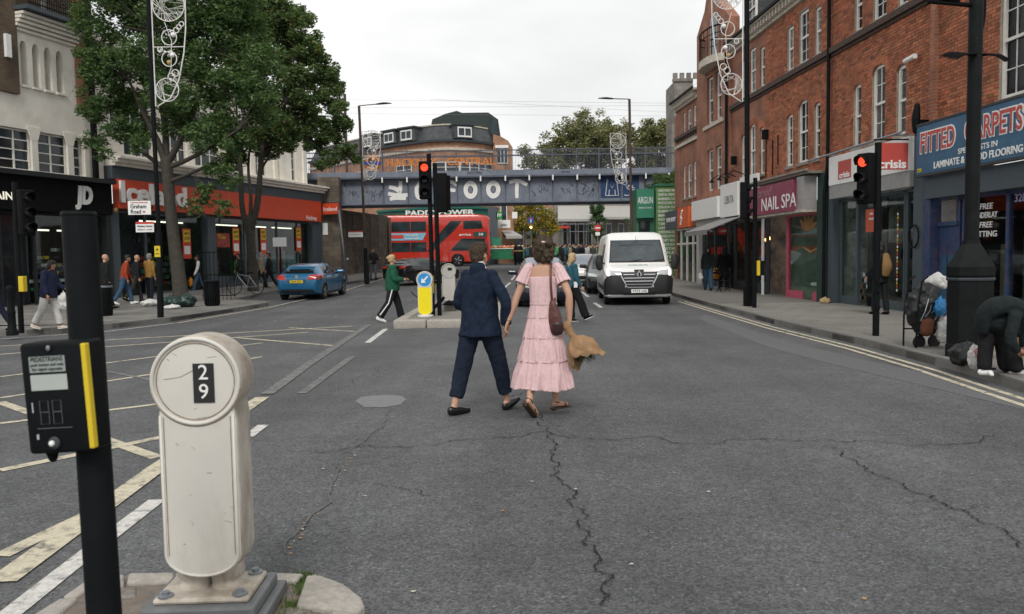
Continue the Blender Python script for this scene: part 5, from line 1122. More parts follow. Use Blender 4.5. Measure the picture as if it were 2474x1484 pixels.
# ================================================================== vehicles
class Body:
    """car shell: stations along its length (s from the front), each a half-ring that climbs from the sill to the roof centre"""
    def __init__(s, L, st, nv=9):
        s.L = L; s.S = np.array([q[0] for q in st], float); s.K = np.array([q[1:] for q in st], float)   # z0, zbelt, ztop, wsill, wbelt, wtop
        s.xs = np.linspace(0, L, 121); s.R = [s._ring(x) for x in s.xs]
    def _par(s, x):
        out = []
        for c in range(s.K.shape[1]):
            i = min(max(np.searchsorted(s.S, x)-1, 0), len(s.S)-2); a, b = s.S[i], s.S[i+1]; u = (x-a)/(b-a); p1, p2 = s.K[i, c], s.K[i+1, c]
            d0 = (s.K[i+1, c]-s.K[i-1, c])/(s.S[i+1]-s.S[i-1])*(b-a) if i else (p2-p1); d1 = (s.K[i+2, c]-s.K[i, c])/(s.S[i+2]-s.S[i])*(b-a) if i+2 < len(s.S) else (p2-p1)
            if (p2-p1) == 0: d0 = d1 = 0
            else:
                d0 = np.clip(d0/(p2-p1), 0, 2.5)*(p2-p1); d1 = np.clip(d1/(p2-p1), 0, 2.5)*(p2-p1)
            h = u*u*(3-2*u); out.append(p1+(p2-p1)*h+d0*(u-2*u*u+u**3)+d1*(u**3-u*u))
        return out
    def _ring(s, x):
        z0, zb, zt, ws, wb, wt = s._par(x); zt = max(zt, zb+.02); g = zt-zb
        pts = [(0, z0), (ws*.9, z0), (ws, z0+.05*(zb-z0)+.01), (wb*.99, z0+.45*(zb-z0)), (wb, z0+.75*(zb-z0)), (wb*.985, zb), (wb+(wt-wb)*.5, zb+g*.48), (wt, zb+g*.84), (wt*.93, zb+g*.94), (wt*.75, zb+g*.985), (0, zt)]
        return np.array(pts)
    def hw(s, x, z):
        r = s._ring(x); 
        if z < r[0, 1] or z > r[-1, 1]: return 0.
        return float(np.interp(z, np.maximum.accumulate(r[1:, 1]+np.arange(len(r)-1)*1e-6), r[1:, 0]))
    def zat(s, x, y):
        r = s._ring(x)[5:]; o = np.argsort(r[:, 0]); return float(np.interp(abs(y), r[o, 0], r[o, 1]))
    def mesh(s):
        mb = MB(); n = len(s.R[0]); m = 2*n-2; vs = []
        for x, r in zip(s.xs, s.R):
            full = [(p[0], p[1]) for p in r]+[(-p[0], p[1]) for p in r[-2:0:-1]]
            vs += [(a, s.L/2-x, b) for a, b in full]
        k = len(s.xs); fs = [(i*m+j, i*m+(j+1) % m, (i+1)*m+(j+1) % m, (i+1)*m+j) for i in range(k-1) for j in range(m)]+[tuple(range(m-1, -1, -1)), tuple((k-1)*m+j for j in range(m))]
        return mb.add(vs, fs)
    def front(s, y, z):
        return s._find(s.xs, y, z)
    def _find(s, xs, y, z):
        w = max(abs(y), .03); p = xs[0]
        for x in xs:
            if s.hw(x, z) >= w:
                a, b = p, x
                for _ in range(9):
                    m = (a+b)/2
                    if s.hw(m, z) >= w: b = m
                    else: a = m
                return s.L/2-b
            p = x
        return s.L/2-xs[-1]
    def rear(s, y, z):
        return s._find(s.xs[::-1], y, z)
    def patch(s, name, kind, c, m, par, n=6, k=6, off=.008, side=1, deep=.02, smooth=True):
        """sheet laid on the shell: corners c (4 pairs) in (y,z) for front/rear, (s,z) for side, (s,y) for top"""
        c = [np.array(q, float) for q in c]; vs = []; back = []
        for i in range(n+1):
            for j in range(k+1):
                u, v = i/n, j/k; q = c[0]*(1-u)*(1-v)+c[1]*u*(1-v)+c[2]*u*v+c[3]*(1-u)*v
                if kind == 'front': p = (q[0], s.front(q[0], q[1])+off, q[1]+off*.8); b = (p[0], p[1]-deep*1.5, p[2]-deep*.5)
                elif kind == 'rear': p = (q[0], s.rear(q[0], q[1])-off, q[1]+off*.6); b = (p[0], p[1]+deep*1.5, p[2]-deep*.4)
                elif kind == 'top': p = (q[1], s.L/2-q[0], s.zat(q[0], q[1])+off); b = (p[0], p[1], p[2]-deep)
                else: w = s.hw(q[0], q[1]); p = (side*(w+off), s.L/2-q[0], q[1]); b = (side*(w-deep), p[1], p[2])
                vs.append(p); back.append(b)
        mb = MB(); N = (n+1)*(k+1); fs = [(i*(k+1)+j, (i+1)*(k+1)+j, (i+1)*(k+1)+j+1, i*(k+1)+j+1) for i in range(n) for j in range(k)]
        rim = [j for j in range(k+1)]+[i*(k+1)+k for i in range(1, n+1)]+[n*(k+1)+j for j in range(k-1, -1, -1)]+[i*(k+1) for i in range(n-1, 0, -1)]
        fs += [(a, b, b+N, a+N) for a, b in zip(rim, rim[1:]+rim[:1])]
        mb.add(vs+back, fs); me = mb.mesh(name, m); bm = bmesh.new(); bm.from_mesh(me); bm.normal_update()
        bm.to_mesh(me); bm.free()
        if smooth: me.polygons.foreach_set('use_smooth', [True]*len(me.polygons)); me.set_sharp_from_angle(angle=R(35))
        return link(name, me, par)
M_CARGL = mat('car_glass', (.012, .015, .017), .04, var=0, spec=.6); M_RIM = mat('alloy_rim', (.45, .46, .47), .3, .8, var=.1); M_TRIM = mat('black_plastic', (.016, .017, .018), .55, var=.15)
M_TAIL = mat('tail_lamp', (.42, .02, .012), .15, coat=.6, var=.1); M_LENS = mat('lamp_lens', (.5, .52, .54), .1, var=.3, scale=15, coat=.5); M_DRL = mat('daytime_lamp', (1, .9, .85), .3, emit=(1, .82, .78), es=3.5, var=0)
def wheel(par, x, y, r, w=.2, side=1, rim=True):
    t = MB().lathe([(r*.62, -w/2), (r*.93, -w/2), (r, -w*.36), (r, w*.36), (r*.93, w/2), (r*.62, w/2)], 28, ax='x').build('wheel', M_RUBBER, par, True, loc=(x, y, r), sharp=40)
    mb = MB(); mb.lathe([(r*.66, -.02), (r*.66, .01), (r*.6, .02), (r*.56, .0), (r*.2, .02), (0.01, .025)], 24, (side*w*.38, 0, 0), 'x'); mb.mi = 1
    for k in range(5):
        a = k*1.2566; c, s_ = math.cos(a), math.sin(a); mb.add([(side*(w*.38+.03), c*r*.15-s_*.03, s_*r*.15+c*.03), (side*(w*.38+.03), c*r*.15+s_*.03, s_*r*.15-c*.03), (side*(w*.38+.025), c*r*.62+s_*.045, s_*r*.62-c*.045), (side*(w*.38+.025), c*r*.62-s_*.045, s_*r*.62+c*.045)], [(0, 1, 2, 3)])
    mb.build('rim', [M_TRIM if rim else M_BLACKM, M_RIM if rim else M_TRIM], t, False)
def vehicle(name, label, cat, body, loc, rotz, paint, axles, r, track, group=None):
    th = thing(name, label, cat, loc, rotz, group); me = body.mesh()
    o = bpy.data.objects.new('tmp', me.mesh('body', paint, False))
    cut = MB()
    for s in axles: cut.lathe([(r*1.13, -body.K[:, 4].max()-.2), (r*1.13, body.K[:, 4].max()+.2)], 28, (0, body.L/2-s, r*1.02), 'x')
    cm = bpy.data.objects.new('cut', cut.mesh('cut', M_TRIM)); md = o.modifiers.new('b', 'BOOLEAN'); md.object = cm; md.operation = 'DIFFERENCE'; md.solver = 'EXACT'
    out = evaluate(o, (cm,))
    if len(out.polygons) < 50: out = me.mesh('body', paint)
    out.polygons.foreach_set('use_smooth', [True]*len(out.polygons)); out.set_sharp_from_angle(angle=R(32)); setmat(out, paint); out.name = 'body'; link('body', out, th)
    for s in axles:
        for sd in (-1, 1): wheel(th, sd*(track/2), body.L/2-s, r, side=sd)
        MB().lathe([(.05, -track/2), (.05, track/2)], 8, (0, body.L/2-s, r), 'x').build('axle', M_TRIM, th)
    MB().box(-body.K[:, 4].max()*.72, body.K[:, 4].max()*.72, -body.L/2+.5, body.L/2-.5, .2, .5).build('underbody', M_BLACKM, th)
    return th
def plate(th, y, z, front, s, m, w=.52, h=.11, out=None):
    yy = y; o = MB().box(-w/2, w/2, yy-.006, yy+.006, z-h/2, z+h/2).build('number_plate', m, th)
    text(s, .095, M_PRINTB, o, (0, yy+(.009 if front else -.009), z), rot=(math.pi/2, 0, math.pi if front else 0), fit=w*.86, extrude=.001, bold=.01); return o
def mirrors(th, body, s, z, m, w=.2):
    for sd in (-1, 1):
        x = sd*(body.hw(s, z)); mb = MB(); mb.limb([(x, body.L/2-s, z), (x+sd*.1, body.L/2-s, z+.02)], [.025, .03], n=8); mb.limb([(x+sd*.08, body.L/2-s-.02, z+.06), (x+sd*(.08+w), body.L/2-s, z+.07)], [(.07, .085), (.05, .075)], lat=(0, 1, 0), n=10); mb.build('mirror', m, th, True)
# hatchback shell: s, z0, belt, top, w sill, w belt, w top
def hatch_shell(L=4.3, W=.89, H=1.43, hood=.95):
    return Body(L, [(q[0]*L/4.3,)+q[1:] for q in [(0, .38, .52, .60, W*.62, W*.66, W*.5), (.06, .26, .58, .72, W*.78, W*.82, W*.6), (.22, .2, .66, .82, W*.9, W*.93, W*.72), (.7, .18, .78, .92, W*.95, W*.985, W*.78), (1.15, .18, .86, hood+.03, W*.96, W, W*.78), (1.35, .18, .89, hood+.14, W*.96, W, W*.74), (1.75, .18, .91, H*.9, W*.96, W, W*.68), (2.2, .18, .92, H*.99, W*.96, W, W*.68), (2.7, .18, .93, H, W*.96, W, W*.68), (3.3, .18, .95, H*.97, W*.96, W, W*.66), (3.72, .2, .97, H*.9, W*.95, W*.99, W*.64), (3.95, .22, .98, H*.8, W*.93, W*.97, W*.62), (4.15, .26, .96, 1.04, W*.9, W*.92, W*.62), (4.26, .32, .86, .95, W*.84, W*.87, W*.6), (4.3, .42, .74, .8, W*.7, W*.75, W*.5)]])
def hatch_windows(th, b, side=(1, -1), g=M_CARGL):
    H = b.K[:, 2].max()
    for sd in side:
        b.patch('window', 'side', [(1.72, .97), (2.52, 1.0), (2.52, H-.13), (2.08, H-.13)], g, th, side=sd); b.patch('window', 'side', [(2.58, 1.0), (3.42, 1.04), (3.3, H-.14), (2.58, H-.13)], g, th, side=sd)
        b.patch('sill_trim', 'side', [(1.0, .24), (3.2, .24), (3.2, .3), (1.0, .3)], M_TRIM, th, side=sd, n=10, k=1)
        b.patch('door_handle', 'side', [(2.3, .86), (2.5, .865), (2.5, .895), (2.3, .89)], M_TRIM, th, side=sd, n=2, k=1, off=.02)
        for s_ in (1.62, 2.55, 3.3): b.patch('door_seam', 'side', [(s_, .34), (s_+.012, .34), (s_+.012, .95), (s_, .95)], M_BLACKM, th, side=sd, n=1, k=8, off=.003, deep=.006)
    b.patch('windscreen', 'front', [(-.66, .99), (.66, .99), (.52, H-.06), (-.52, H-.06)], g, th, n=10)
    b.patch('rear_window', 'rear', [(-.6, 1.06), (.6, 1.06), (.5, H-.1), (-.5, H-.1)], M_CARGL, th, n=10)
# ---- blue hatchback parked on the left
M_BLUEP = mat('blue_car_paint', (.006, .115, .245), .28, .25, var=.06, coat=.8)
hb = hatch_shell()
rp_ = G(705, 726); hd = Vector((.30, 1.)).normalized()
blue = vehicle('parked_car', 'bright blue hatchback parked at the left kerb by the supermarket', 'car', hb, (-8.2, 33.2, gz(33.2)), R(-4), M_BLUEP, (.83, 3.5), .315, 1.56)
blue.rotation_euler.x = R(1.)
hatch_windows(blue, hb)
for sd in (1, -1):
    hb.patch('tail_light', 'rear', [(sd*.42, .80), (sd*.83, .83), (sd*.85, 1.02), (sd*.5, .99)], M_TAIL, blue, off=.016); hb.patch('tail_light', 'side', [(3.88, .84), (4.2, .82), (4.18, .98), (3.74, 1.0)], M_TAIL, blue, side=sd, off=.012)
    hb.patch('headlight', 'front', [(sd*.42, .62), (sd*.8, .64), (sd*.84, .76), (sd*.45, .72)], M_LENS, blue)
hb.patch('rear_diffuser', 'rear', [(-.72, .30), (.72, .30), (.62, .44), (-.62, .44)], M_TRIM, blue, n=10, off=.02); hb.patch('plate_recess', 'rear', [(-.38, .68), (.38, .68), (.36, .82), (-.36, .82)], mat('plate_recess_blue', (.008, .09, .18), .4), blue, off=.012)  # plate recess is a raised sheet in a darker blue than the body
plate(blue, hb.rear(0, .75)-.035, .75, False, 'SL64 AZT', M_YEL); mirrors(blue, hb, 1.75, .98, M_BLUEP)
mb = MB(); mb.lathe([(.07, -.006), (.07, .006)], 16, (0, hb.rear(0, .93)-.02, .93), 'y'); mb.build('badge', M_RIM, blue)
hb.patch('spoiler', 'top', [(3.62, -.55), (3.85, -.55), (3.85, .55), (3.62, .55)], M_BLUEP, blue, off=.03)
# ---- dark car facing us behind the couple
M_NAVY = mat('navy_car_paint', (.012, .016, .028), .25, .3, var=.05, coat=.9)
hc = hatch_shell(4.3, .91, 1.58, 1.05)
dk = vehicle('car', 'dark car with pale reflecting windscreen waiting behind the couple', 'car', hc, (1.05, 27.2, 0), R(180), M_NAVY, (.85, 3.5), .34, 1.6)
M_SKYGL = mat('sky_windscreen', (.33, .36, .40), .08, .75, var=.12, scale=2)  # sky reflection put into the glass as a pale metallic colour
hatch_windows(dk, hc, g=M_SKYGL)
for sd in (1, -1): hc.patch('headlight', 'front', [(sd*.45, .62), (sd*.82, .66), (sd*.84, .8), (sd*.5, .74)], M_LENS, dk)
hc.patch('grille', 'front', [(-.4, .5), (.4, .5), (.42, .7), (-.42, .7)], M_TRIM, dk); plate(dk, hc.front(0, .45)+.04, .45, True, 'LB17 XKU', M_PRINTW); mirrors(dk, hc, 1.6, 1.02, M_NAVY, .22)
hc.patch('bonnet_panel', 'top', [(.5, -.5), (1.1, -.55), (1.1, .55), (.5, .5)], M_NAVY, dk, off=.006)  # raised sheet over the bonnet, same navy paint as the body
# ---- black car turning away by the abutment
he = hatch_shell(4.5, .9, 1.36)
M_BLKP = mat('black_car_paint', (.008, .009, .01), .2, .3, var=.05, coat=.9)
bk = vehicle('car', 'black car with red tail lights driving away behind the woman in green', 'car', he, (-4.7, 42.3, gz(42.3)), R(-35), M_BLKP, (.85, 3.5), .33, 1.58)
hatch_windows(bk, he)
for sd in (1, -1): he.patch('tail_light', 'rear', [(sd*.42, .84), (sd*.83, .84), (sd*.84, .94), (sd*.45, .93)], M_TAIL, bk)
plate(bk, he.rear(0, .62)-.03, .62, False, 'KX19 FEO', M_YEL); mirrors(bk, he, 1.7, .96, M_BLKP)
# ---- white car and dark car queuing behind the van
hf = hatch_shell(4.3, .88, 1.5)
wc = vehicle('car', 'white car at the far end of the queue behind the van', 'car', hf, (3.55, 39.6, gz(39.6)), R(177), mat('white_car_paint', (.68, .68, .67), .3, var=.04, coat=.6), (.83, 3.5), .32, 1.56)
hatch_windows(wc, hf, g=M_SKYGL); mirrors(wc, hf, 1.7, .98, M_TRIM)
for sd in (1, -1): hf.patch('headlight', 'front', [(sd*.45, .6), (sd*.8, .64), (sd*.82, .76), (sd*.5, .72)], M_LENS, wc)
hf.patch('lower_grille', 'front', [(-.6, .3), (.6, .3), (.5, .46), (-.5, .46)], M_TRIM, wc)
hg = hatch_shell(4.4, .92, 1.62, 1.05)
gc = vehicle('car', 'dark grey car in the queue directly behind the white van', 'car', hg, (4.05, 34.0, gz(34)), R(176), mat('graphite_paint', (.03, .033, .036), .3, .4, var=.05, coat=.7), (.85, 3.55), .34, 1.62)
hatch_windows(gc, hg); mirrors(gc, hg, 1.6, 1.02, M_TRIM)
for sd in (1, -1): hg.patch('headlight', 'front', [(sd*.45, .66), (sd*.82, .7), (sd*.84, .82), (sd*.5, .78)], M_LENS, gc)
hg.patch('grille', 'front', [(-.4, .5), (.4, .5), (.42, .72), (-.42, .72)], M_TRIM, gc)
# ---- white panel van
W = 1.1; H = 2.38
vb = Body(5.5, [(0, .40, .62, .74, W*.70, W*.74, W*.55), (.05, .30, .80, .98, W*.82, W*.86, W*.66), (.16, .26, 1.0, 1.13, W*.92, W*.95, W*.78), (.42, .24, 1.1, 1.24, W*.96, W*.99, W*.82), (.72, .24, 1.18, 1.36, W*.97, W, W*.84), (.9, .24, 1.2, 1.62, W*.97, W, W*.84), (1.25, .24, 1.22, 2.03, W*.97, W, W*.85), (1.5, .24, 1.24, 2.2, W*.97, W, W*.86), (1.75, .24, 1.25, 2.32, W*.97, W, W*.86), (2.2, .24, 1.25, H, W*.97, W, W*.87), (5.2, .26, 1.25, H, W*.97, W, W*.87), (5.45, .3, 1.25, H-.02, W*.95, W*.97, W*.86), (5.5, .4, 1.25, H-.06, W*.9, W*.94, W*.82)])
M_VANW = mat('van_white_paint', (.80, .80, .78), .35, var=.04, scale=2, coat=.3, dirt=((.5, .49, .46), .25, 2))
vp = G(1545, 738)
van = vehicle('delivery_van', 'white panel van with lit headlights facing the camera, first in queue', 'van', vb, (4.2, 27.95, 0), R(176.5), M_VANW, (.95, 4.55), .35, 1.92)
M_WSCR = mat('van_windscreen', (.05, .065, .07), .12, .2, var=.35, scale=2.5, spec=.8)
vb.patch('windscreen', 'front', [(-.86, 1.40), (.86, 1.40), (.78, 2.06), (-.78, 2.06)], M_WSCR, van, n=14, k=10, off=.012); 
for a in ((-.9, 1.36, .9, 1.40), (-.82, 2.06, .82, 2.09)): vb.patch('windscreen_seal', 'front', [(a[0], a[1]), (a[2], a[1]), (a[2], a[3]), (a[0], a[3])], M_TRIM, van, n=14, k=1, off=.008)
for sd in (1, -1):
    vb.patch('windscreen_seal', 'front', [(sd*.86, 1.38), (sd*.9, 1.38), (sd*.82, 2.07), (sd*.78, 2.07)], M_TRIM, van, n=1, k=10, off=.009)
    vb.patch('window', 'side', [(1.15, 1.32), (1.98, 1.32), (1.98, 1.98), (1.42, 1.98)], M_CARGL, van, side=sd)
    vb.patch('side_moulding', 'side', [(1.3, .48), (4.1, .48), (4.1, .62), (1.3, .62)], M_TRIM, van, side=sd, n=10, k=2, off=.02)
    for s_ in (1.12, 2.08, 3.3): vb.patch('door_seam', 'side', [(s_, .4), (s_+.014, .4), (s_+.014, 2.2), (s_, 2.2)], M_BLACKM, van, side=sd, n=1, k=10, off=.003, deep=.006)
    vb.patch('headlight', 'front', [(sd*.54, .98), (sd*.92, .94), (sd*.97, 1.16), (sd*.54, 1.10)], M_LENS, van, off=.014)
    vb.patch('daytime_strip', 'front', [(sd*.54, 1.10), (sd*.97, 1.15), (sd*.97, 1.19), (sd*.54, 1.125)], M_DRL, van, off=.022, k=2); vb.patch('daytime_strip', 'front', [(sd*.93, .93), (sd*.985, .93), (sd*.995, 1.16), (sd*.95, 1.16)], M_DRL, van, off=.02, n=2)
    vb.patch('bumper_corner', 'front', [(sd*.45, .34), (sd*1.02, .34), (sd*1.03, .93), (sd*.45, .97)], M_TRIM, van, off=.03)
    vb.patch('bumper_corner', 'side', [(.12, .34), (.52, .36), (.52, .62), (.12, .9)], M_TRIM, van, side=sd, off=.02)
    MB().limb([(sd*1.06, 1.95, 1.35), (sd*1.14, 1.95, 1.36)], [.03, .03], n=8).build('mirror_arm', M_TRIM, van, True); MB().limb([(sd*1.2, 1.95, 1.18), (sd*1.22, 1.96, 1.36), (sd*1.2, 1.95, 1.56)], [(.1, .07), (.12, .08), (.1, .06)], n=12).build('mirror', M_TRIM, van, True)
vb.patch('bumper', 'front', [(-.5, .32), (.5, .32), (.5, .56), (-.5, .56)], M_TRIM, van, off=.035, n=10)
vb.patch('grille', 'front', [(-.36, .56), (.36, .56), (.58, 1.05), (-.58, 1.05)], M_TRIM, van, off=.024, n=12, k=8)
M_CHR = mat('chrome', (.62, .63, .64), .15, .9, var=0)
for z_, w_ in ((.64, .40), (.74, .44), (.84, .48), (.95, .30)):
    if z_ > .9:
        for sd in (1, -1): vb.patch('grille_bar', 'front', [(sd*.15, z_), (sd*.5, z_), (sd*.5, z_+.022), (sd*.15, z_+.022)], M_CHR, van, off=.036, n=8, k=1)
    else: vb.patch('grille_bar', 'front', [(-w_, z_), (w_, z_), (w_, z_+.022), (-w_, z_+.022)], M_CHR, van, off=.036, n=12, k=1)
for sd in (1, -1): vb.patch('grille_surround', 'front', [(sd*.36, .55), (sd*.39, .55), (sd*.60, .96), (sd*.57, .96)], M_CHR, van, off=.036, n=1, k=8)
vb.patch('grille_surround', 'front', [(-.39, .545), (.39, .545), (.39, .57), (-.39, .57)], M_CHR, van, off=.036, n=10, k=1)
y_ = vb.front(0, 1.0)+.045
mb = MB(); mb.prism([(0, 1.13), (.085, .99), (0, .85), (-.085, .99)], y_-.02, y_+.012); mb.build('badge', M_CHR, van); mb = MB(); mb.prism([(0, 1.07), (.04, .99), (0, .91), (-.04, .99)], y_+.014, y_+.018); mb.build('badge_centre', M_TRIM, van)
vb.patch('badge_housing', 'front', [(-.13, .86), (.13, .86), (.15, 1.12), (-.15, 1.12)], M_TRIM, van, off=.03)
plate(van, vb.front(0, .47)+.055, .47, True, 'YF72 USJ', M_PRINTW)
tm = text('DELIVERY SERVICES', .07, mat('bonnet_print', (.12, .25, .25), .6), van, (0, vb.front(0, 1.27)+.03, 1.27), rot=(R(58), 0, math.pi), fit=.62)
MB().tube([(.35, .75, 2.46), (.35, .72, 2.72)], .008, 5).build('aerial', M_TRIM, van)
mb = MB()
for sd in (-.45, .25): mb.tube([(sd, vb.front(sd, 1.4)+.03, 1.4), (sd-.4, vb.front(sd-.4, 1.46)+.035, 1.46)], .012, 5)
mb.build('wiper', M_TRIM, van)
# ---- red double-decker bus
bb = Body(11.2, [(0, .62, 1.5, 4.0, 1.0, 1.06, .95), (.1, .40, 1.7, 4.12, 1.12, 1.17, 1.02), (.35, .30, 2., 4.25, 1.2, 1.24, 1.08), (.9, .28, 2.1, 4.34, 1.24, 1.26, 1.12), (1.6, .28, 2.2, 4.38, 1.25, 1.26, 1.13), (10.4, .28, 2.2, 4.38, 1.25, 1.26, 1.13), (10.9, .32, 2.1, 4.3, 1.22, 1.24, 1.1), (11.15, .4, 1.9, 4.1, 1.12, 1.15, 1.0), (11.2, .5, 1.8, 4.0, 1.05, 1.08, .95)])
M_BUSR = mat('bus_red_paint', (.47, .026, .013), .3, var=.05, coat=.6)
xf = Q(1196, 600, 66.9).x
bus = vehicle('double_decker_bus', 'red double-decker bus crossing beyond the bridge', 'bus', bb, (xf-5.6, 68.2, gz(68.2)), R(-90), M_BUSR, (2.7, 8.6), .49, 2.2)
M_BUSG = mat('bus_glass', (.025, .035, .038), .06, var=.6, scale=.7)
for sd in (1, -1):
    for a, b in ((5.3, 6.6), (6.65, 8.2), (8.25, 9.8), (9.85, 10.8)): bb.patch('window', 'side', [(a, 2.95), (b, 2.95), (b, 3.78), (a, 3.78)], M_BUSG, bus, side=sd, off=.02); bb.patch('window', 'side', [(a, 1.25), (b, 1.25), (b, 2.05), (a, 2.05)], M_BUSG, bus, side=sd, off=.02)
    bb.patch('stair_window', 'side', [(5.28, 1.25), (4.2, 2.2), (3.2, 3.2), (2.6, 3.75)], M_BUSG, bus, side=sd, off=.02) if False else None
    bb.patch('stair_window', 'side', [(5.25, 1.25), (4.85, 1.25), (2.95, 3.0), (4.0, 3.0)], M_BUSG, bus, side=sd, off=.02)
    bb.patch('window', 'side', [(4.0, 3.0), (2.95, 3.0), (2.3, 3.78), (3.25, 3.78)], M_BUSG, bus, side=sd, off=.02)
    bb.patch('window', 'side', [(2.2, 3.1), (.55, 3.1), (.7, 3.78), (2.2, 3.78)], M_BUSG, bus, side=sd, off=.021)
    bb.patch('driver_window', 'side', [(3.35, 1.3), (1.6, 1.3), (1.2, 2.3), (2.35, 2.3)], M_BUSG, bus, side=sd, off=.02); bb.patch('window', 'side', [(1.6, 1.3), (.35, 1.25), (.4, 2.3), (1.25, 2.3)], M_BUSG, bus, side=sd, off=.022)
    bb.patch('headlight', 'front', [(sd*.6, .8), (sd*1.02, .8), (sd*1.02, 1.02), (sd*.6, .98)], M_LENS, bus)
ad = bb.patch('advert_panel', 'side', [(10.6, 2.22), (5.6, 2.22), (5.3, 2.82), (10.6, 2.82)], mat('advert_blue', (.20, .42, .55), .5, var=.15, scale=3), bus, side=1, off=.03)
ad2 = bb.patch('advert_artwork', 'side', [(9.0, 2.38), (7.2, 2.38), (7.2, 2.68), (9.0, 2.68)], M_PRINTR, ad, side=1, off=.045)
for u, s_ in ((9.8, 'LONDON'), (6.5, 'TO NEW')): text(s_, .2, M_PRINTW, ad, (1.305, 5.6-u, 2.62), rot=(R(90), 0, R(90)), fit=1.1); text('FLAVOURS', .16, M_PRINTW, ad, (1.305, 5.6-u, 2.36), rot=(R(90), 0, R(90)), fit=1.1)
text('arriva', .3, M_PRINTW, bus, (1.29, 3.55, 2.62), rot=(R(90), 0, R(90)), fit=1.0)
db = bb.patch('destination_blind', 'front', [(-.8, 2.45), (.8, 2.45), (.8, 2.85), (-.8, 2.85)], M_TRIM, bus, off=.03); db = bb.patch('destination_blind', 'side', [(1.35, 2.4), (.25, 2.4), (.25, 2.85), (1.35, 2.85)], mat('blind_dark', (.03, .06, .05), .4), bus, side=1, off=.03); text('38', .28, M_PRINTW, db, (1.29, 4.85, 2.62), rot=(R(90), 0, R(90)), fit=.4)
bb.patch('windscreen', 'front', [(-1., 1.1), (1., 1.1), (1., 2.35), (-1., 2.35)], M_BUSG, bus, off=.02, n=10); bb.patch('upper_windscreen', 'front', [(-1., 3.0), (1., 3.0), (.98, 3.85), (-.98, 3.85)], M_CARGL, bus, off=.02, n=10)
bb.patch('lower_skirt', 'side', [(10.9, .3), (.6, .3), (.6, .4), (10.9, .4)], M_TRIM, bus, side=1, n=12, k=1, off=.01)
# ================================================================== street furniture
# ---- near white guide bollard
M_BOLL = mat('bollard_white', (.62, .60, .55), .5, var=.05, scale=3, bump=.03, bscale=30, dirt=((.42, .36, .28), .6, 5, .5, .76, .25)); M_GRIME = mat('grime_line', (.30, .24, .18), .8, var=.4, scale=20)
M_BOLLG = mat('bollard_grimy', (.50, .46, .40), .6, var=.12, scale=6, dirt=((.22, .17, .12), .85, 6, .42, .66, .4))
def bollard(th, W=.40, H=1.06, D=.2, m=M_BOLL, z0=.13, grimy=True):
    """flat-faced guide bollard: round head, straight sides, rounded chin; outline in x,z extruded in y"""
    r = W/2; bw = r*.87; zc = H-r; out = []
    zc2 = z0+bw*.62; 
    for a in np.linspace(0, math.pi, 22): out.append((r*math.cos(a), zc+r*math.sin(a)))
    for a in np.linspace(math.pi, math.pi+.6, 5)[1:]: out.append((r*math.cos(a), zc+r*math.sin(a)))
    out.append((-bw, zc-r*.86)); out.append((-bw, zc2))
    for a in np.linspace(math.pi, 2*math.pi, 14)[1:-1]: out.append((bw*math.cos(a), zc2+bw*.62*math.sin(a)))
    out += [(bw, zc2), (bw, zc-r*.86)]
    for a in np.linspace(2*math.pi-.6, 2*math.pi, 5)[:-1]: out.append((r*math.cos(a), zc+r*math.sin(a)))
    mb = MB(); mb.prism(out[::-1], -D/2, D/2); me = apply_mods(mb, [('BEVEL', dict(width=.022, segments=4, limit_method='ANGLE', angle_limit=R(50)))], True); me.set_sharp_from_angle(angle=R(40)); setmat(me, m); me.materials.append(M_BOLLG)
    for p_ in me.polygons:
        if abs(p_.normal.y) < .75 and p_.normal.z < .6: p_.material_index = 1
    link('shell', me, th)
    def arc(c, rr, a0, a1, n=40, ky=1.): return [(c[0]+rr*math.cos(a), -D/2-.001, c[1]+rr*ky*math.sin(a)) for a in np.linspace(a0, a1, n)]
    rim = MB(); rim.tube(arc((0, zc), r*.93, 0, 2*math.pi, 48)[:-1], .009, 6, True); 
    b = bw*.9; rim.tube([(-b, -D/2-.001, zc-r*.74), (-b, -D/2-.001, zc2)]+[(b*math.cos(a), -D/2-.001, zc2+b*.6*math.sin(a)) for a in np.linspace(math.pi, 2*math.pi, 14)[1:-1]]+[(b, -D/2-.001, zc2), (b, -D/2-.001, zc-r*.74)], .006, 6)
    rim.build('moulded_rim', m, th, True)
    if grimy:
        g = MB(); g.tube(arc((0, zc), r*.84, 0, 2*math.pi, 48)[:-1], .0028, 5, True); g.tube(arc((0, zc), r*.985, math.pi*1.05, math.pi*1.95), .0028, 5); g.tube([(-b+.012, -D/2-.001, zc-r*.78), (-b+.012, -D/2-.001, zc2)], .002, 5); g.tube([(b-.012, -D/2-.001, zc-r*.78), (b-.012, -D/2-.001, zc2)], .002, 5)
        g.build('dirt_seam', M_GRIME, th)
    return zc, r, D
bp = G(502, 1480, .13); bo = thing('guide_bollard', 'large off-white guide bollard numbered 29 in the near foreground', 'bollard', (bp.x, bp.y+.06, .13), R(2))
M_BASEG = mat('bollard_base_grey', (.16, .165, .17), .6, .3, var=.2, scale=10)
MB().box(-.27, .27, -.22, .22, -.03, .025).build('base_slab', M_BASEG, bo, bevel=.01); MB().box(-.235, .235, -.19, .19, .025, .075).build('base_plate', M_BASEG, bo, bevel=.012); MB().box(-.2, .2, -.15, .15, .075, .10).build('flange', M_BOLLG, bo, bevel=.02)
mb = MB(); [mb.limb([(sx*.065, 0, .09), (sx*.06, 0, .13), (sx*.07, 0, .17)], [(.075, .07), (.055, .06), (.075, .07)]) for sx in (-1, 1)]; mb.build('neck', M_BOLLG, bo, True)
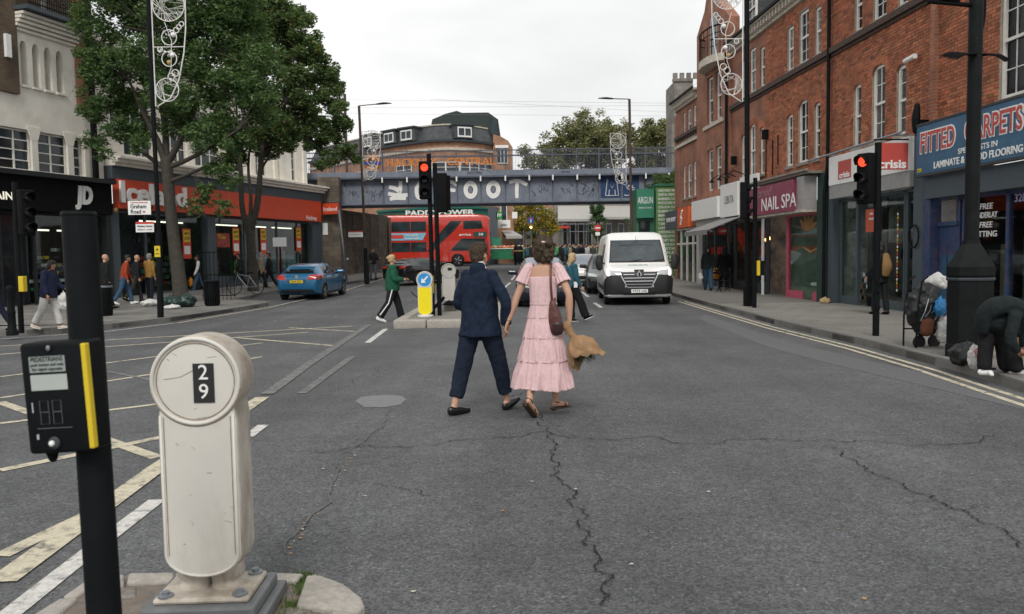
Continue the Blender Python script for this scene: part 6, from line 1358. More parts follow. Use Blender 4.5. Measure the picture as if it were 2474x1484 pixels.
for sx in (-1, 1):
    for sy in (-1, 1): MB().lathe([(.032, 0), (.032, .008), (.016, .01), (.016, .022), (.0, .022)], 14, (sx*.155, sy*.115, .1)).build('bolt', M_STEEL, bo, True, sharp=40)
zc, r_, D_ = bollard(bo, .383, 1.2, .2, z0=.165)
nb = MB().box(-.043+.035, .043+.035, -D_/2-.004, -D_/2-.001, zc-.09, zc+.075).build('number_plate', M_PRINTB, bo)
for s_, z_ in (('2', zc+.035), ('9', zc-.045)): text(s_, .088, M_PRINTW, nb, (.035, -D_/2-.006, z_), bold=.004, extrude=.001)
sm_ = MB(); g_ = random.Random(8)
for _ in range(16): x_, z_ = g_.uniform(-.13, .13), g_.uniform(.3, 1.15); sm_.tube([(x_, -D_/2-.0008, z_), (x_+g_.uniform(-.03, .05), -D_/2-.0008, z_+g_.uniform(-.012, .02))], g_.uniform(.0006, .0016), 4)
sm_.tube([(-.13, -D_/2-.0008, zc+.01), (-.06, -D_/2-.0008, zc+.02), (-.01, -D_/2-.0008, zc+.045)], .0014, 4); sm_.build('scuff', M_GRIME, bo)['kind'] = 'stuff'
# ---- push-button pole
pa, pb = P(190, 520, 2.32), P(257, 1560, 2.22)
pp_ = thing('push_button_pole', 'near black pedestrian push-button pole with yellow-edged box', 'signal post', (pb.x, pb.y, 0)); top = pa-Vector((pb.x, pb.y, 0)); bot = Vector((top.x*-.12+.03, 0, .0)); 
ax = (Vector((0, 0, pb.z))-top); bot = top+ax*(top.z/(top.z-pb.z))
MB().tube([bot, top], .046, 24).build('pole', M_BLACK, pp_, True, sharp=40); MB().lathe([(.0465, -.004), (.048, .002), (.044, .01), (.0, .012)], 24, top).build('cap', M_BLACK, pp_, True, sharp=40)
bc = P(157, 956, 2.2)-Vector((pb.x, pb.y, 0)); bx = MB(); me = apply_mods(MB().box(-.108, .108, -.045, .06, -.165, .165), [('BEVEL', dict(width=.012, segments=3, limit_method='NONE'))], True); me.set_sharp_from_angle(angle=R(40))
box = link('button_box', setmat(me, M_BLACK), pp_, bc, (0, R(-2.6), R(-3))); box.scale = (.86, .86, .93)
MB().box(.093, .1095, -.0465, -.02, -.155, .157).build('yellow_edge', M_YEL, box, bevel=.004)
M_LCD = mat('grey_panel', (.30, .34, .32), .4, var=.06)
a = MB().box(-.077, .04, -.0475, -.0455, .078, .125).build('text_panel', M_LCD, box); MB().box(-.077, .042, -.0475, -.0455, .025, .071).build('wait_panel', mat('wait_panel', (.42, .46, .43), .35, var=.05), box)
for s_, z_, h_, w_ in (('PEDESTRIANS', .116, .019, .105), ('push button and wait', .1005, .0125, .108), ('for signal opposite', .0875, .0125, .1)): text(s_, h_, M_PRINTB, a, (-.0185, -.0485, z_), fit=w_, extrude=.0004)
mb = MB()
for dx in (-.042, .0): mb.tube([(dx-.014, -.0465, -.006), (dx+.014, -.0465, -.006), (dx+.014, -.0465, -.075), (dx-.014, -.0465, -.075)], .001, 4, True); mb.tube([(dx-.014, -.0465, -.04), (dx+.014, -.0465, -.04)], .001, 4)
mb.tube([(-.07, -.0465, -.088), (.045, -.0465, -.088)], .001, 4); mb.build('diagram', mat('diagram_grey', (.12, .14, .14), .5), box)
MB().lathe([(.019, .0), (.019, -.006), (.013, -.007), (.0, -.008)], 20, (-.018, -.0455, -.132), 'y').build('button_ring', M_GREY, box, True); MB().lathe([(.009, 0), (.0085, -.008), (0, -.011)], 16, (-.022, -.052, -.132), 'y').build('button', M_PRINTW, box, True)
MB().limb([(-.06, .0, -.168), (-.06, 0, -.185)], [.02, .014], n=10).build('tactile_cone', M_BLACKM, box, True); MB().ball((-.008, -.05, .148), (.007, .006, .009)).build('screw', M_STEEL, box)
MB().box(-.082, -.078, -.0468, -.0455, -.04, -.01).build('scratch', mat('scratch_grey', (.4, .42, .42), .6), box); MB().box(-.075, -.068, -.0468, -.0455, -.12, -.105).build('scratch', MATS['scratch_grey'], box)
# ---- traffic signals
def signal_head(par, c, rz=0., lit='top', scale=1.):
    me = apply_mods(MB().box(-.15*scale, .15*scale, -.02, .16, -.5*scale, .5*scale), [('BEVEL', dict(width=.03, segments=3, limit_method='NONE'))], True); me.set_sharp_from_angle(angle=R(40)); h = link('signal_head', setmat(me, M_BLACKM), par, c, (0, 0, rz))
    for k, z in enumerate((.33*scale, 0, -.33*scale)):
        MB().lathe([(.10*scale, 0), (.095*scale, -.02), (.06*scale, -.035), (.0, -.04)], 20, (0, -.02, z), 'y').build('lamp', M_RED if k == 0 and lit == 'top' else mat('dark_lens', (.012, .014, .014), .2, var=.2), h, True)
        vs = []; n = 16
        for i in range(n+1):
            a = math.pi*(-.15+1.3*i/n); L = .2*scale*(.55+.45*math.sin(max(0, min(math.pi, a)))); vs += [(.115*scale*math.cos(a), -.02, z+.115*scale*math.sin(a)), (.12*scale*math.cos(a), -.02-L, z+.12*scale*math.sin(a)-.01)]
        m_ = MB().add(vs, [(2*i, 2*i+2, 2*i+3, 2*i+1) for i in range(n)]); o = m_.build('visor', M_BLACKM, h, True); s_ = o.modifiers.new('s', 'SOLIDIFY'); s_.thickness = .006
    return h
def at_island(px, py, z=.13): return G(px, py, z)
p1 = at_island(1046, 762); sg = thing('traffic_light', 'central traffic light on black pole showing red', 'traffic light', (p1.x, p1.y, .13))
kx = lambda px, py: P(px, py, p1.y)-Vector((p1.x, p1.y, .13))
t1 = kx(1035, 372); MB().tube([(0, 0, 0), t1], .057, 14).build('pole', M_BLACK, sg, True, sharp=40)
hh = signal_head(sg, kx(1027, 437)+Vector((0, -.16, 0)), R(4), scale=.96)
p2 = G(1059, 765, .13); sg2 = thing('traffic_light', 'second black signal pole on the island carrying a head seen from behind', 'traffic light', (p2.x, p2.y+.35, .13)); k2 = lambda px, py: P(px, py, p2.y+.35)-Vector((p2.x, p2.y+.35, .13))
MB().tube([(0, 0, 0), k2(1050, 395)], .057, 14).build('pole', M_BLACK, sg2, True, sharp=40); o = signal_head(sg2, k2(1066, 466)+Vector((0, .12, 0)), R(178), lit='none'); 
MB().box(-.22, .22, -.03, -.01, -.45, .45).build('backing_board', M_BLACKM, o)
by = k2(1046, 690); MB().box(by.x-.12, by.x+.02, -.14, .05, by.z-.2, by.z+.25).build('button_box', M_YEL, sg2, bevel=.02)
# keep-left bollard
q = G(1028, 764, .16); kb = thing('keep_left_bollard', 'yellow and white keep-left bollard with blue arrow on the island', 'bollard', (q.x, q.y, .13), 0)
zc, r_, D_ = bollard(kb, .42, 1.16, .18, z0=.06, grimy=False)
MB().lathe([(.2, 0), (.2, .06), (.12, .08)], 16).build('foot', M_BOLL, kb, True)
y_ = -D_/2-.004
MB().lathe([(r_*.78, 0), (r_*.78, -.004), (0, -.004)], 32, (0, y_, zc), 'y').build('blue_disc', mat('sign_light_blue', (.025, .26, .60), .4, var=.03), kb)
ar = MB().prism([(-.028, .03-.0), (.028, .03), (.028, -.06)][0:0] or [(-.02, .12), (.02, .12), (.02, -.02), (.075, -.02), (0, -.12), (-.075, -.02), (-.02, -.02)], -.003, .0).build('arrow', M_PRINTW, kb, loc=(0, y_-.006, zc), rot=(0, R(45), 0))
bw = r_*.87*.9; zz = .06+bw*.7; pl_ = [(-bw, zc-r_*.95), (-bw, zz)]+[(bw*math.cos(a), zz+bw*.6*math.sin(a)) for a in np.linspace(math.pi, 2*math.pi, 14)[1:-1]]+[(bw, zz), (bw, zc-r_*.95)]
MB().prism(pl_, y_-.002, y_+.002).build('yellow_panel', mat('reflective_yellow', (.85, .70, .01), .4, var=.03), kb)
q = G(1085, 737, .3); wb = thing('guide_bollard', 'plain white bollard on the island behind the man in the navy suit', 'bollard', (q.x, q.y, .3), R(3)); bollard(wb, .42, 1.16, .2, z0=.1); MB().lathe([(.2, 0), (.16, .08), (.1, .14)], 14).build('foot', M_BLACKM, wb, True)
MB().box(-.02, .1, -.106, -.102, .96, 1.04).build('sticker', M_PRINTB, wb)
tb = thing('street_debris', 'dark broken barrier foot lying behind the keep-left bollard', 'debris', G(1060, 752, .16)); mb = MB(); mb.tube([(-.25, 0, .03), (0, .05, .2), (.15, 0, .38)], [.06, .05, .04], 8); mb.build('broken_arm', M_BLACKM, tb); mb = MB(); mb.tube([(-.02, -.05, .1), (.2, -.05, .28)], .03, 6); mb.build('bracket', M_STEEL, tb)
# right-hand signal
q = G(2115, 812, .12); rs = thing('traffic_light', 'right-hand pavement traffic light showing red on slim black pole', 'traffic light', (q.x, q.y, .1)); kr_ = lambda px, py: P(px, py, q.y)-Vector((q.x, q.y, .1))
MB().tube([(0, 0, 0), kr_(2121, 345)], .057, 14).build('pole', M_BLACK, rs, True, sharp=40); hr = signal_head(rs, kr_(2084, 432)+Vector((0, -.02, 0)), R(-58), scale=.88)
MB().tube([kr_(2084, 390), kr_(2118, 385)], .025, 6).build('bracket', M_BLACK, rs); MB().tube([kr_(2084, 470), kr_(2118, 468)], .025, 6).build('bracket', M_BLACK, rs)
mb = MB(); [mb.box(-.03, .03, -.09, -.05, z, z+.06) for z in (.5, .8, .95)]; mb.build('clamp', M_BLACKM, rs)
# ---- big black column on the right
q = G(2340, 862, .12); lc = thing('lamp_column', 'massive black octagonal-based lamp column on the right pavement', 'lamp post', (q.x, q.y, .1), R(12)); kc = lambda px, py: P(px, py, q.y)-Vector((q.x, q.y, .1))
sc_ = q.y/1929.; rb = 53*sc_; rp = 15.5*sc_; z1 = kc(2340, 665).z; z2 = kc(2340, 590).z
def octo(prof, name, m): return MB().lathe(prof, 8).build(name, m, lc, rot=(0, 0, R(22.5)))
M_COL = mat('column_black', (.008, .009, .0095), .6, spec=.12, var=.2, scale=8, bump=.08, dirt=((.02, .022, .024), .5, 3))
octo([(rb*1.02, 0), (rb*1.02, .2), (rb*.98, .21), (rb*.98, z1-.02), (rb*1.03, z1), (rb*1.03, z1+.12), (rb*.4, z2), (rb*.38, z2+.05)], 'pedestal', M_COL); octo([(rb*1.035, z1-.07), (rb*1.05, z1-.05), (rb*1.035, z1-.03)], 'band', M_GREY)
MB().tube([(0, 0, z2), (0, 0, 9)], [rp*1.05, rp*.95], 20).build('shaft', M_COL, lc, True, sharp=40)
zs_ = kc(2340, 135).z; mb = MB()
for sx in (-1, 1):
    for k in range(11): t = k/10; L = .5*(1-.25*t); an = R(-6-24*t); mb.limb([(sx*.06, -.01*k, zs_), (sx*.06+sx*L*math.cos(an)*.6, -.01*k, zs_+.03-.05*t), (sx*.06+sx*L*math.cos(an), -.01*k, zs_+L*math.sin(an)*.5)], [.012, .014, .004], n=6)
mb.build('bird_spikes', M_BLACKM, lc)
zt_ = kc(2300, 15).z; mb = MB(); mb.tube([(-.05, 0, zt_), (-.75, 0, zt_+.02)], .03, 6); mb.limb([(-.3, 0, zt_+.05), (-.6, 0, zt_+.15), (-.9, 0, zt_+.3)], [.04, .1, .06], n=8); mb.build('bracket_arm', M_BLACKM, lc, True)
mb = MB(); mb.limb([(rp, 0, zs_+.3), (rp*1.3, 0, zs_+.6), (rp*1.2, 0, zs_+1.1)], [.02, .035, .03], n=8); mb.box(-.05, .05, -rp-.02, -rp+.02, zs_+.85, zs_+1.); mb.build('cable_cover', M_BLACKM, lc)
# ---- lamp posts with wire decorations
M_WIRE = mat('white_wire', (.72, .71, .68), .5, var=.08)
def festoon(par, o, W, H, side=1, rng=None):
    """hanging festive frame: outer bow, crossed rings, spheres of wire, in the plane x,z from the post edge at o (top)"""
    g = rng or random.Random(3); X = lambda u: o.x+side*u*W; Z = lambda v: o.z-v*H; y = o.y; mb = MB(); r = W*.014
    mb.tube([(X(0), y, Z(0)), (X(0), y, Z(1.0))], r*1.3, 6); mb.tube([(X(1.0), y, Z(0)), (X(1.0), y, Z(.12)), (X(.98), y, Z(.35)), (X(.9), y, Z(.55)), (X(.72), y, Z(.78)), (X(.45), y, Z(.93)), (X(.05), y, Z(1.0))], r*1.3, 6)
    mb.tube([(X(0), y, Z(.0)), (X(1), y, Z(0.))], r, 6); mb.tube([(X(0), y, Z(.5)), (X(.93), y, Z(.5))], r, 6); mb.build('frame', M_WIRE, par)
    def ringp(u, v, ru, name='ring'):
        m_ = MB(); m_.tube([(X(u+ru*math.cos(t)), y, Z(v)+ru*W*math.sin(t)) for t in np.linspace(0, 6.283, 25)[:-1]], r*1.15, 5, True); return m_
    for u, v, ru, k in ((.5, .15, .47, 26), (.36, .86, .34, 16)):
        m_ = ringp(u, v, ru)
        for _ in range(k):
            a, b = g.uniform(0, 6.28), g.uniform(0, 6.28); m_.tube([(X(u+ru*math.cos(a)), y, Z(v)+ru*W*math.sin(a)), (X(u+ru*.5*math.cos((a+b)/2)), y+g.uniform(-.1, .1), Z(v)+ru*W*.5*math.sin((a+b)/2)), (X(u+ru*math.cos(b)), y, Z(v)+ru*W*math.sin(b))], r*.5, 4)
        m_.build('wire_globe', M_WIRE, par)
    for u, v, ru in ((.48, .42, .22), (.46, .60, .22), (.70, .36, .08), (.78, .335, .07), (.86, .31, .07), (.2, .52, .07), (.62, .72, .1), (.5, .75, .1)): ringp(u, v, ru).build('ring', M_WIRE, par)
    for u, v, m in ((.6, .4, M_PRINTW), (.55, .57, M_PRINTW), (.45, .63, mat('gold_bauble', (.45, .3, .1), .4))): MB().ball((X(u), y, Z(v)), W*.07, 10, 7).build('bauble', m, par, True)
    m_ = MB(); m_.tube([(X(.36), y, Z(.29)), (X(.55), y, Z(.45)), (X(.5), y, Z(.68)), (X(.4), y, Z(.75))], r*.8, 5); m_.build('strand', M_WIRE, par)
q = G(388, 766, .12); ll = thing('lamp_post', 'left lamp post carrying white wire decoration and street name plate', 'lamp post', (q.x, q.y, .1)); kl_ = lambda px, py: P(px, py, q.y)-Vector((q.x, q.y, .1))
MB().tube([(0, 0, 0), kl_(383, 560)], .085, 14).build('lower_post', M_BLACK, ll, True, sharp=40); tp = kl_(353, -120); MB().tube([kl_(383, 560), tp], .06, 14).build('post', M_BLACK, ll, True, sharp=40)
o_ = kl_(362, -30); fw_ = kl_(444, -30).x-kl_(362, -30).x; fo = thing('street_decoration', 'white wire festive decoration on the left lamp post', 'decoration', Vector((q.x, q.y, .1)), 0, 'wire street decorations'); festoon(fo, o_+Vector((.02, 0, 0)), fw_, kl_(362, -30).z-kl_(370, 258).z)
sn = thing('street_sign', 'white street name plate on the left lamp post', 'sign', Vector((q.x, q.y, .1))+kl_(341, 503)+Vector((0, -.1, 0)), R(3)); a = MB().box(-.3, .3, -.008, .008, -.185, .185).build('sign_plate', M_PRINTW, sn)
for s_, x_, z_ in (('Graham', -.24, .035), ('Road', -.24, -.105)): text(s_, .155, M_PRINTB, a, (x_, -.012, z_), align='LEFT', fit=.42 if s_ == 'Graham' else .27)
text('E8', .07, M_PRINTR, a, (.12, -.012, -.11)); text('LONDON BOROUGH', .04, M_PRINTR, a, (0, -.012, .14), fit=.45); MB().box(-.02, .35, .01, .05, -.03, .03).build('clip', M_BLACK, sn)
sn2 = thing('street_sign', 'small white and red notice plate below the street name plate', 'sign', Vector((q.x, q.y, .1))+kl_(354, 549)+Vector((0, -.1, 0)), R(3)); a = MB().box(-.24, .24, -.008, .008, -.14, .14).build('sign_plate', M_PRINTW, sn2); MB().box(-.24, .24, -.011, -.009, .08, .14).build('red_band', M_PRINTR, a); text('Hackney Central', .07, M_PRINTB, a, (0, -.012, .02), fit=.4); text('200m walk', .06, mat('grey_print', (.22, .22, .22), .6), a, (0, -.012, -.07), fit=.4); MB().box(0, .3, .01, .05, -.03, .03).build('clip', M_BLACK, sn2)
sn3 = thing('warning_sign', 'small yellow warning notice strapped low on the left lamp post', 'sign', Vector((q.x, q.y, .1))+kl_(384, 608)+Vector((0, -.1, 0)), R(5)); a = MB().box(-.075, .075, -.006, .006, -.15, .15).build('sign_plate', M_YEL, sn3); MB().prism([(-.04, .03), (.04, .03), (0, .1)], -.01, -.007).build('symbol', M_PRINTB, a); text('DANGER', .03, M_PRINTB, a, (0, -.009, -.06), fit=.1)
# right decorated post
q = G(1805, 740, .12); lr = thing('lamp_post', 'tall black lamp post with wire decoration in front of the cafe', 'lamp post', (q.x, q.y, .1)); kr2 = lambda px, py: P(px, py, q.y)-Vector((q.x, q.y, .1))
MB().tube([(0, 0, 0), kr2(1805, 690)], .11, 14).build('pedestal', M_BLACK, lr, True, sharp=40); MB().tube([kr2(1805, 690), kr2(1803, -140)], .07, 14).build('post', M_BLACK, lr, True, sharp=40); MB().box(-.1, .16, -.16, .1, 0, .62).build('base_box', M_BLACKM, lr, bevel=.03)
fo = thing('street_decoration', 'white wire festive decoration in front of the brick terrace', 'decoration', Vector((q.x, q.y, .1)), 0, 'wire street decorations'); o_ = kr2(1796, -60); festoon(fo, o_+Vector((-.02, 0, 0)), o_.x-kr2(1720, -60).x, o_.z-kr2(1796, 246).z, side=-1)
q2 = G(1822, 744, .12); l3 = thing('traffic_light', 'traffic signal seen side-on beside the tall decorated lamp post', 'traffic light', (q2.x, q2.y, .1)); k3 = lambda px, py: P(px, py, q2.y)-Vector((q2.x, q2.y, .1))
MB().tube([(0, 0, 0), k3(1824, 430)], .057, 14).build('pole', M_BLACK, l3, True, sharp=40); signal_head(l3, k3(1814, 485)+Vector((-.12, .05, 0)), R(75), lit='none'); c_ = k3(1831, 648); MB().box(c_.x-.06, c_.x+.02, -.12, .06, c_.z-.2, c_.z+.2).build('button_box', M_YEL, l3, bevel=.01); MB().box(c_.x+.022, c_.x+.14, -.1, .06, c_.z-.2, c_.z+.2).build('box_side', M_BLACK, l3)
# street lamps by the bridge
def street_lamp(label, pb, pt, parm, ph, deco, z=.3):
    q = G(pb[0], pb[1], z); th = thing('street_lamp', label, 'lamp post', (q.x, q.y, z-.02)); k = lambda px, py: P(px, py, q.y)-Vector((q.x, q.y, z-.02))
    t = k(*pt); MB().tube([(0, 0, 0), k(pb[0]-(pb[0]-pt[0])*.2, 600)], .1, 12).build('lower_post', M_BLACK, th, True, sharp=40); MB().tube([k(pb[0]-(pb[0]-pt[0])*.2, 600), t], .065, 12).build('post', M_MOULD, th, True, sharp=40)
    a, h = k(*parm), k(*ph); MB().tube([t, a], .025, 6).build('arm', M_MOULD, th); d = (h-a); mb = MB(); mb.limb([a, a+d*.5+Vector((0, 0, .02)), h], [(.14, .03), (.13, .05), (.06, .02)], lat=(0, 1, 0), n=10); mb.build('lantern', M_GREY, th, True)
    MB().box(-.12, .12, -.12, .12, 0, 1.1).build('base', M_BLACK, th, bevel=.02)
    return q, th, k
q, th, k = street_lamp('black street lamp in front of the bridge, left of the bus', (886, 686), (867, 256), (910, 252), (945, 250), None, .35)
fo = thing('street_decoration', 'pale wire decoration on the street lamp at the left end of the bridge', 'decoration', th.location, 0, 'wire street decorations'); o_ = k(872, 318); festoon(fo, o_+Vector((.05, 0, 0)), k(916, 318).x-o_.x, o_.z-k(874, 437).z)
s_ = thing('street_sign', 'blank white and red name plate on the abutment lamp post', 'sign', Vector(th.location)+k(860, 566)+Vector((0, -.12, 0))); a = MB().box(-.36, .36, -.01, .01, -.15, .15).build('sign_plate', M_PRINTW, s_); MB().box(-.36, .36, -.014, -.011, .09, .15).build('red_band', M_PRINTR, a); text('GRAHAM ROAD', .07, mat('grey_print', (.22, .22, .22), .6), a, (0, -.013, -.03), fit=.55); MB().box(.1, .5, .012, .06, -.03, .03).build('clip', M_BLACK, s_)
q, th, k = street_lamp('black street lamp in front of the bridge, behind the white van', (1527, 668), (1520, 240), (1480, 239), (1445, 238), None, .5)
fo = thing('street_decoration', 'pale wire decoration on the street lamp behind the van', 'decoration', th.location, 0, 'wire street decorations'); o_ = k(1514, 322); festoon(fo, o_+Vector((-.05, 0, 0)), o_.x-k(1476, 322).x, o_.z-k(1514, 448).z, side=-1)
# leaning grey post
a, b = P(818, 508, 43.6), P(838, 690, 43.4); lp = thing('leaning_post', 'thin grey post leaning in front of the bridge abutment', 'post', (b.x, b.y, gz(43.4)+.08)); MB().tube([(0, 0, 0), a-Vector(lp.location)], .06, 10).build('post', M_STEEL, lp, True); MB().box(.04, .12, -.1, .0, 1.2, 1.3).build('clip', M_PRINTW, lp)
# left: slim poles and bollard
q = G(30, 808, .12); bl = thing('cast_bollard', 'black cast-iron bollard at the left edge of the pavement', 'bollard', (q.x, q.y, .1)); MB().lathe([(.12, 0), (.12, .08), (.085, .14), (.08, .45), (.09, .5), (.075, .55), (.07, .95), (.085, 1.0), (.06, 1.06), (0, 1.08)], 16).build('casting', M_BLACK, bl, True, sharp=40)
q = G(52, 803, .12); pl2_ = thing('traffic_light', 'black signal pole with yellow button box at far left', 'traffic light', (q.x, q.y, .1)); k = lambda px, py: P(px, py, q.y)-Vector((q.x, q.y, .1)); MB().tube([(0, 0, 0), k(35, 440)], .057, 12).build('pole', M_BLACK, pl2_, True, sharp=40); c_ = k(58, 686); MB().box(c_.x-.05, c_.x+.06, -.13, .02, c_.z-.17, c_.z+.17).build('button_box', M_YEL, pl2_, bevel=.01); signal_head(pl2_, k(74, 515)+Vector((0, -.1, 0)), R(60), lit='none')
# bins
q = G(252, 762, .12); b_ = thing('litter_bin', 'black cylindrical litter bin behind the push-button pole', 'bin', (q.x, q.y, .1)); MB().lathe([(.2, 0), (.23, .05), (.24, .85), (.25, .9), (.2, .95), (0, .96)], 16).build('drum', M_BLACK, b_, True, sharp=40); MB().lathe([(.245, .82), (.252, .86), (.24, .88)], 16).build('rim', M_STEEL, b_)
q = G(513, 738, .12); b_ = thing('litter_bin', 'black slatted litter bin standing between the two street trees', 'bin', (q.x, q.y, .1)); me = MB().box(-.02, .02, -.012, .012, .08, .8).mesh('slat', M_BLACK)
for i in range(20): a = i*.314; link('slat', me, b_, (.24*math.cos(a), .24*math.sin(a), 0), (0, 0, a+1.57))
MB().lathe([(.22, .05), (.22, .75)], 14).build('liner', M_BLACKM, b_, True); MB().lathe([(.26, .8), (.27, .85), (.2, .88)], 16).build('rim', M_BLACK, b_, True); MB().lathe([(.2, 0), (.24, .05), (.24, .1)], 16).build('foot', M_BLACK, b_)
q = G(520, 726, .12); tg = thing('tree_guard', 'tall black railing guard behind the slatted litter bin', 'railing', (q.x, q.y, .1)); mb = MB()
for i in range(9): mb.tube([(-.45+i*.15, 0, 0), (-.45+i*.15, 0, 1.9)], .012, 5)
for z in (.2, 1.0, 1.85): mb.tube([(-.5, 0, z), (.8, 0, z)], .018, 5)
mb.build('guard_rails', M_BLACK, tg)
sp = thing('signpost', 'black post with small white sign by the parked blue car', 'sign', Vector((-10.9, 35.5, .16))); k = lambda px, py: P(px, py, 35.5)-Vector((-10.9, 35.5, .16)); c_ = k(676, 585); MB().tube([(c_.x, 0, 0), (c_.x, 0, c_.z+.2)], .04, 8).build('post', M_BLACK, sp, True); MB().box(c_.x-.3, c_.x+.3, -.05, -.03, c_.z-.2, c_.z+.2).build('sign_plate', M_PRINTW, sp)
for i, (px, lb) in enumerate(((642, 'black bicycle parked by the second tree behind the blue car'),)):
    bi = thing('bicycle', lb, 'bicycle', (-11.2, 33.6, .2), R(80)); r_ = .33
    for y in (-.5, .5): w_ = MB().tube([(0, y+r_*math.cos(t), r_+r_*math.sin(t)) for t in np.linspace(0, 6.283, 25)[:-1]], .018, 5, True).build('wheel', M_RUBBER, bi); mb = MB(); [mb.tube([(0, y, r_), (0, y+r_*math.cos(t), r_+r_*math.sin(t))], .003, 4) for t in np.linspace(0, 6.28, 13)[:-1]]; mb.build('spokes', M_STEEL, w_)
    mb = MB(); [mb.tube([(0, a[0], a[1]), (0, b[0], b[1])], .018, 6) for a, b in (((-.5, .33), (-.08, .3)), ((-.08, .3), (-.22, .85)), ((-.5, .33), (-.2, .75)), ((-.08, .3), (.35, .8)), ((-.2, .75), (.34, .85)), ((.5, .33), (.32, .95)))]; mb.build('frame', M_STEEL, bi); mb = MB(); mb.tube([(-.25, .3, .98), (0, .33, 1.0), (.25, .3, .98)], .014, 6); mb.build('handlebar', M_BLACK, bi); MB().limb([(0, -.32, .9), (0, -.12, .9)], [(.07, .03), (.03, .03)]).build('saddle', M_BLACKM, bi, True)
# ---- cafe table and chairs
q = G(1760, 700, .12); ct_ = thing('cafe_table', 'small black folding cafe table outside the cafe', 'table', (8.35, 31.5, .1)); mb = MB(); mb.lathe([(.3, .7), (.3, .73)], 16); mb.build('table_top', M_BLACK, ct_)
for s_ in (-1, 1): MB().tube([(-.2*s_, .1*s_, 0), (.2*s_, .1*s_, .7)], .014, 5).build('leg', M_BLACK, ct_)
for i, (x, y, rz, lb) in enumerate(((8.1, 30.6, .3, 'black folding chair outside the cafe, nearest the lamp post'), (8.25, 32.5, 2.9, 'black folding chair outside the cafe, beyond the small table'))):
    c_ = thing('folding_chair', lb, 'chair', (x, y, .1), rz, 'folding chairs outside the cafe'); MB().box(-.2, .2, -.2, .2, .44, .47).build('seat', M_BLACK, c_)
    for z in (.7, .8): MB().box(-.2, .2, .19, .21, z, z+.06).build('back_slat', M_BLACK, c_)
    for sx in (-1, 1): MB().tube([(sx*.2, -.2, 0), (sx*.2, .2, .88)], .012, 5).build('leg', M_BLACK, c_); MB().tube([(sx*.18, .2, 0), (sx*.18, -.18, .45)], .012, 5).build('leg', M_BLACK, c_)
# ---- far road signs
for name, lb, px, py, kind in (('road_sign', 'blue no-through-road sign with red bar under the bridge', 1296, 538, 0), ('road_sign', 'round red no-entry sign beyond the white van', 1459, 557, 1)):
    Y = 84 if kind == 0 else 80; c = Q(px, py, Y); s_ = thing(name, lb, 'road sign', (c.x, Y, gz(Y))); h = c.z-gz(Y); MB().tube([(0, .05, 0), (0, .05, h+.5)], .04, 8).build('post', M_STEEL, s_)
    if kind == 0: p_ = MB().box(-.3, .3, -.01, .01, h-.3, h+.3).build('sign_plate', mat('road_blue', (.02, .08, .35), .5), s_); MB().box(-.05, .05, -.02, -.012, h-.24, h+.1).build('bar', M_PRINTW, p_); MB().box(-.18, .18, -.024, -.014, h+.1, h+.2).build('bar', M_PRINTR, p_); MB().ball((0, -.1, h-.75), .12).build('beacon', mat('warm_bulb', (1, .6, .25), .4, emit=(1, .45, .15), es=6, var=0), s_)
    else: p_ = MB().lathe([(.34, 0), (.34, -.02), (0, -.02)], 24, (0, 0, h), 'y').build('sign_disc', M_PRINTR, s_); MB().box(-.25, .25, -.03, -.021, h-.06, h+.06).build('bar', M_PRINTW, p_); MB().box(-.22, .22, -.02, .0, h-.75, h-.42).build('plate', M_PRINTW, s_)
# ---- rubbish by the tree and the trolley on the right
M_BAGG = mat('bin_bag_green', (.02, .045, .04), .35, var=.3, scale=6, bump=.5, bscale=18); M_BAGB = mat('bin_bag_black', (.012, .013, .014), .45, var=.3, bump=.6, bscale=14); M_BAGW = mat('carrier_white', (.60, .59, .57), .45, var=.1, bump=.5, bscale=14)
def bag(name, label, loc, r, m, seed, tall=1., group=None, par=None):
    g = random.Random(seed); mb = MB(); mb.ball((0, 0, r[2]*.9), r, 14, 10); me = fuse(mb, min(r)*.14, 1)
    for v in me.vertices:
        n = math.sin(v.co.x*23+seed)*math.cos(v.co.y*19+seed*2)+math.sin(v.co.z*27+v.co.x*11); k = 1+.07*n; v.co.x *= k; v.co.y *= k
        if v.co.z > r[2]*1.5: t = (v.co.z-r[2]*1.5)/(r[2]*.4); v.co.x *= max(.15, 1-t*1.1); v.co.y *= max(.15, 1-t*1.1); v.co.z += t*r[2]*.25
        v.co.z = max(v.co.z, 0.)
    wrinkle(me, min(r)*.22, 2.2/min(r)*.9, seed); me.update()
    for v in me.vertices: v.co.z = max(v.co.z, 0.)
    o = link(name, setmat(me, m), par, loc); o.rotation_euler = (0, 0, g.uniform(0, 6))
    if label: tag(o, label, 'bag', group)
    return o
for i, (px, py, r, m, lb) in enumerate([(412, 741, (.42, .3, .2), M_BAGG, 'dark green rubbish bag slumped left of the tree trunk'), (452, 741, (.34, .28, .24), M_BAGG, 'dark green rubbish bag standing right of the tree trunk'), (362, 739, (.36, .26, .13), M_BAGW, 'flattened white plastic bag left of the lamp post foot'), (416, 746, (.26, .2, .08), M_BAGW, 'small white plastic bag in front of the green rubbish bags')]):
    q = G(px, py, .12); bag('rubbish_bag', lb, (q.x, q.y, .1), r, m, i+2)
q = G(1992, 733, .12); bag('rubbish_bag', 'crumpled tan paper bag at the foot of the nail salon', (q.x, q.y, .1), (.16, .13, .1), mat('tan_paper', (.42, .3, .16), .8), 9)
q = G(2236, 838, .12); tr = thing('shopping_trolley', 'two-wheeled shopping trolley piled with black bags beside the black column', 'trolley', (q.x, q.y, .1), R(10))
for x in (-.12, .14): w_ = MB().lathe([(.06, -.02), (.10, -.02), (.10, .02), (.06, .02)], 16, (x, 0, .1), 'y').build('wheel', M_RUBBER, tr, True, sharp=40)
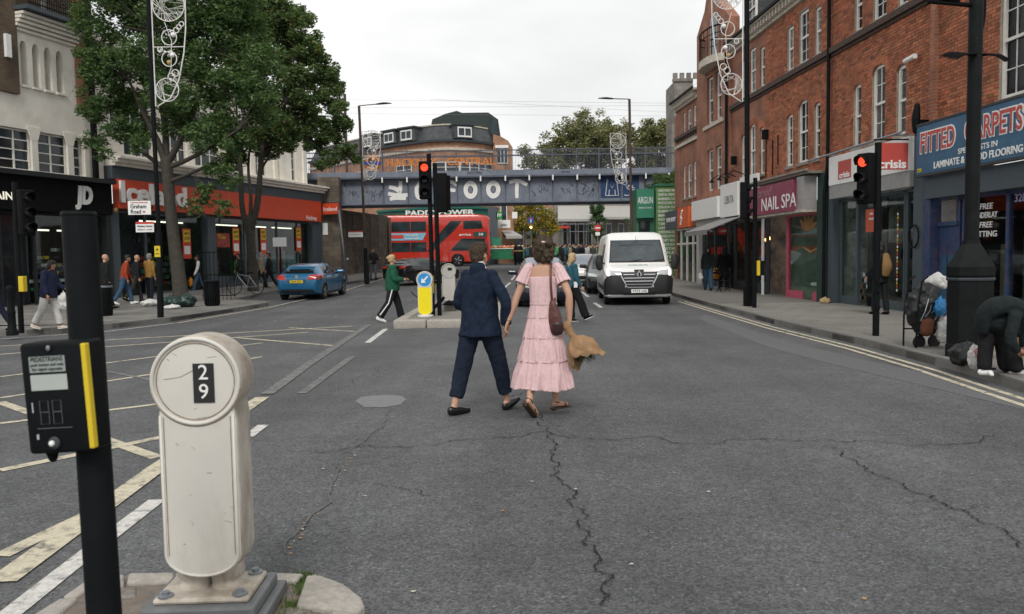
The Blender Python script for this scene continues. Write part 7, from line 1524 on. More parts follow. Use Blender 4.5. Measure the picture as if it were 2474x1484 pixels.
mb = MB(); [mb.tube([(-.28, y, .02), (-.28, y, .5), (-.2, y, 1.05), (-.1, y, 1.12)], .014, 6) for y in (-.15, .15)]; mb.tube([(-.28, -.15, .3), (.2, -.15, .28)], .012, 5); mb.tube([(-.28, .15, .3), (.2, .15, .28)], .012, 5); mb.build('frame', M_BLACK, tr)
mb = MB(); mb.limb([(-.02, 0, .36), (-.06, 0, .6), (-.02, 0, .85)], [(.2, .18), (.27, .22), (.2, .18)]); me = fuse(mb, .02, 2)
for v in me.vertices: n = math.sin(v.co.x*31)*math.cos(v.co.z*27)+math.sin(v.co.y*23+v.co.z*17); v.co.x *= 1+.05*n; v.co.y *= 1+.05*n
wrinkle(me, .03, 9, 4.); link('holdall', setmat(me, M_BAGB), tr); MB().limb([(-.12, -.16, .28), (-.1, -.16, .42)], [(.1, .08), (.1, .08)]).build('side_pocket', mat('rust_cloth', (.14, .05, .025), .8), tr, True)
mb = MB()
for i in range(7): mb.tube([(-.25+.08*i, -.2, .45+.05*(i % 3)), (-.2+.08*i, -.235, .6), (-.12+.07*i, -.2, .78)], .008, 4)
mb.build('strap', M_STEEL, tr)
bag('carrier_bag', 'bright blue plastic bag tied to the loaded trolley', (q.x+.08, q.y-.25, .62), (.13, .08, .15), mat('bag_blue', (.03, .22, .5), .4, bump=.4, bscale=20), 21)
bag('carrier_bag', 'white carrier bag hanging low from the loaded trolley', (q.x+.17, q.y-.26, .2), (.14, .1, .21), M_BAGW, 22); bag('carrier_bag', 'white plastic bag on top of the loaded trolley', (q.x+.16, q.y, 1.02), (.16, .13, .13), M_BAGW, 23)
q = G(2335, 880, .12); bag('rubbish_bag', 'shiny black rubbish bag on the pavement beside the crouching person', (q.x, q.y, .1), (.24, .2, .16), M_BAGB, 25)
q = G(2365, 888, .12); wbg = bag('carrier_bag', 'white and red supermarket carrier bag by the crouching person', (q.x-.02, q.y-.05, .1), (.12, .07, .17), M_BAGW, 26); wbg.rotation_euler = (0, R(-15), 0); text('Iceland', .09, M_PRINTR, wbg, (0, -.085, .17), rot=(R(90), R(70), 0))
# ================================================================== two street trees on the left
def street_tree(label, base, trunk, limbs, blobs, n, size, seed):
    t = thing('street_tree', label, 'tree', base, 0, 'street trees outside the supermarket'); mb = MB()
    mb.limb(trunk[0], trunk[1], n=14, sub=6, fold=lambda u, a: .06*math.sin(3*a+u*9)+.03*math.sin(7*a+u*23))
    tip = []
    for pts, r in limbs: mb.limb(pts, r, n=9, sub=4, fold=lambda u, a: .05*math.sin(3*a+u*7)); tip.append(pts[-1])
    g = random.Random(seed)
    mb.build('trunk', BARKT, t, True); tw = MB()
    allp = [p for pts, r in limbs for p in pts[1:]]
    for b in blobs:
        c = Vector(b[:3]); src = min((Vector(p) for p in allp), key=lambda p: (p-c).length)
        for _ in range(4 if b[3] > .65 else 2):
            e = c+Vector((g.gauss(0, b[3]*.45), g.gauss(0, b[3]*.45), g.gauss(0, b[3]*.4))); m = (src+e)/2+Vector((g.gauss(0, .15), g.gauss(0, .15), g.gauss(.1, .1))); k_ = min(1, b[3]); tw.tube([src, m, e], [.03*k_, .016*k_, .005], 5)
    tw.build('branches', BARKT, t)['kind'] = 'stuff'
    leaf_cloud('crown', t, blobs, n, size, [LG[0], LG[1], LG[1], LG[2]] if seed == 1 else [LG[0], LG[1], LG[2], LG[1], LG[0], LG[2], LG[1], LG[2], LG[3]], seed); return t
BARKT = mat('tree_bark', (.06, .053, .043), .9, var=.3, scale=9, bump=.8, bscale=26, dirt=((.04, .04, .035), .6, 4))
def mkblobs(base, Y, lst): return [tuple(P(x, y, Y+dy)-base)+(r, r, r*.85) for x, y, dy, r in lst]
b1 = G(436, 722, .12); b1 = Vector((-11.9, 29.2, .1)); Y1 = 29.2
K = lambda x, y, dy=0: P(x, y, Y1+dy)-b1
tr1 = ([K(438, 745), K(430, 650), K(418, 560), K(408, 470), K(402, 390)], [.3, .24, .21, .2, .2])
lm1 = [([K(402, 400), K(380, 340), K(345, 270), K(310, 190, -.5)], [.14, .11, .08, .03]), ([K(402, 395), K(398, 310, .3), K(385, 210), K(370, 80)], [.13, .1, .08, .03]), ([K(405, 395), K(440, 330), K(480, 240, .5), K(500, 130, .5)], [.13, .1, .07, .03]),
       ([K(405, 405), K(455, 385), K(520, 350, -.4), K(580, 310, -.4)], [.11, .08, .06, .03]), ([K(402, 410), K(360, 380), K(310, 340), K(270, 310)], [.1, .07, .05, .02]), ([K(408, 440), K(470, 415, -.5), K(540, 380, -1)], [.08, .06, .03])]
bl1 = mkblobs(b1, Y1, [(250, 60, 0, 1.1), (330, 30, .5, 1.3), (430, 30, 0, 1.4), (530, 50, .6, 1.3), (270, 160, 0, 1.1), (350, 140, -.6, 1.2), (450, 140, .8, 1.35), (545, 160, 0, 1.2), (250, 250, .3, .95), (330, 240, .9, 1.05), (420, 240, -.8, 1.1), (510, 260, .4, 1.2), (590, 230, 0, 1.1), (620, 140, .5, 1.1), (640, 260, .8, 1.), (290, 310, -.3, .75), (500, 330, -.6, .95), (570, 330, .3, .9), (350, 310, .8, .75), (230, 340, .2, .5), (440, 310, .4, .7), (330, 345, -.5, .5), (215, 180, 0, .5), (235, 130, -.4, .7), (520, 400, -.9, .55), (500, 470, -.9, .5), (560, 440, -.6, .5), (540, 500, -.9, .42), (470, 500, -1, .4), (250, 370, 0, .4), (600, 60, .8, .9), (480, -20, 0, 1.4), (360, -40, 0, 1.3), (560, -10, 0, 1.2), (270, -30, 0, 1.2)])
street_tree('leafy green street tree nearest the street name plate', b1, tr1, lm1, bl1, 78000, .075, 1)
b2 = Vector((-11.85, 36.4, .22)); Y2 = 36.4; K = lambda x, y, dy=0: P(x, y, Y2+dy)-b2
tr2 = ([K(612, 718), K(610, 650), K(607, 600), K(604, 560), K(603, 530)], [.28, .22, .2, .2, .22])
lm2 = [([K(600, 560), K(585, 500), K(582, 420), K(575, 330), K(570, 240)], [.16, .12, .1, .08, .03]), ([K(606, 555), K(622, 490), K(630, 400), K(640, 300), K(640, 180)], [.17, .14, .11, .08, .03]), ([K(602, 560), K(606, 480), K(600, 400, .6), K(610, 300, 1)], [.1, .08, .06, .03]), ([K(630, 410), K(655, 375), K(700, 350), K(740, 335)], [.06, .05, .03, .015]), ([K(640, 340), K(690, 250), K(730, 170)], [.08, .06, .03]), ([K(630, 380), K(680, 330, .8), K(760, 280, 1)], [.07, .05, .02])]
bl2 = mkblobs(b2, Y2, [(620, 60, 0, 1.3), (690, 40, .4, 1.0), (650, 20, 0, .9), (740, 110, 0, 1.0), (660, 130, .7, 1.4), (590, 160, -.5, 1.3), (780, 180, .3, .9), (700, 210, 0, 1.35), (620, 250, .8, 1.3), (790, 260, -.3, 1.0), (730, 290, .5, 1.2), (660, 310, -.5, 1.1), (810, 320, 0, .85), (770, 350, .4, .8), (590, 320, 0, 1.0), (840, 365, 0, .55), (790, 385, -.2, .6), (700, 345, 0, .7), (640, 360, .9, .7), (570, 100, 0, 1.2), (800, 215, 0, .6), (720, 60, 0, .8), (830, 300, 0, .5), (560, 380, .5, .7), (860, 385, 0, .3), (610, 10, .5, .9), (755, 140, 0, .6)])
street_tree('tall green street tree with browning top in front of the red sign', b2, tr2, lm2, bl2, 85000, .085, 2)
# ================================================================== people
SKIN = mat('skin_light', (.50, .29, .20), .55, var=.08, scale=12); SKIN2 = mat('skin_tan', (.36, .19, .12), .55, var=.08, scale=12); SKIN3 = mat('skin_brown', (.16, .085, .055), .55, var=.1)
def cloth(name, c, var=.14, scale=9., bump=.25, bs=60): return mat(name, c, .85, var=var, scale=scale, bump=bump, bscale=bs, spec=.2)
def rotv(v, a, ax): return Matrix.Rotation(a, 3, ax) @ Vector(v)
def ik(S, T, l1, l2, hint):
    d = T-S; L = min(d.length, (l1+l2)*.999); d = d.normalized(); a = (l1*l1-l2*l2+L*L)/(2*L); h = math.sqrt(max(0, l1*l1-a*a)); n = (hint-d*hint.dot(d)).normalized(); return S+d*a+n*h, S+d*L
def person(label, loc, rotz, H=1.72, legs=((.3, .1), (-.2, .2)), arms=((.2, .25), (-.15, .35)), lean=0., head=(0., 0.), top=None, bottom=None, hair=None, shoe=None, skin=None, vox=.016, spread=.05, cat='person', group=None, feet=(0, 0), fine=False, wide=1., tiltx=0.):
    """legs/arms = (left, right); leg=(thigh forward, knee bend[, ankle pitch]); arm=(forward, elbow bend[, abduct]) or ('ik', target, hint)"""
    th = thing('person', label, cat, loc, rotz, group); s = H/1.75; skin = skin or SKIN; Minv = Matrix.Rotation(-rotz, 3, 'Z')
    pel = Vector((0, 0, .93))*s; spine = lambda z, y=0.: (pel+rotv((0, y, z*s-pel.z), -lean, 'X')) if z*s > pel.z else Vector((0, y, z*s))
    J = {}
    for i, sd in ((0, -1), (1, 1)):
        hip = pel+Vector((sd*.09*s, 0, -.02*s)); t, k = legs[i][0], legs[i][1]; ab = sd*spread
        kn = hip+Vector((ab*.44*s, math.sin(t)*.44*s, -math.cos(t)*.44*s)); an = kn+Vector((ab*.2*s, math.sin(t-k)*.42*s, -math.cos(t-k)*.42*s)); fp = legs[i][2] if len(legs[i]) > 2 else (t-k)*.6
        fd = rotv((0, math.cos(fp), math.sin(fp)), feet[i], 'Z'); J['hip', i], J['kn', i], J['an', i], J['fd', i] = hip, kn, an, fd
    low = min(min((J['an', i]-Vector((0, 0, .085*s))).z, (J['an', i]+J['fd', i]*.17*s-Vector((0, 0, .08*s))).z, (J['an', i]-J['fd', i]*.06*s-Vector((0, 0, .08*s))).z) for i in (0, 1))
    dz = Vector((0, 0, -low))
    for k in list(J):
        if k[0] in ('hip', 'kn', 'an'): J[k] = J[k]+dz
    SP = lambda z, y=0.: spine(z, y)+dz
    for i, sd in ((0, -1), (1, 1)):
        sh = SP(1.40)+Vector((sd*.182*s*wide, 0, 0)); A = arms[i]
        if A[0] == 'ik':
            T = Minv @ (Vector(A[1])-Vector(loc)); el, wr = ik(sh, T, .29*s, .26*s, Minv @ Vector(A[2]))
        else:
            f, e = A[0]+0, A[1]; ab = A[2] if len(A) > 2 else .13; inn = A[3] if len(A) > 3 else 0.; f -= 0
            el = sh+Vector((sd*math.sin(ab), math.sin(f)*math.cos(ab), -math.cos(f)*math.cos(ab)))*.29*s; wr = el+Vector((sd*math.sin(ab*.6-inn), math.sin(f+e)*math.cos(inn), -math.cos(f+e)*math.cos(inn)))*.26*s
        J['sh', i], J['el', i], J['wr', i] = sh, el, wr
    nk = SP(1.46); hd = nk+rotv((0, .03, .155), -lean-head[1], 'X')*s
    HR = Matrix.Rotation(head[0], 3, 'Z') @ Matrix.Rotation(-lean*.4-head[1], 3, 'X')
    hp = lambda x, y, z: hd+HR @ (Vector((x, y, z))*s)
    # --- body, one continuous skin
    mb = MB(); mb.limb([SP(.9), SP(1.05), SP(1.25), SP(1.40), SP(1.46)], [(.14*s, .09*s), (.118*s, .085*s), (.14*s, .095*s), (.13*s, .075*s), (.06*s, .055*s)])
    mb.limb([SP(1.42), nk+Vector((0, 0, .02)), hp(0, -.02, -.06)], [.062*s, .052*s, .05*s], n=10)
    hb_ = MB(); 
    for c, r in (((0, -.01, .02), (.075, .095, .095)), ((0, .02, -.045), (.06, .07, .07)), ((0, .06, -.085), (.035, .03, .025)), ((0, .098, -.015), (.013, .018, .022)), ((.077, -.005, -.015), (.01, .02, .032)), ((-.077, -.005, -.015), (.01, .02, .032)), ((0, .075, -.055), (.03, .018, .012))):
        o_ = MB(); o_.ball((0, 0, 0), tuple(q*s for q in r), 14, 10); vv = [tuple(hd+HR @ (Vector(v)+Vector(c)*s)) for v in o_.v]; mb.add(vv, o_.f)
    for i, sd in ((0, -1), (1, 1)):
        mb.limb([J['sh', i], (J['sh', i]+J['el', i])/2, J['el', i], (J['el', i]*.6+J['wr', i]*.4), J['wr', i]], [.05*s, .044*s, .037*s, .04*s, .026*s], n=10)
        d = (J['wr', i]-J['el', i]).normalized(); pd = d; side = Vector((0, 1, 0))-d*d.y; side.normalize(); nrm = d.cross(side)
        w = J['wr', i]; mb.limb([w, w+d*.05*s, w+d*.09*s], [(.022*s, .016*s), (.038*s, .016*s), (.036*s, .014*s)], lat=side, n=10)
        for fi, (o_, L) in enumerate(((-.028, .062), (-.0095, .075), (.0095, .078), (.027, .068))):
            b = w+d*.085*s+side*o_*s; cu = nrm*(-sd)*(.5 if fine else .35); p1 = b+(d*.75+cu*.45).normalized()*L*.55*s; p2 = p1+(d*.25+cu*1.2).normalized()*L*.5*s; mb.limb([b, p1, p2], [.0095*s, .009*s, .007*s], n=7, sub=2)
        b = w+d*.03*s+side*.03*s; mb.limb([b, b+(d*.7+side*.6-nrm*sd*.3)*.04*s, b+(d*1.+side*.55-nrm*sd*.6)*.068*s], [.013*s, .011*s, .008*s], n=7, sub=2)
        mb.limb([J['hip', i], (J['hip', i]+J['kn', i])/2, J['kn', i], J['kn', i]*.65+J['an', i]*.35+Vector((0, -.012, 0)), J['an', i]], [.085*s, .07*s, .052*s, .054*s, .034*s], n=10)
        f = J['fd', i]; a = J['an', i]; up = Vector((0, 0, 1)); mb.limb([a-f*.035*s-up*.03*s, a+f*.06*s-up*.045*s, a+f*.15*s-up*.06*s], [(.03*s, .035*s), (.037*s, .03*s), (.036*s, .018*s)], lat=f.cross(up), n=10)
    link('body', setmat(fuse(mb, .009 if fine else vox, 2), skin), th)
    e = MB(); [e.ball(hp(x, .082, .005), .011*s, 6, 4) for x in (-.03, .03)]; e.build('eyes', M_PRINTB, th)
    # --- trousers or skirt
    if bottom:
        mb = MB(); m = bottom['mat']; r = bottom.get('r', (.1, .075, .07)); hem = bottom.get('hem', 1.)
        mb.limb([SP(.86), SP(.94), SP(1.04)], [(.165*s*wide, .125*s), (.16*s*wide, .12*s), (.145*s*wide, .11*s)])
        for i in (0, 1):
            h, k, a = J['hip', i], J['kn', i], J['an', i]; en = k+(a-k)*hem; mb.limb([h+Vector((0, 0, .03)), h*.5+k*.5, k, k*.45+en*.55, en], [r[0]*s, (r[0]*.6+r[1]*.4)*s, r[1]*s, (r[1]*.45+r[2]*.55)*s, r[2]*s], n=14, cap=False)
        me = fuse(mb, .01 if fine else vox, 2); wrinkle(me, .011 if fine else .009, 11 if fine else 8, 3.); link('trousers', setmat(me, m), th)
        if bottom.get('stripe'):
            for i, sd in ((0, -1), (1, 1)): MB().tube([J['hip', i]+Vector((sd*r[0]*s*1.02, 0, 0)), J['kn', i]+Vector((sd*r[1]*s*1.06, 0, 0)), J['an', i]+Vector((sd*r[2]*s*1.05, 0, .05))], .014, 6).build('side_stripe', M_PRINTW, th)
    # --- jacket / coat / jumper
    if top:
        mb = MB(); rg = top.get('rings') or [(top.get('hem', .84), .19, .145), (1.0, .172, .132), (1.2, .18, .132), (1.36, .185, .118), (1.44, .13, .085), (1.485, .07, .066)]
        mb.limb([SP(z, q[0]*s if q else 0) for z, a, b, *q in rg], [(a*s*wide, b*s) for z, a, b, *q in rg], n=20, sub=5, cap=False); sl = top.get('sleeve', (.072, .06, .047)); ln = top.get('len', 1.)
        for i, sd in ((0, -1), (1, 1)):
            sh, el, wr = J['sh', i], J['el', i], J['wr', i]; pts = [sh+Vector((-sd*.03*s, 0, .0)), sh*.6+el*.4, el, el*.5+wr*.5, el+(wr-el)*.98]; rr = [sl[0]*s, (sl[0]*.6+sl[1]*.4)*s, sl[1]*s, (sl[1]+sl[2])/2*s, sl[2]*s]
            if ln < 1: pts, rr = [sh+Vector((-sd*.02*s, 0, 0)), sh*.7+el*.3, sh*(1-ln*1.)+el*ln], [sl[0]*s, sl[1]*s, sl[2]*s]
            mb.limb(pts, rr, n=14, cap=False); mb.ball(sh+Vector((-sd*.012*s, 0, -.004)), sl[0]*s*1.03, 12, 8)
        me = fuse(mb, .011 if fine else vox, 9 if fine else 3); wrinkle(me, .015 if fine else .010, 9 if fine else 7, 1.); wrinkle(me, .004 if fine else 0, 24, 5.); link(top.get('name', 'jacket'), setmat(me, top['mat']), th)
        if top.get('collar'): cmb = MB(); cmb.limb([SP(1.455), SP(1.50, -.01)], [(.088*s, .08*s), (.074*s, .072*s)], n=16); cm_ = fuse(cmb, .011, 1); link('collar', setmat(cm_, top['collar']), th)
        if top.get('hood'): hm = MB(); hm.limb([SP(1.40, -.07), SP(1.47, -.07), hp(0, -.03, -.02)], [(.09*s, .06*s), (.1*s, .075*s), (.07*s, .05*s)]); link('hood', setmat(fuse(hm, vox, 2), top['mat']), th)
    if hair:
        mb = MB(); st = hair.get('style', 'short'); 
        def blob(c, r):
            o_ = MB(); o_.ball((0, 0, 0), tuple(q*s for q in r), 14, 10); mb.add([tuple(hd+HR @ (Vector(v)+Vector(c)*s)) for v in o_.v], o_.f)
        blob((0, -.022, .045), (.083, .098, .088)); blob((0, -.05, -.005), (.075, .065, .085))
        if st == 'short': blob((0, .03, .085), (.06, .06, .045)); blob((0, -.06, -.05), (.055, .04, .05))
        if st in ('bob', 'long'):
            for sd in (-1, 1): blob((sd*.06, -.03, -.03), (.035, .065, .08)); blob((sd*.05, -.05, -.08), (.04, .05, .05))
            blob((0, -.075, -.06), (.075, .05, .075)); blob((0, .02, .09), (.065, .065, .04))
        if st == 'long':
            for k in range(5): blob((0, -.085-.004*k, -.1-.03*k), (.075-.005*k, .035, .04))
        if st == 'curly':
            blob((0, -.03, .04), (.1, .105, .095)); blob((0, -.055, -.05), (.1, .075, .085)); blob((0, -.06, -.1), (.085, .06, .05)); hg_ = random.Random(2)
            for _ in range(110):
                t_, u_ = hg_.uniform(0, 6.28), hg_.uniform(-1, 1); w_ = math.sqrt(1-u_*u_); c_ = (.1*w_*math.cos(t_), -.045+.105*w_*math.sin(t_), -.015+.135*u_)
                if c_[1] < .035 or c_[2] > .08: blob(c_, (hg_.uniform(.014, .024),)*3)
        if st == 'bun': blob((0, -.11, .05), (.04, .04, .04)); blob((0, .01, .09), (.06, .07, .035))
        me = fuse(mb, .009 if fine else vox*.8, 1); wrinkle(me, hair.get('amp', .006), hair.get('f', 30), 7.); ho = link('hair', setmat(me, hair['mat']), th)
        if fine:
            me.update(); ps = list(me.polygons); sg = MB(); hr = random.Random(9); cu = st == 'curly'
            for _ in range(5200):
                p_ = hr.choice(ps); n_ = p_.normal; c_ = p_.center; d_ = Vector((hr.gauss(0, .5), hr.gauss(-.2, .5), hr.gauss(-.7, .5))); d_ = (d_-n_*d_.dot(n_)).normalized(); w_ = n_.cross(d_)*hr.uniform(.0006, .0013); L_h = hr.uniform(.018, .038); m1 = c_+d_*L_h*.55+n_*hr.uniform(.002, .008)+(w_*hr.uniform(-4, 4) if cu else w_*0); e1_ = c_+d_*L_h+n_*hr.uniform(-.003, .009); sg.mi = hr.randint(0, 1); sg.add([c_-w_, c_+w_, m1+w_*.8, m1-w_*.8, e1_], [(0, 1, 2, 3), (3, 2, 4)])
            sg.build('hair_strands', [hair['mat'], mat('hair_brown_light', (.11, .075, .045), .5, var=.3, scale=40)], ho)['kind'] = 'stuff'
    if shoe:
        for i in (0, 1):
            f = J['fd', i]; a = J['an', i]; up = rotv(Vector((0, 0, 1)), 0, 'X'); lat = f.cross(Vector((0, 0, 1))).normalized(); u2 = lat.cross(f); mb = MB()
            mb.limb([a-f*.05*s-u2*.045*s, a+f*.05*s-u2*.05*s, a+f*.13*s-u2*.058*s, a+f*.185*s-u2*.063*s], [(.04*s, .045*s), (.044*s, .042*s), (.046*s, .03*s), (.035*s, .02*s)], lat=lat, n=12)
            o = link('shoe', setmat(fuse(mb, .009 if fine else .012, 1), shoe['mat']), th)
            if shoe.get('sole'): sm = MB(); sm.limb([a-f*.06*s-u2*.078*s, a+f*.06*s-u2*.082*s, a+f*.19*s-u2*.078*s], [(.038*s, .014), (.045*s, .014), (.036*s, .012)], lat=lat, n=12); sm.build('sole', shoe['sole'], o, True)
    th['_j'] = 0; del th['_j']
    return th, J, SP, hp, s
H_BR = mat('hair_brown', (.060, .040, .024), .6, var=.45, scale=40, bump=.5, bscale=120); H_DK = mat('hair_dark', (.02, .016, .013), .6, var=.4, scale=40); H_BL = mat('hair_blond', (.46, .33, .17), .6, var=.3, scale=40, bump=.4, bscale=100); H_GR = mat('hair_grey', (.25, .24, .23), .7)
# ------------------------------------------------------------------ the couple
NAVY = cloth('navy_cotton', (.009, .017, .036), .3, 14, .5, 70); NAVYT = cloth('navy_trousers', (.010, .016, .030), .25, 14, .4, 70)
hold = P(1227, 800, 8.22)
ml = Vector((-.34, 8.33, 0)); mz = R(-30)
man, J, SP, hp, s = person('man in navy jacket and cropped navy trousers holding the woman\'s hand', ml, mz, 1.78, legs=((-.24, .10, -.02), (.31, .05, .3)), spread=.12,
    arms=((-.15, 1.25, .28, .5), ('ik', hold+Vector((-.02, .01, .065)), (.5, -.8, .2))), head=(R(-8), -.02), fine=True, wide=.9,
    top=dict(mat=NAVY, rings=[(.785, .265, .19), (.88, .245, .175), (1.0, .222, .158), (1.15, .205, .145), (1.3, .205, .13), (1.38, .195, .11), (1.43, .155, .09), (1.47, .10, .078), (1.505, .074, .07)], sleeve=(.07, .06, .056), collar=M_PRINTW),
    bottom=dict(mat=NAVYT, r=(.11, .088, .07), hem=.8), hair=dict(mat=H_BR, style='short', amp=.007, f=45), shoe=dict(mat=mat('black_leather', (.012, .012, .013), .22, var=.2), sole=M_BLACKM), skin=SKIN, feet=(R(-14), R(-4)))
cmb = MB(); cmb.limb([SP(1.435, -.012), SP(1.475, -.02), SP(1.492, -.014)], [(.105, .092), (.088, .084), (.080, .076)], n=20); link('jacket_collar', setmat(fuse(cmb, .01, 1), NAVY), man)
lmb = MB(); [lmb.tube([SP(z, -.158) for z in np.linspace(.80, .96, 4)], .004, 5)]; lmb.build('vent_seam', NAVYT, man)
# woman
PINK = mat('pink_gingham', (.66, .46, .47), .85, var=.10, scale=30, bump=.3, bscale=60, spec=.15)
def crinkle(m, sc=(55, 55, 7), st=.6):
    t = m.node_tree; b = t.nodes['Principled BSDF']; tc = t.nodes.new('ShaderNodeTexCoord'); mp = t.nodes.new('ShaderNodeMapping'); mp.inputs['Scale'].default_value = sc; n = t.nodes.new('ShaderNodeTexNoise'); n.inputs['Scale'].default_value = 1.; n.inputs['Detail'].default_value = 4; bp = t.nodes.new('ShaderNodeBump'); bp.inputs['Strength'].default_value = st; bp.inputs['Distance'].default_value = .012
    t.links.new(tc.outputs['Object'], mp.inputs[0]); t.links.new(mp.outputs[0], n.inputs['Vector']); t.links.new(n.outputs[0], bp.inputs['Height']); t.links.new(bp.outputs[0], b.inputs['Normal'])
crinkle(PINK); crinkle(NAVY, (26, 26, 5), .5); crinkle(NAVYT, (20, 20, 9), .4)
wl = Vector((.325, 8.17, 0)); wz = R(-12); hand_r = P(1384, 792, 8.05)
wom, JW, SW, hw_, sw = person('woman in tiered pink dress and brown sandals holding the man\'s hand', wl, wz, 1.75, legs=((-.14, .34, -.75), (.08, .10, 0)), spread=.03,
    arms=(('ik', hold+Vector((-.005, -.05, .085)), (-.5, -.6, .3)), ('ik', hand_r+Vector((-.035, 0, .075)), (.6, -.7, .1))), head=(R(10), .05), fine=True, hair=dict(mat=H_BR, style='curly', amp=.006, f=40), skin=SKIN, feet=(R(-22), R(-40)), wide=.86)
prof = [(.285, .312, .268, 1), (.45, .28, .24, .75), (.555, .248, .212, .4), (.575, .246, .21, .7), (.70, .224, .192, .5), (.795, .203, .172, .3), (.815, .202, .171, .6), (.92, .18, .152, .45), (1.0, .16, .132, .25), (1.02, .158, .13, .5), (1.10, .142, .117, .3), (1.135, .134, .112, .15), (1.15, .133, .112, .4), (1.28, .14, .108, .25), (1.38, .147, .10, .2), (1.425, .143, .092, .1)]
mb = MB(); n = 120; rows = []; zz = np.concatenate([np.linspace(.285, 1.425, 100)]); pz = [p[0] for p in prof]; g = random.Random(5); ph = [g.uniform(0, 6.28) for _ in range(12)]
for z in zz:
    a, b, f = (float(np.interp(z, pz, [p[k] for p in prof])) for k in (1, 2, 3)); tier = sum(z > t for t in (.568, .808, 1.013, 1.143)); row = []
    for i in range(n):
        t = 2*math.pi*i/n; fo = .5*math.sin(9*t+ph[tier]+.8*math.sin(z*9))+.35*math.sin(17*t+ph[tier+4]+1.2*math.sin(z*7+1))+.3*math.sin(31*t+ph[tier+6]); k = 1+f*.13*fo
        dzh = .012*math.sin(3*t+1)*(1 if z < .3 else 0); x, y = a*k*math.cos(t), b*k*math.sin(t); sway = .025*(1.1-z)*(1 if z < 1.1 else 0)
        row.append((x-sway, y-.012, z+dzh))
    rows.append(row)
mb.add([p for r in rows for p in r], [(j*n+i, j*n+(i+1) % n, (j+1)*n+(i+1) % n, (j+1)*n+i) for j in range(len(rows)-1) for i in range(n)])
dress = mb.build('dress', PINK, wom, True); so = dress.modifiers.new('s', 'SOLIDIFY'); so.thickness = .004; so.offset = 0
for z, a, b in ((.565, .25, .214), (.805, .205, .174), (1.01, .161, .133), (1.143, .136, .114)):     # gathered ruffle seams
    m_ = MB(); N_ = 160; pts = []; k = 1.
    for i in range(N_): t = 2*math.pi*i/N_; q = 1.0+.018*math.sin(40*t)+.01*math.sin(67*t); pts.append((a*q*math.cos(t)-.025*(1.1-z)*(1 if z < 1.1 else 0), b*q*math.sin(t)-.012, z+.006*math.sin(53*t)))
    m_.tube(pts, .0045, 5, True); m_.build('ruffle', PINK, dress, True)
for i, sd in ((0, -1), (1, 1)):
    sh, el = JW['sh', i], JW['el', i]; d = (el-sh).normalized(); m_ = MB(); m_.limb([sh+Vector((-sd*.06, 0, .03)), sh+Vector((-sd*.01, 0, .012)), sh+d*.08, sh+d*.155], [(.035, .035), (.055, .056), (.066, .062), (.076, .07)], n=60, sub=6, cap=None, fold=lambda u, t: (.04+.05*u)*math.sin(11*t)+.03*math.sin(23*t+1)); o = m_.build('sleeve', PINK, dress, True); so = o.modifiers.new('s', 'SOLIDIFY'); so.thickness = .004
# sandals
M_SAND = mat('brown_sandal', (.05, .026, .014), .45, var=.2)
for i in (0, 1):
    f = JW['fd', i]; a = JW['an', i]; lat = f.cross(Vector((0, 0, 1))).normalized(); u = lat.cross(f); m_ = MB()
    m_.limb([a-f*.055-u*.082, a+f*.06-u*.086, a+f*.195-u*.088], [(.034, .013), (.042, .012), (.034, .01)], lat=lat, n=12); m_.limb([a-f*.04-u*.095, a-f*.02-u*.095], [(.03, .014), (.028, .014)], lat=lat, n=10)
    o = m_.build('sandal', M_SAND, wom, True); st_ = MB(); arc = lambda c, r1, r2, a0, a1: [c+lat*r1*math.cos(t)+u*r2*math.sin(t) for t in np.linspace(a0, a1, 9)]
    st_.tube(arc(a+f*.10-u*.065, .046, .034, -.2, 3.35), .006, 5); st_.tube(arc(a+f*.15-u*.075, .042, .024, -.2, 3.35), .006, 5); st_.tube([a-f*.045-u*.02+lat*0]+[a-f*.04*math.cos(t)+lat*.038*math.sin(t)-u*(.01+.02*(1-math.cos(t))/2) for t in np.linspace(0, 2.2, 8)], .005, 5); st_.tube([a-f*.04*math.cos(t)-lat*.038*math.sin(t)-u*(.01+.02*(1-math.cos(t))/2) for t in np.linspace(0, 2.2, 8)], .005, 5)
    st_.build('strap', M_SAND, o)
m_ = MB(); m_.limb([hw_(.02, -.125, .055), hw_(.0, -.13, .06), hw_(-.03, -.12, .065)], [.008, .011, .008], n=8); m_.build('hair_clip', mat('pearl_clip', (.7, .6, .5), .3), wom, True)
m_ = MB(); w = JW['wr', 0]; m_.tube([w+Vector((.03*math.cos(t), .03*math.sin(t), 0)) for t in np.linspace(0, 6.28, 17)[:-1]], .003, 5, True); m_.build('bracelet', mat('gold', (.6, .4, .12), .3, .8), wom)
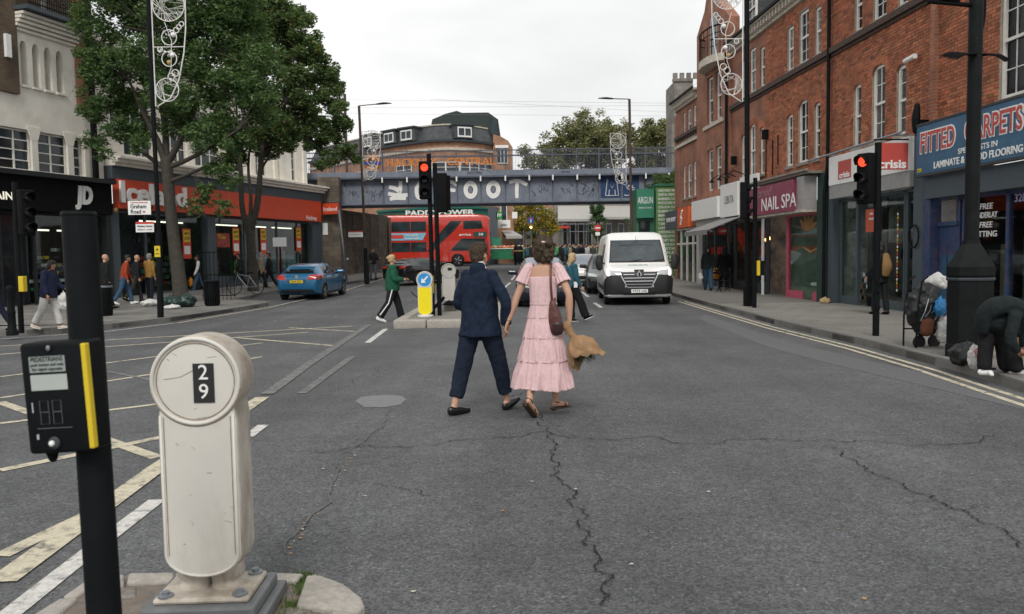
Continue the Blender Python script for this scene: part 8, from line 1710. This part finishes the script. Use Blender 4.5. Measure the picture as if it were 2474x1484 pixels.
# shoulder bag
M_LEATH = mat('brown_leather', (.10, .035, .028), .4, var=.25, scale=7, bump=.2); bgp = P(1341, 758, 8.02); bg = thing('shoulder_bag', 'brown leather bucket bag hanging at the woman\'s right hip', 'bag', (bgp.x, bgp.y, bgp.z-.14), R(-15))
m_ = MB(); m_.limb([(0, 0, .0), (-.003, 0, .09), (-.018, 0, .19), (-.03, 0, .26)], [(.072, .05), (.07, .05), (.05, .035), (.026, .018)], n=20); me = fuse(m_, .009, 2); wrinkle(me, .005, 14); link('pouch', setmat(me, M_LEATH), bg)
m_ = MB(); m_.limb([(.01, 0, -.035), (.008, 0, .03)], [(.07, .05), (.076, .054)], n=20); link('base', setmat(fuse(m_, .01, 2), mat('dark_leather', (.035, .016, .014), .4)), bg)
shw = Matrix.Rotation(wz, 3, 'Z') @ JW['sh', 1]+wl; st_ = [Vector((-.03, 0, .26))+Vector(bg.location), shw+Vector((-.085, -.135, -.16)), shw+Vector((-.085, -.105, -.02)), shw+Vector((-.075, -.03, .062)), shw+Vector((-.07, .06, .04)), shw+Vector((-.06, .13, -.15)), Vector((0, .03, .27))+Vector(bg.location)]
m_ = MB(); m_.limb([p for p in st_], [(.012, .004)]*7, n=8); o = m_.build('strap', M_LEATH, None); o.parent = bg; o.matrix_parent_inverse = (Matrix.Translation(bg.location) @ Matrix.Rotation(R(-15), 4, 'Z')).inverted()
# paper-wrapped bouquet
M_PAPER = mat('brown_paper', (.28, .165, .082), .75, var=.2, scale=10, bump=.8, bscale=16); bq0, bq1 = P(1362, 780, 8.04), P(1418, 864, 7.98)
bq = thing('bouquet', 'bouquet wrapped in crumpled brown paper held upside down by the woman', 'bouquet', bq1); A_ = bq0-bq1; B_ = Vector((0, 0, 0)); ax = (B_-A_); L = ax.length; axn = ax.normalized(); e1 = axn.cross(Vector((0, 1, 0))).normalized(); e2 = axn.cross(e1); n = 48; vs = []; K_ = 26
for j in range(K_+1):
    u = j/K_; c = A_+ax*u; r = float(np.interp(u, [0, .1, .3, .42, .5, .7, 1], [.044, .047, .032, .032, .085, .145, .165]))
    for i in range(n):
        t = 2*math.pi*i/n; cr = NZ.noise(Vector((math.cos(t)*2.2, math.sin(t)*2.2, u*5)))*.3+.14*math.sin(7*t+u*6)+.1*abs(math.sin(5*t-u*9)); ext = (.055*math.sin(2*t+.6)+.015*math.sin(5*t)+.012*math.sin(13*t))*max(0, u-.5)*2; rr = r*(1+cr*(.25+.3*u)); vs.append(c+axn*ext+e1*rr*math.cos(t)*1.05+e2*rr*math.sin(t)*.72)
m_ = MB(); m_.add(vs, [(j*n+i, j*n+(i+1) % n, (j+1)*n+(i+1) % n, (j+1)*n+i) for j in range(K_) for i in range(n)]+[tuple(range(n))]); o = m_.build('paper_wrap', M_PAPER, bq, False); so = o.modifiers.new('s', 'SOLIDIFY'); so.thickness = .003
m_ = MB(); g = random.Random(4)
for k in range(60): t = g.uniform(0, 6.28); r = g.uniform(0, .13); p = B_+e1*r*math.cos(t)+e2*r*.7*math.sin(t)-axn*.1; q = p+axn*g.uniform(.08, .17)+e1*g.uniform(-.04, .04); m_.tube([p, (p+q)/2+e2*g.uniform(-.02, .02), q], [.003, .004, .001], 4)
m_.build('stems_and_leaves', mat('leaf_dark_green', (.03, .06, .02), .7), bq)
# ------------------------------------------------------------------ other people
def foot(px, py, z=None):
    if z is None: z = 0.
    return G(px, py, z)
def walker(label, px, py, z, rz, **k):
    q = G(px, py, z); return person(label, Vector((q.x, q.y, z)), rz, **k)
C = cloth
W1 = ((.35, .12), (-.3, .25)); ST = ((.08, .05), (-.06, .08))
gw = walker('blonde woman in green bomber jacket and striped black trousers crossing', 950, 777, 0, R(-78), H=1.72, legs=((.3, .05), (-.28, .3)), arms=((.1, 1.35, .15, .3), (.15, 1.3, .15, .3)), top=dict(mat=C('green_satin', (.015, .085, .048), .2, 8, .3, 20), rings=[(.80, .215, .175), (.9, .235, .19), (1.1, .225, .175), (1.3, .205, .15), (1.42, .15, .1), (1.48, .075, .07)], sleeve=(.095, .085, .06)), bottom=dict(mat=C('black_track', (.012, .013, .015)), r=(.11, .095, .10), stripe=True), hair=dict(mat=H_BL, style='bun'), shoe=dict(mat=M_PRINTW, sole=M_PRINTW), vox=.013, head=(0, -.12))
th = gw[0]; hp = gw[3]; sg_ = MB(); [sg_.ball(hp(x, .092, .012), (.026, .026, .02), 8, 6) for x in (-.032, .032)]; sg_.tube([hp(-.075, .0, .015), hp(-.06, .09, .015), hp(.06, .09, .015), hp(.075, .0, .015)], .005, 5); sg_.build('sunglasses', M_PRINTB, th); J = gw[1]
ph_ = tag(MB().box(-.04, .04, -.005, .005, -.075, .075).build('phone', M_PRINTB), 'dark phone held by the woman in green', 'phone'); wr = Matrix.Rotation(R(-78), 3, 'Z') @ (J['wr', 1]+(J['wr', 1]-J['el', 1]).normalized()*.1)+Vector(th.location); ph_.location = wr; ph_.rotation_euler = (.6, .3, R(-78))
cn = tag(MB().tube([wr+Vector((.08, -.05, -.3)), wr+Vector((.55, -.15, -.72))], .012, 6).build('walking_stick', M_BLACK), 'thin dark cane held low in front of the woman in green', 'cane')
bw_ = walker('blonde woman in teal denim jacket and wide black trousers walking right', 1382, 778, 0, R(-68), H=1.66, legs=((.05, .05), (.42, .05, .35)), arms=((.15, .9, .15, .2), (.1, .4, .12)), top=dict(mat=C('teal_denim', (.028, .095, .13), .2), hem=.86, sleeve=(.08, .068, .055)), bottom=dict(mat=C('black_wide', (.012, .013, .014)), r=(.115, .105, .11)), hair=dict(mat=H_BL, style='long'), shoe=dict(mat=M_BLACKM, sole=M_PRINTW), vox=.013)
lw_ = Matrix.Rotation(R(-68), 3, 'Z') @ Vector((-.2, .1, .95))+bw_[0].location; tag(MB().box(-.045, .045, -.01, .01, -.07, .07).build('card_holder', M_PRINTW, None, loc=Matrix.Rotation(R(-68), 3, 'Z') @ Vector((.21, 0, .92))+bw_[0].location, rot=(0, 0, R(20))), 'small pale pass hanging at the hip of the woman in teal', 'pass')
hm = walker('bearded man in dark hoodie and jeans walking towards us', 1710, 703, .12, R(165), H=1.72, legs=((.28, .1), (-.22, .25)), arms=((.1, .3), (-.1, .3)), top=dict(mat=C('dark_hoodie', (.014, .022, .022)), hem=.86, sleeve=(.082, .07, .055), hood=True), bottom=dict(mat=C('blue_jeans', (.035, .075, .13)), r=(.105, .085, .08)), hair=dict(mat=H_DK, style='short'), shoe=dict(mat=M_BLACKM), skin=SKIN2)
hm2 = MB(); hm2.limb([hm[3](0, .03, -.11), hm[3](0, .055, -.08)], [.05, .045]); hm2.build('beard', H_DK, hm[0], True); hh_ = MB(); hh_.limb([hm[3](0, -.03, -.1), hm[3](0, -.03, .02), hm[3](0, 0, .1)], [(.11, .1), (.105, .11), (.07, .08)]); link('hood_up', setmat(fuse(hh_, .016, 2), MATS['dark_hoodie']), hm[0])
bw2 = walker('person in long black coat standing outside the cafe', 1748, 700, .12, R(-10), H=1.7, legs=ST, arms=((.1, .2), (.1, .2)), top=dict(mat=C('black_coat', (.012, .012, .014)), rings=[(.45, .22, .18), (.7, .22, .17), (1., .2, .15), (1.3, .19, .13), (1.42, .14, .1), (1.48, .075, .07)], sleeve=(.085, .07, .06)), bottom=dict(mat=C('black_wide', (.012, .013, .014))), hair=dict(mat=H_DK, style='long'), shoe=dict(mat=mat('tan_shoe', (.3, .12, .08), .6)))
q = bw2[0].location; bag('carrier_bag', 'bright orange carrier bag held by the person in the black coat', (q.x-.33, q.y-.1, q.z+.42), (.16, .1, .24), mat('bag_orange', (.72, .26, .02), .5, bump=.3, bscale=20), 31)
q = hm[0].location; bag('carrier_bag', 'pale plastic bag carried by the man in the hoodie', (q.x-.3, q.y, q.z+.42), (.1, .08, .16), M_BAGW, 33)
am = walker('man in dark jacket and grey jeans standing against the abutment', 902, 676, .42, R(-150), H=1.75, legs=ST, arms=((.3, 1.4), (.2, .9)), top=dict(mat=C('black_jacket', (.013, .014, .017)), hem=.84), bottom=dict(mat=C('grey_jeans', (.10, .11, .12)), r=(.1, .075, .065)), hair=dict(mat=H_DK), shoe=dict(mat=M_BLACKM), skin=SKIN2)
jd = walker('woman in navy padded coat and white trousers crossing at left', 122, 795, .12, R(-95), H=1.6, legs=((.28, .12), (-.3, .22)), arms=((.2, .9, .12, .2), (0, .3)), lean=.08, head=(0, .25), top=dict(mat=C('navy_padded', (.014, .018, .045), .2), rings=[(.78, .21, .19), (.95, .215, .19), (1.15, .205, .175), (1.32, .195, .15), (1.42, .15, .11), (1.48, .08, .075)], sleeve=(.09, .08, .06)), bottom=dict(mat=C('white_denim', (.55, .54, .51), .06), r=(.11, .09, .085), hem=.93), hair=dict(mat=H_DK, style='bob'), shoe=dict(mat=mat('cream_trainer', (.55, .46, .38), .6), sole=M_PRINTW), skin=SKIN2)
q = jd[0].location; bag('carrier_bag', 'white carrier bag carried behind the woman in the navy coat', (q.x+.28, q.y+.1, q.z+.42), (.15, .1, .22), M_BAGW, 35)
P_L = [('bald man in black coat behind the push-button pole', 258, 748, R(-40), C('coat_black2', (.012, .013, .014)), C('trousers_black2', (.013, .013, .014)), None, SKIN, W1, .0),
       ('man in orange jumper and blue jeans walking past the shop', 302, 735, R(-60), C('orange_knit', (.33, .055, .022)), C('jeans_mid', (.04, .09, .16)), H_DK, SKIN2, W1, .18),
       ('bald man in black leather jacket walking past the shop', 330, 730, R(-50), C('leather_black', (.016, .018, .019)), C('trousers_dk', (.03, .03, .028)), None, SKIN, ((.3, .1), (-.35, .3)), .08),
       ('person in mustard fleece beside the lamp post', 364, 728, R(-20), C('mustard_fleece', (.30, .17, .045)), C('trousers_navy2', (.015, .018, .028)), H_GR, SKIN, ST, 0),
       ('man in black gilet and jeans carrying orange bag by the tree', 480, 708, R(120), C('gilet_black', (.015, .015, .018)), C('jeans_lt', (.06, .11, .18)), H_DK, SKIN2, W1, 0),
       ('man in dark suit with white shirt walking left of the second tree', 580, 697, R(100), C('suit_brown', (.022, .021, .017)), C('suit_black', (.014, .014, .014)), H_DK, SKIN2, W1, 0),
       ('person in beige jacket half hidden by the second tree', 632, 700, R(-75), C('beige_jacket', (.28, .22, .16)), C('shorts_dark', (.02, .028, .024)), H_GR, SKIN, W1, 0),
       ('man in black coat right of the second tree', 652, 698, R(95), C('coat_dark3', (.014, .014, .016)), C('trousers_black4', (.014, .014, .015)), H_DK, SKIN2, W1, 0)]
for lb, px, py, rz, tm_, bm_, hr, sk, lg, ln in P_L:
    z = .12+(.08 if px > 560 else 0); t_ = walker(lb, px, py, z, rz, H=1.8, legs=lg, lean=ln, top=dict(mat=tm_, hem=.84), bottom=dict(mat=bm_), hair=dict(mat=hr) if hr else None, shoe=dict(mat=M_BLACKM if 'orange jumper' not in lb else M_PRINTW, sole=M_PRINTW if 'orange jumper' in lb else None), skin=sk, vox=.02)
    if 'gilet' in lb: q = t_[0].location; bag('carrier_bag', 'orange carrier bag in the hand of the man in the gilet', (q.x-.3, q.y-.15, q.z+.3), (.16, .1, .24), mat('bag_orange', (.72, .26, .02), .5), 41); sl = MB(); J = t_[1]; [sl.limb([J['sh', i], J['el', i], J['wr', i]], [.078, .066, .05]) for i in (0, 1)]; sl.build('white_sleeves', M_PRINTW, t_[0], True)
    if 'suit' in lb: sp_, hp = t_[2], t_[3]; MB().limb([sp_(1.25, .135), sp_(1.44, .1)], [(.03, .012), (.05, .012)]).build('shirt_front', M_PRINTW, t_[0], True)
dw = walker('person with backpack standing in the charity shop doorway', 2125, 760, .12, R(10), H=1.68, legs=ST, arms=((.2, .3), (.1, .4)), top=dict(mat=C('coat_black5', (.014, .015, .016)), hem=.75), bottom=dict(mat=C('trousers_black5', (.013, .014, .015))), hair=dict(mat=H_DK, style='bob'), shoe=dict(mat=M_BLACKM)); m_ = MB(); m_.limb([(0, -.2, .95), (0, -.24, 1.15), (0, -.2, 1.4)], [(.1, .06), (.12, .09), (.08, .05)]); link('backpack', setmat(fuse(m_, .02, 2), mat('tan_pack', (.22, .13, .05), .8)), dw[0])
q = G(-4, 805, .12); el_ = walker('person in navy at the left edge of the picture', -14, 800, .12, R(90), H=1.7, legs=W1, top=dict(mat=C('navy_edge', (.014, .018, .04))), bottom=dict(mat=C('navy_edge2', (.012, .014, .03))), hair=dict(mat=H_DK), shoe=dict(mat=M_BLACKM), vox=.022)
# crouching, bent-over person at the right edge
q = G(2420, 905, .12); cp = thing('person', 'person in dark jacket bent double over bags beside the black column', 'person', (q.x+.02, q.y+.18, .1), R(0)); K = lambda px, py, dy=0.: P(px, py, q.y+dy)-Vector(cp.location)
D1 = C('dark_teal_jacket', (.012, .017, .018), .25, 8, .4, 20); D2 = C('black_cloth6', (.012, .012, .013))
mb = MB(); mb.limb([K(2402, 745, .1), K(2390, 800, .15), K(2384, 880, .1)], [.09, .075, .05]); mb.limb([K(2450, 760, .1), K(2452, 820, -.05), K(2458, 885, -.05)], [.09, .075, .05]); mb.limb([K(2400, 740, .1), K(2440, 750, .0), K(2470, 830, -.1)], [(.12, .1), (.15, .12), (.12, .1)], lat=(0, 1, 0)); mb.limb([K(2478, 800, -.15), K(2490, 850, -.2)], [.08, .1]); mb.limb([K(2455, 770, -.2), K(2440, 830, -.25), K(2468, 850, -.25)], [.05, .04, .03]); link('body', setmat(fuse(mb, .014, 2), SKIN2), cp)
mb = MB(); mb.limb([K(2372, 800, .05), K(2378, 765, .05), K(2405, 742, .0), K(2440, 742, -.05), K(2468, 770, -.1), K(2480, 830, -.15)], [(.1, .05), (.16, .09), (.2, .115), (.21, .13), (.19, .12), (.13, .1)], lat=(0, 1, 0)); mb.limb([K(2452, 765, -.24), K(2440, 815, -.28), K(2455, 845, -.28)], [.075, .065, .05]); mb.limb([K(2400, 775, .05), K(2440, 785, 0), K(2475, 810, -.05)], [(.17, .14), (.2, .17), (.18, .15)], lat=(0, 1, 0)); me = fuse(mb, .013, 2); wrinkle(me, .012, 8); link('jacket', setmat(me, D1), cp)
mb = MB(); mb.limb([K(2395, 765, .1), K(2383, 815, .1), K(2376, 885, .05)], [.12, .095, .08]); mb.limb([K(2430, 775, .1), K(2440, 830, 0), K(2452, 885, -.05)], [.12, .1, .085]); mb.limb([K(2385, 770, .1), K(2430, 775, .05)], [.13, .13]); mb.limb([K(2432, 770, .05), K(2436, 820, .05), K(2430, 880, .08)], [.16, .15, .1]); me = fuse(mb, .013, 2); wrinkle(me, .01, 9); link('trousers', setmat(me, D2), cp)
MB().limb([K(2477, 798, -.13), K(2488, 838, -.16)], [.09, .108]).build('hood', D2, cp, True)
for px in (2381, 2455): m_ = MB(); c_ = K(px, 893, -.02); c_.z = .05; m_.limb([c_+Vector((-.03, .05, .0)), c_+Vector((.04, 0, .0)), c_+Vector((.14 if px > 2400 else .03, -.06, -.01))], [(.036, .036), (.04, .036), (.034, .024)], lat=(.5, 1, 0)); o = m_.build('shoe', M_PRINTW, cp, True); MB().tube([c_+Vector((-.05, .0, .055)), c_+Vector((.1, -.03, .045))], .015, 6).build('upper', M_BLACKM, o)
# ------------------------------------------------------------------ people beyond the bridge
g = random.Random(12)
FAR = [('dark-clothed pedestrian walking in the road left of the white van', 1404, 652, 62, C('far_navy', (.012, .015, .022)), C('far_black', (.012, .012, .013))), ('rider in bright green jacket beside parked scooters, right', 1428, 632, 92, C('far_green', (.10, .48, .16)), C('far_black', (.012, .012, .013))), ('rider in bright green jacket beside parked scooters, middle', 1405, 630, 95, MATS['far_green'], C('far_grey', (.1, .1, .1))), ('person in bright blue top in the market crowd', 1363, 630, 94, C('far_blue', (.03, .25, .6)), MATS['far_black']), ('person in white top behind the woman\'s head', 1310, 634, 88, C('far_white', (.6, .6, .58)), MATS['far_grey']),
       ('dark figure left of the green riders by the scooters', 1387, 638, 84, MATS['far_black'], MATS['far_black']), ('dark figure under the yellow tree', 1352, 632, 90, MATS['far_black'], MATS['far_grey']), ('person in teal top in the market crowd', 1274, 630, 86, C('far_teal', (.03, .14, .16)), MATS['far_black']), ('person in pale top near the no-entry sign', 1449, 634, 90, C('far_pale', (.5, .42, .38)), MATS['far_black']), ('dark figure right of the green riders near the van', 1438, 634, 90, MATS['far_black'], MATS['far_black'])]
for i, (lb, px, py, Y, tm_, bm_) in enumerate(FAR):
    x = P(px, py, Y).x; person(lb, Vector((x, Y, gz(Y))), g.uniform(0, 6), H=g.uniform(1.62, 1.8), legs=W1, top=dict(mat=tm_), bottom=dict(mat=bm_), hair=dict(mat=H_DK), shoe=dict(mat=M_BLACKM), vox=.03, group='people in the market beyond the bridge')
# the rest of the market crowd reads as one mass
mb = MB(); cols = [(.012, .013, .016), (.02, .03, .05), (.5, .49, .46), (.05, .05, .05), (.25, .06, .05), (.10, .40, .15), (.03, .1, .12), (.3, .22, .13), (.40, .24, .17), (.015, .012, .010)]
for k in range(230):
    Y = g.uniform(68, 98); x = P(g.uniform(1232, 1475), 620, Y).x; z = gz(Y); h = g.uniform(1.55, 1.82)/1.75; a = g.uniform(0, 6.28); ca, sa = math.cos(a), math.sin(a); t = g.choice([0, 1, 2, 3, 4, 5, 6, 7, 0, 2, 5, 0]); st = g.uniform(.1, .3)
    L = lambda u, v, w: (x+(u*ca-v*sa)*h, Y+(u*sa+v*ca)*h, z+w*h)
    mb.mi = g.choice([0, 1, 3, 0]); [mb.limb([L(sd*.1, 0, .9), L(sd*.1, sd*st*.5, .45), L(sd*.1, sd*st, .03)], [.09, .07, .06], n=6, sub=1) for sd in (-1, 1)]
    mb.mi = t; mb.limb([L(0, 0, .82), L(0, 0, 1.15), L(0, 0, 1.4), L(0, 0, 1.46)], [(.18, .14), (.18, .14), (.19, .12), (.07, .07)], lat=(ca, sa, 0), n=8, sub=2); [mb.limb([L(sd*.2, 0, 1.4), L(sd*.25, -sd*st*.3, 1.12), L(sd*.23, -sd*st*.2+.08, .85)], [.06, .05, .04], n=6, sub=1) for sd in (-1, 1)]
    mb.mi = 8; mb.ball(L(0, .02, 1.6), .1*h, 8, 6); mb.mi = 9; mb.ball(L(0, -.02, 1.65), .1*h, 8, 6)
crowd = mb.build('crowd', [mat('crowd_%d' % i, c, .85) for i, c in enumerate(cols)], None, True); tag(crowd, 'dense market crowd far beyond the bridge', 'crowd', kind='stuff')
# parked scooters beyond
for i, (px, lb) in enumerate(((1376, 'white moped parked in the market row, leftmost'), (1396, 'white moped parked in the market row, middle'), (1416, 'white moped parked in the market row, rightmost'))):
    Y = 88; x = P(px, 630, Y).x; sc_ = thing('moped', lb, 'moped', (x, Y, gz(Y)), R(70), 'mopeds parked in the market')
    for y in (-.6, .6): MB().lathe([(.12, -.05), (.26, -.05), (.26, .05), (.12, .05)], 14, (0, y, .26), 'x').build('wheel', M_RUBBER, sc_)
    mb = MB(); mb.limb([(0, -.75, .7), (0, -.2, .55), (0, .1, .35), (0, .45, .5), (0, .55, .95)], [(.14, .12), (.16, .14), (.15, .08), (.16, .08), (.1, .06)]); mb.build('bodywork', M_PRINTW, sc_, True); mb = MB(); mb.box(-.2, .2, -.95, -.5, .85, 1.25); mb.build('top_box', MATS['far_green'], sc_); mb = MB(); mb.tube([(-.3, .5, 1.05), (0, .58, 1.0), (.3, .5, 1.05)], .02, 6); mb.build('handlebar', M_BLACK, sc_)
bpy.data.scenes.remove(TMP)
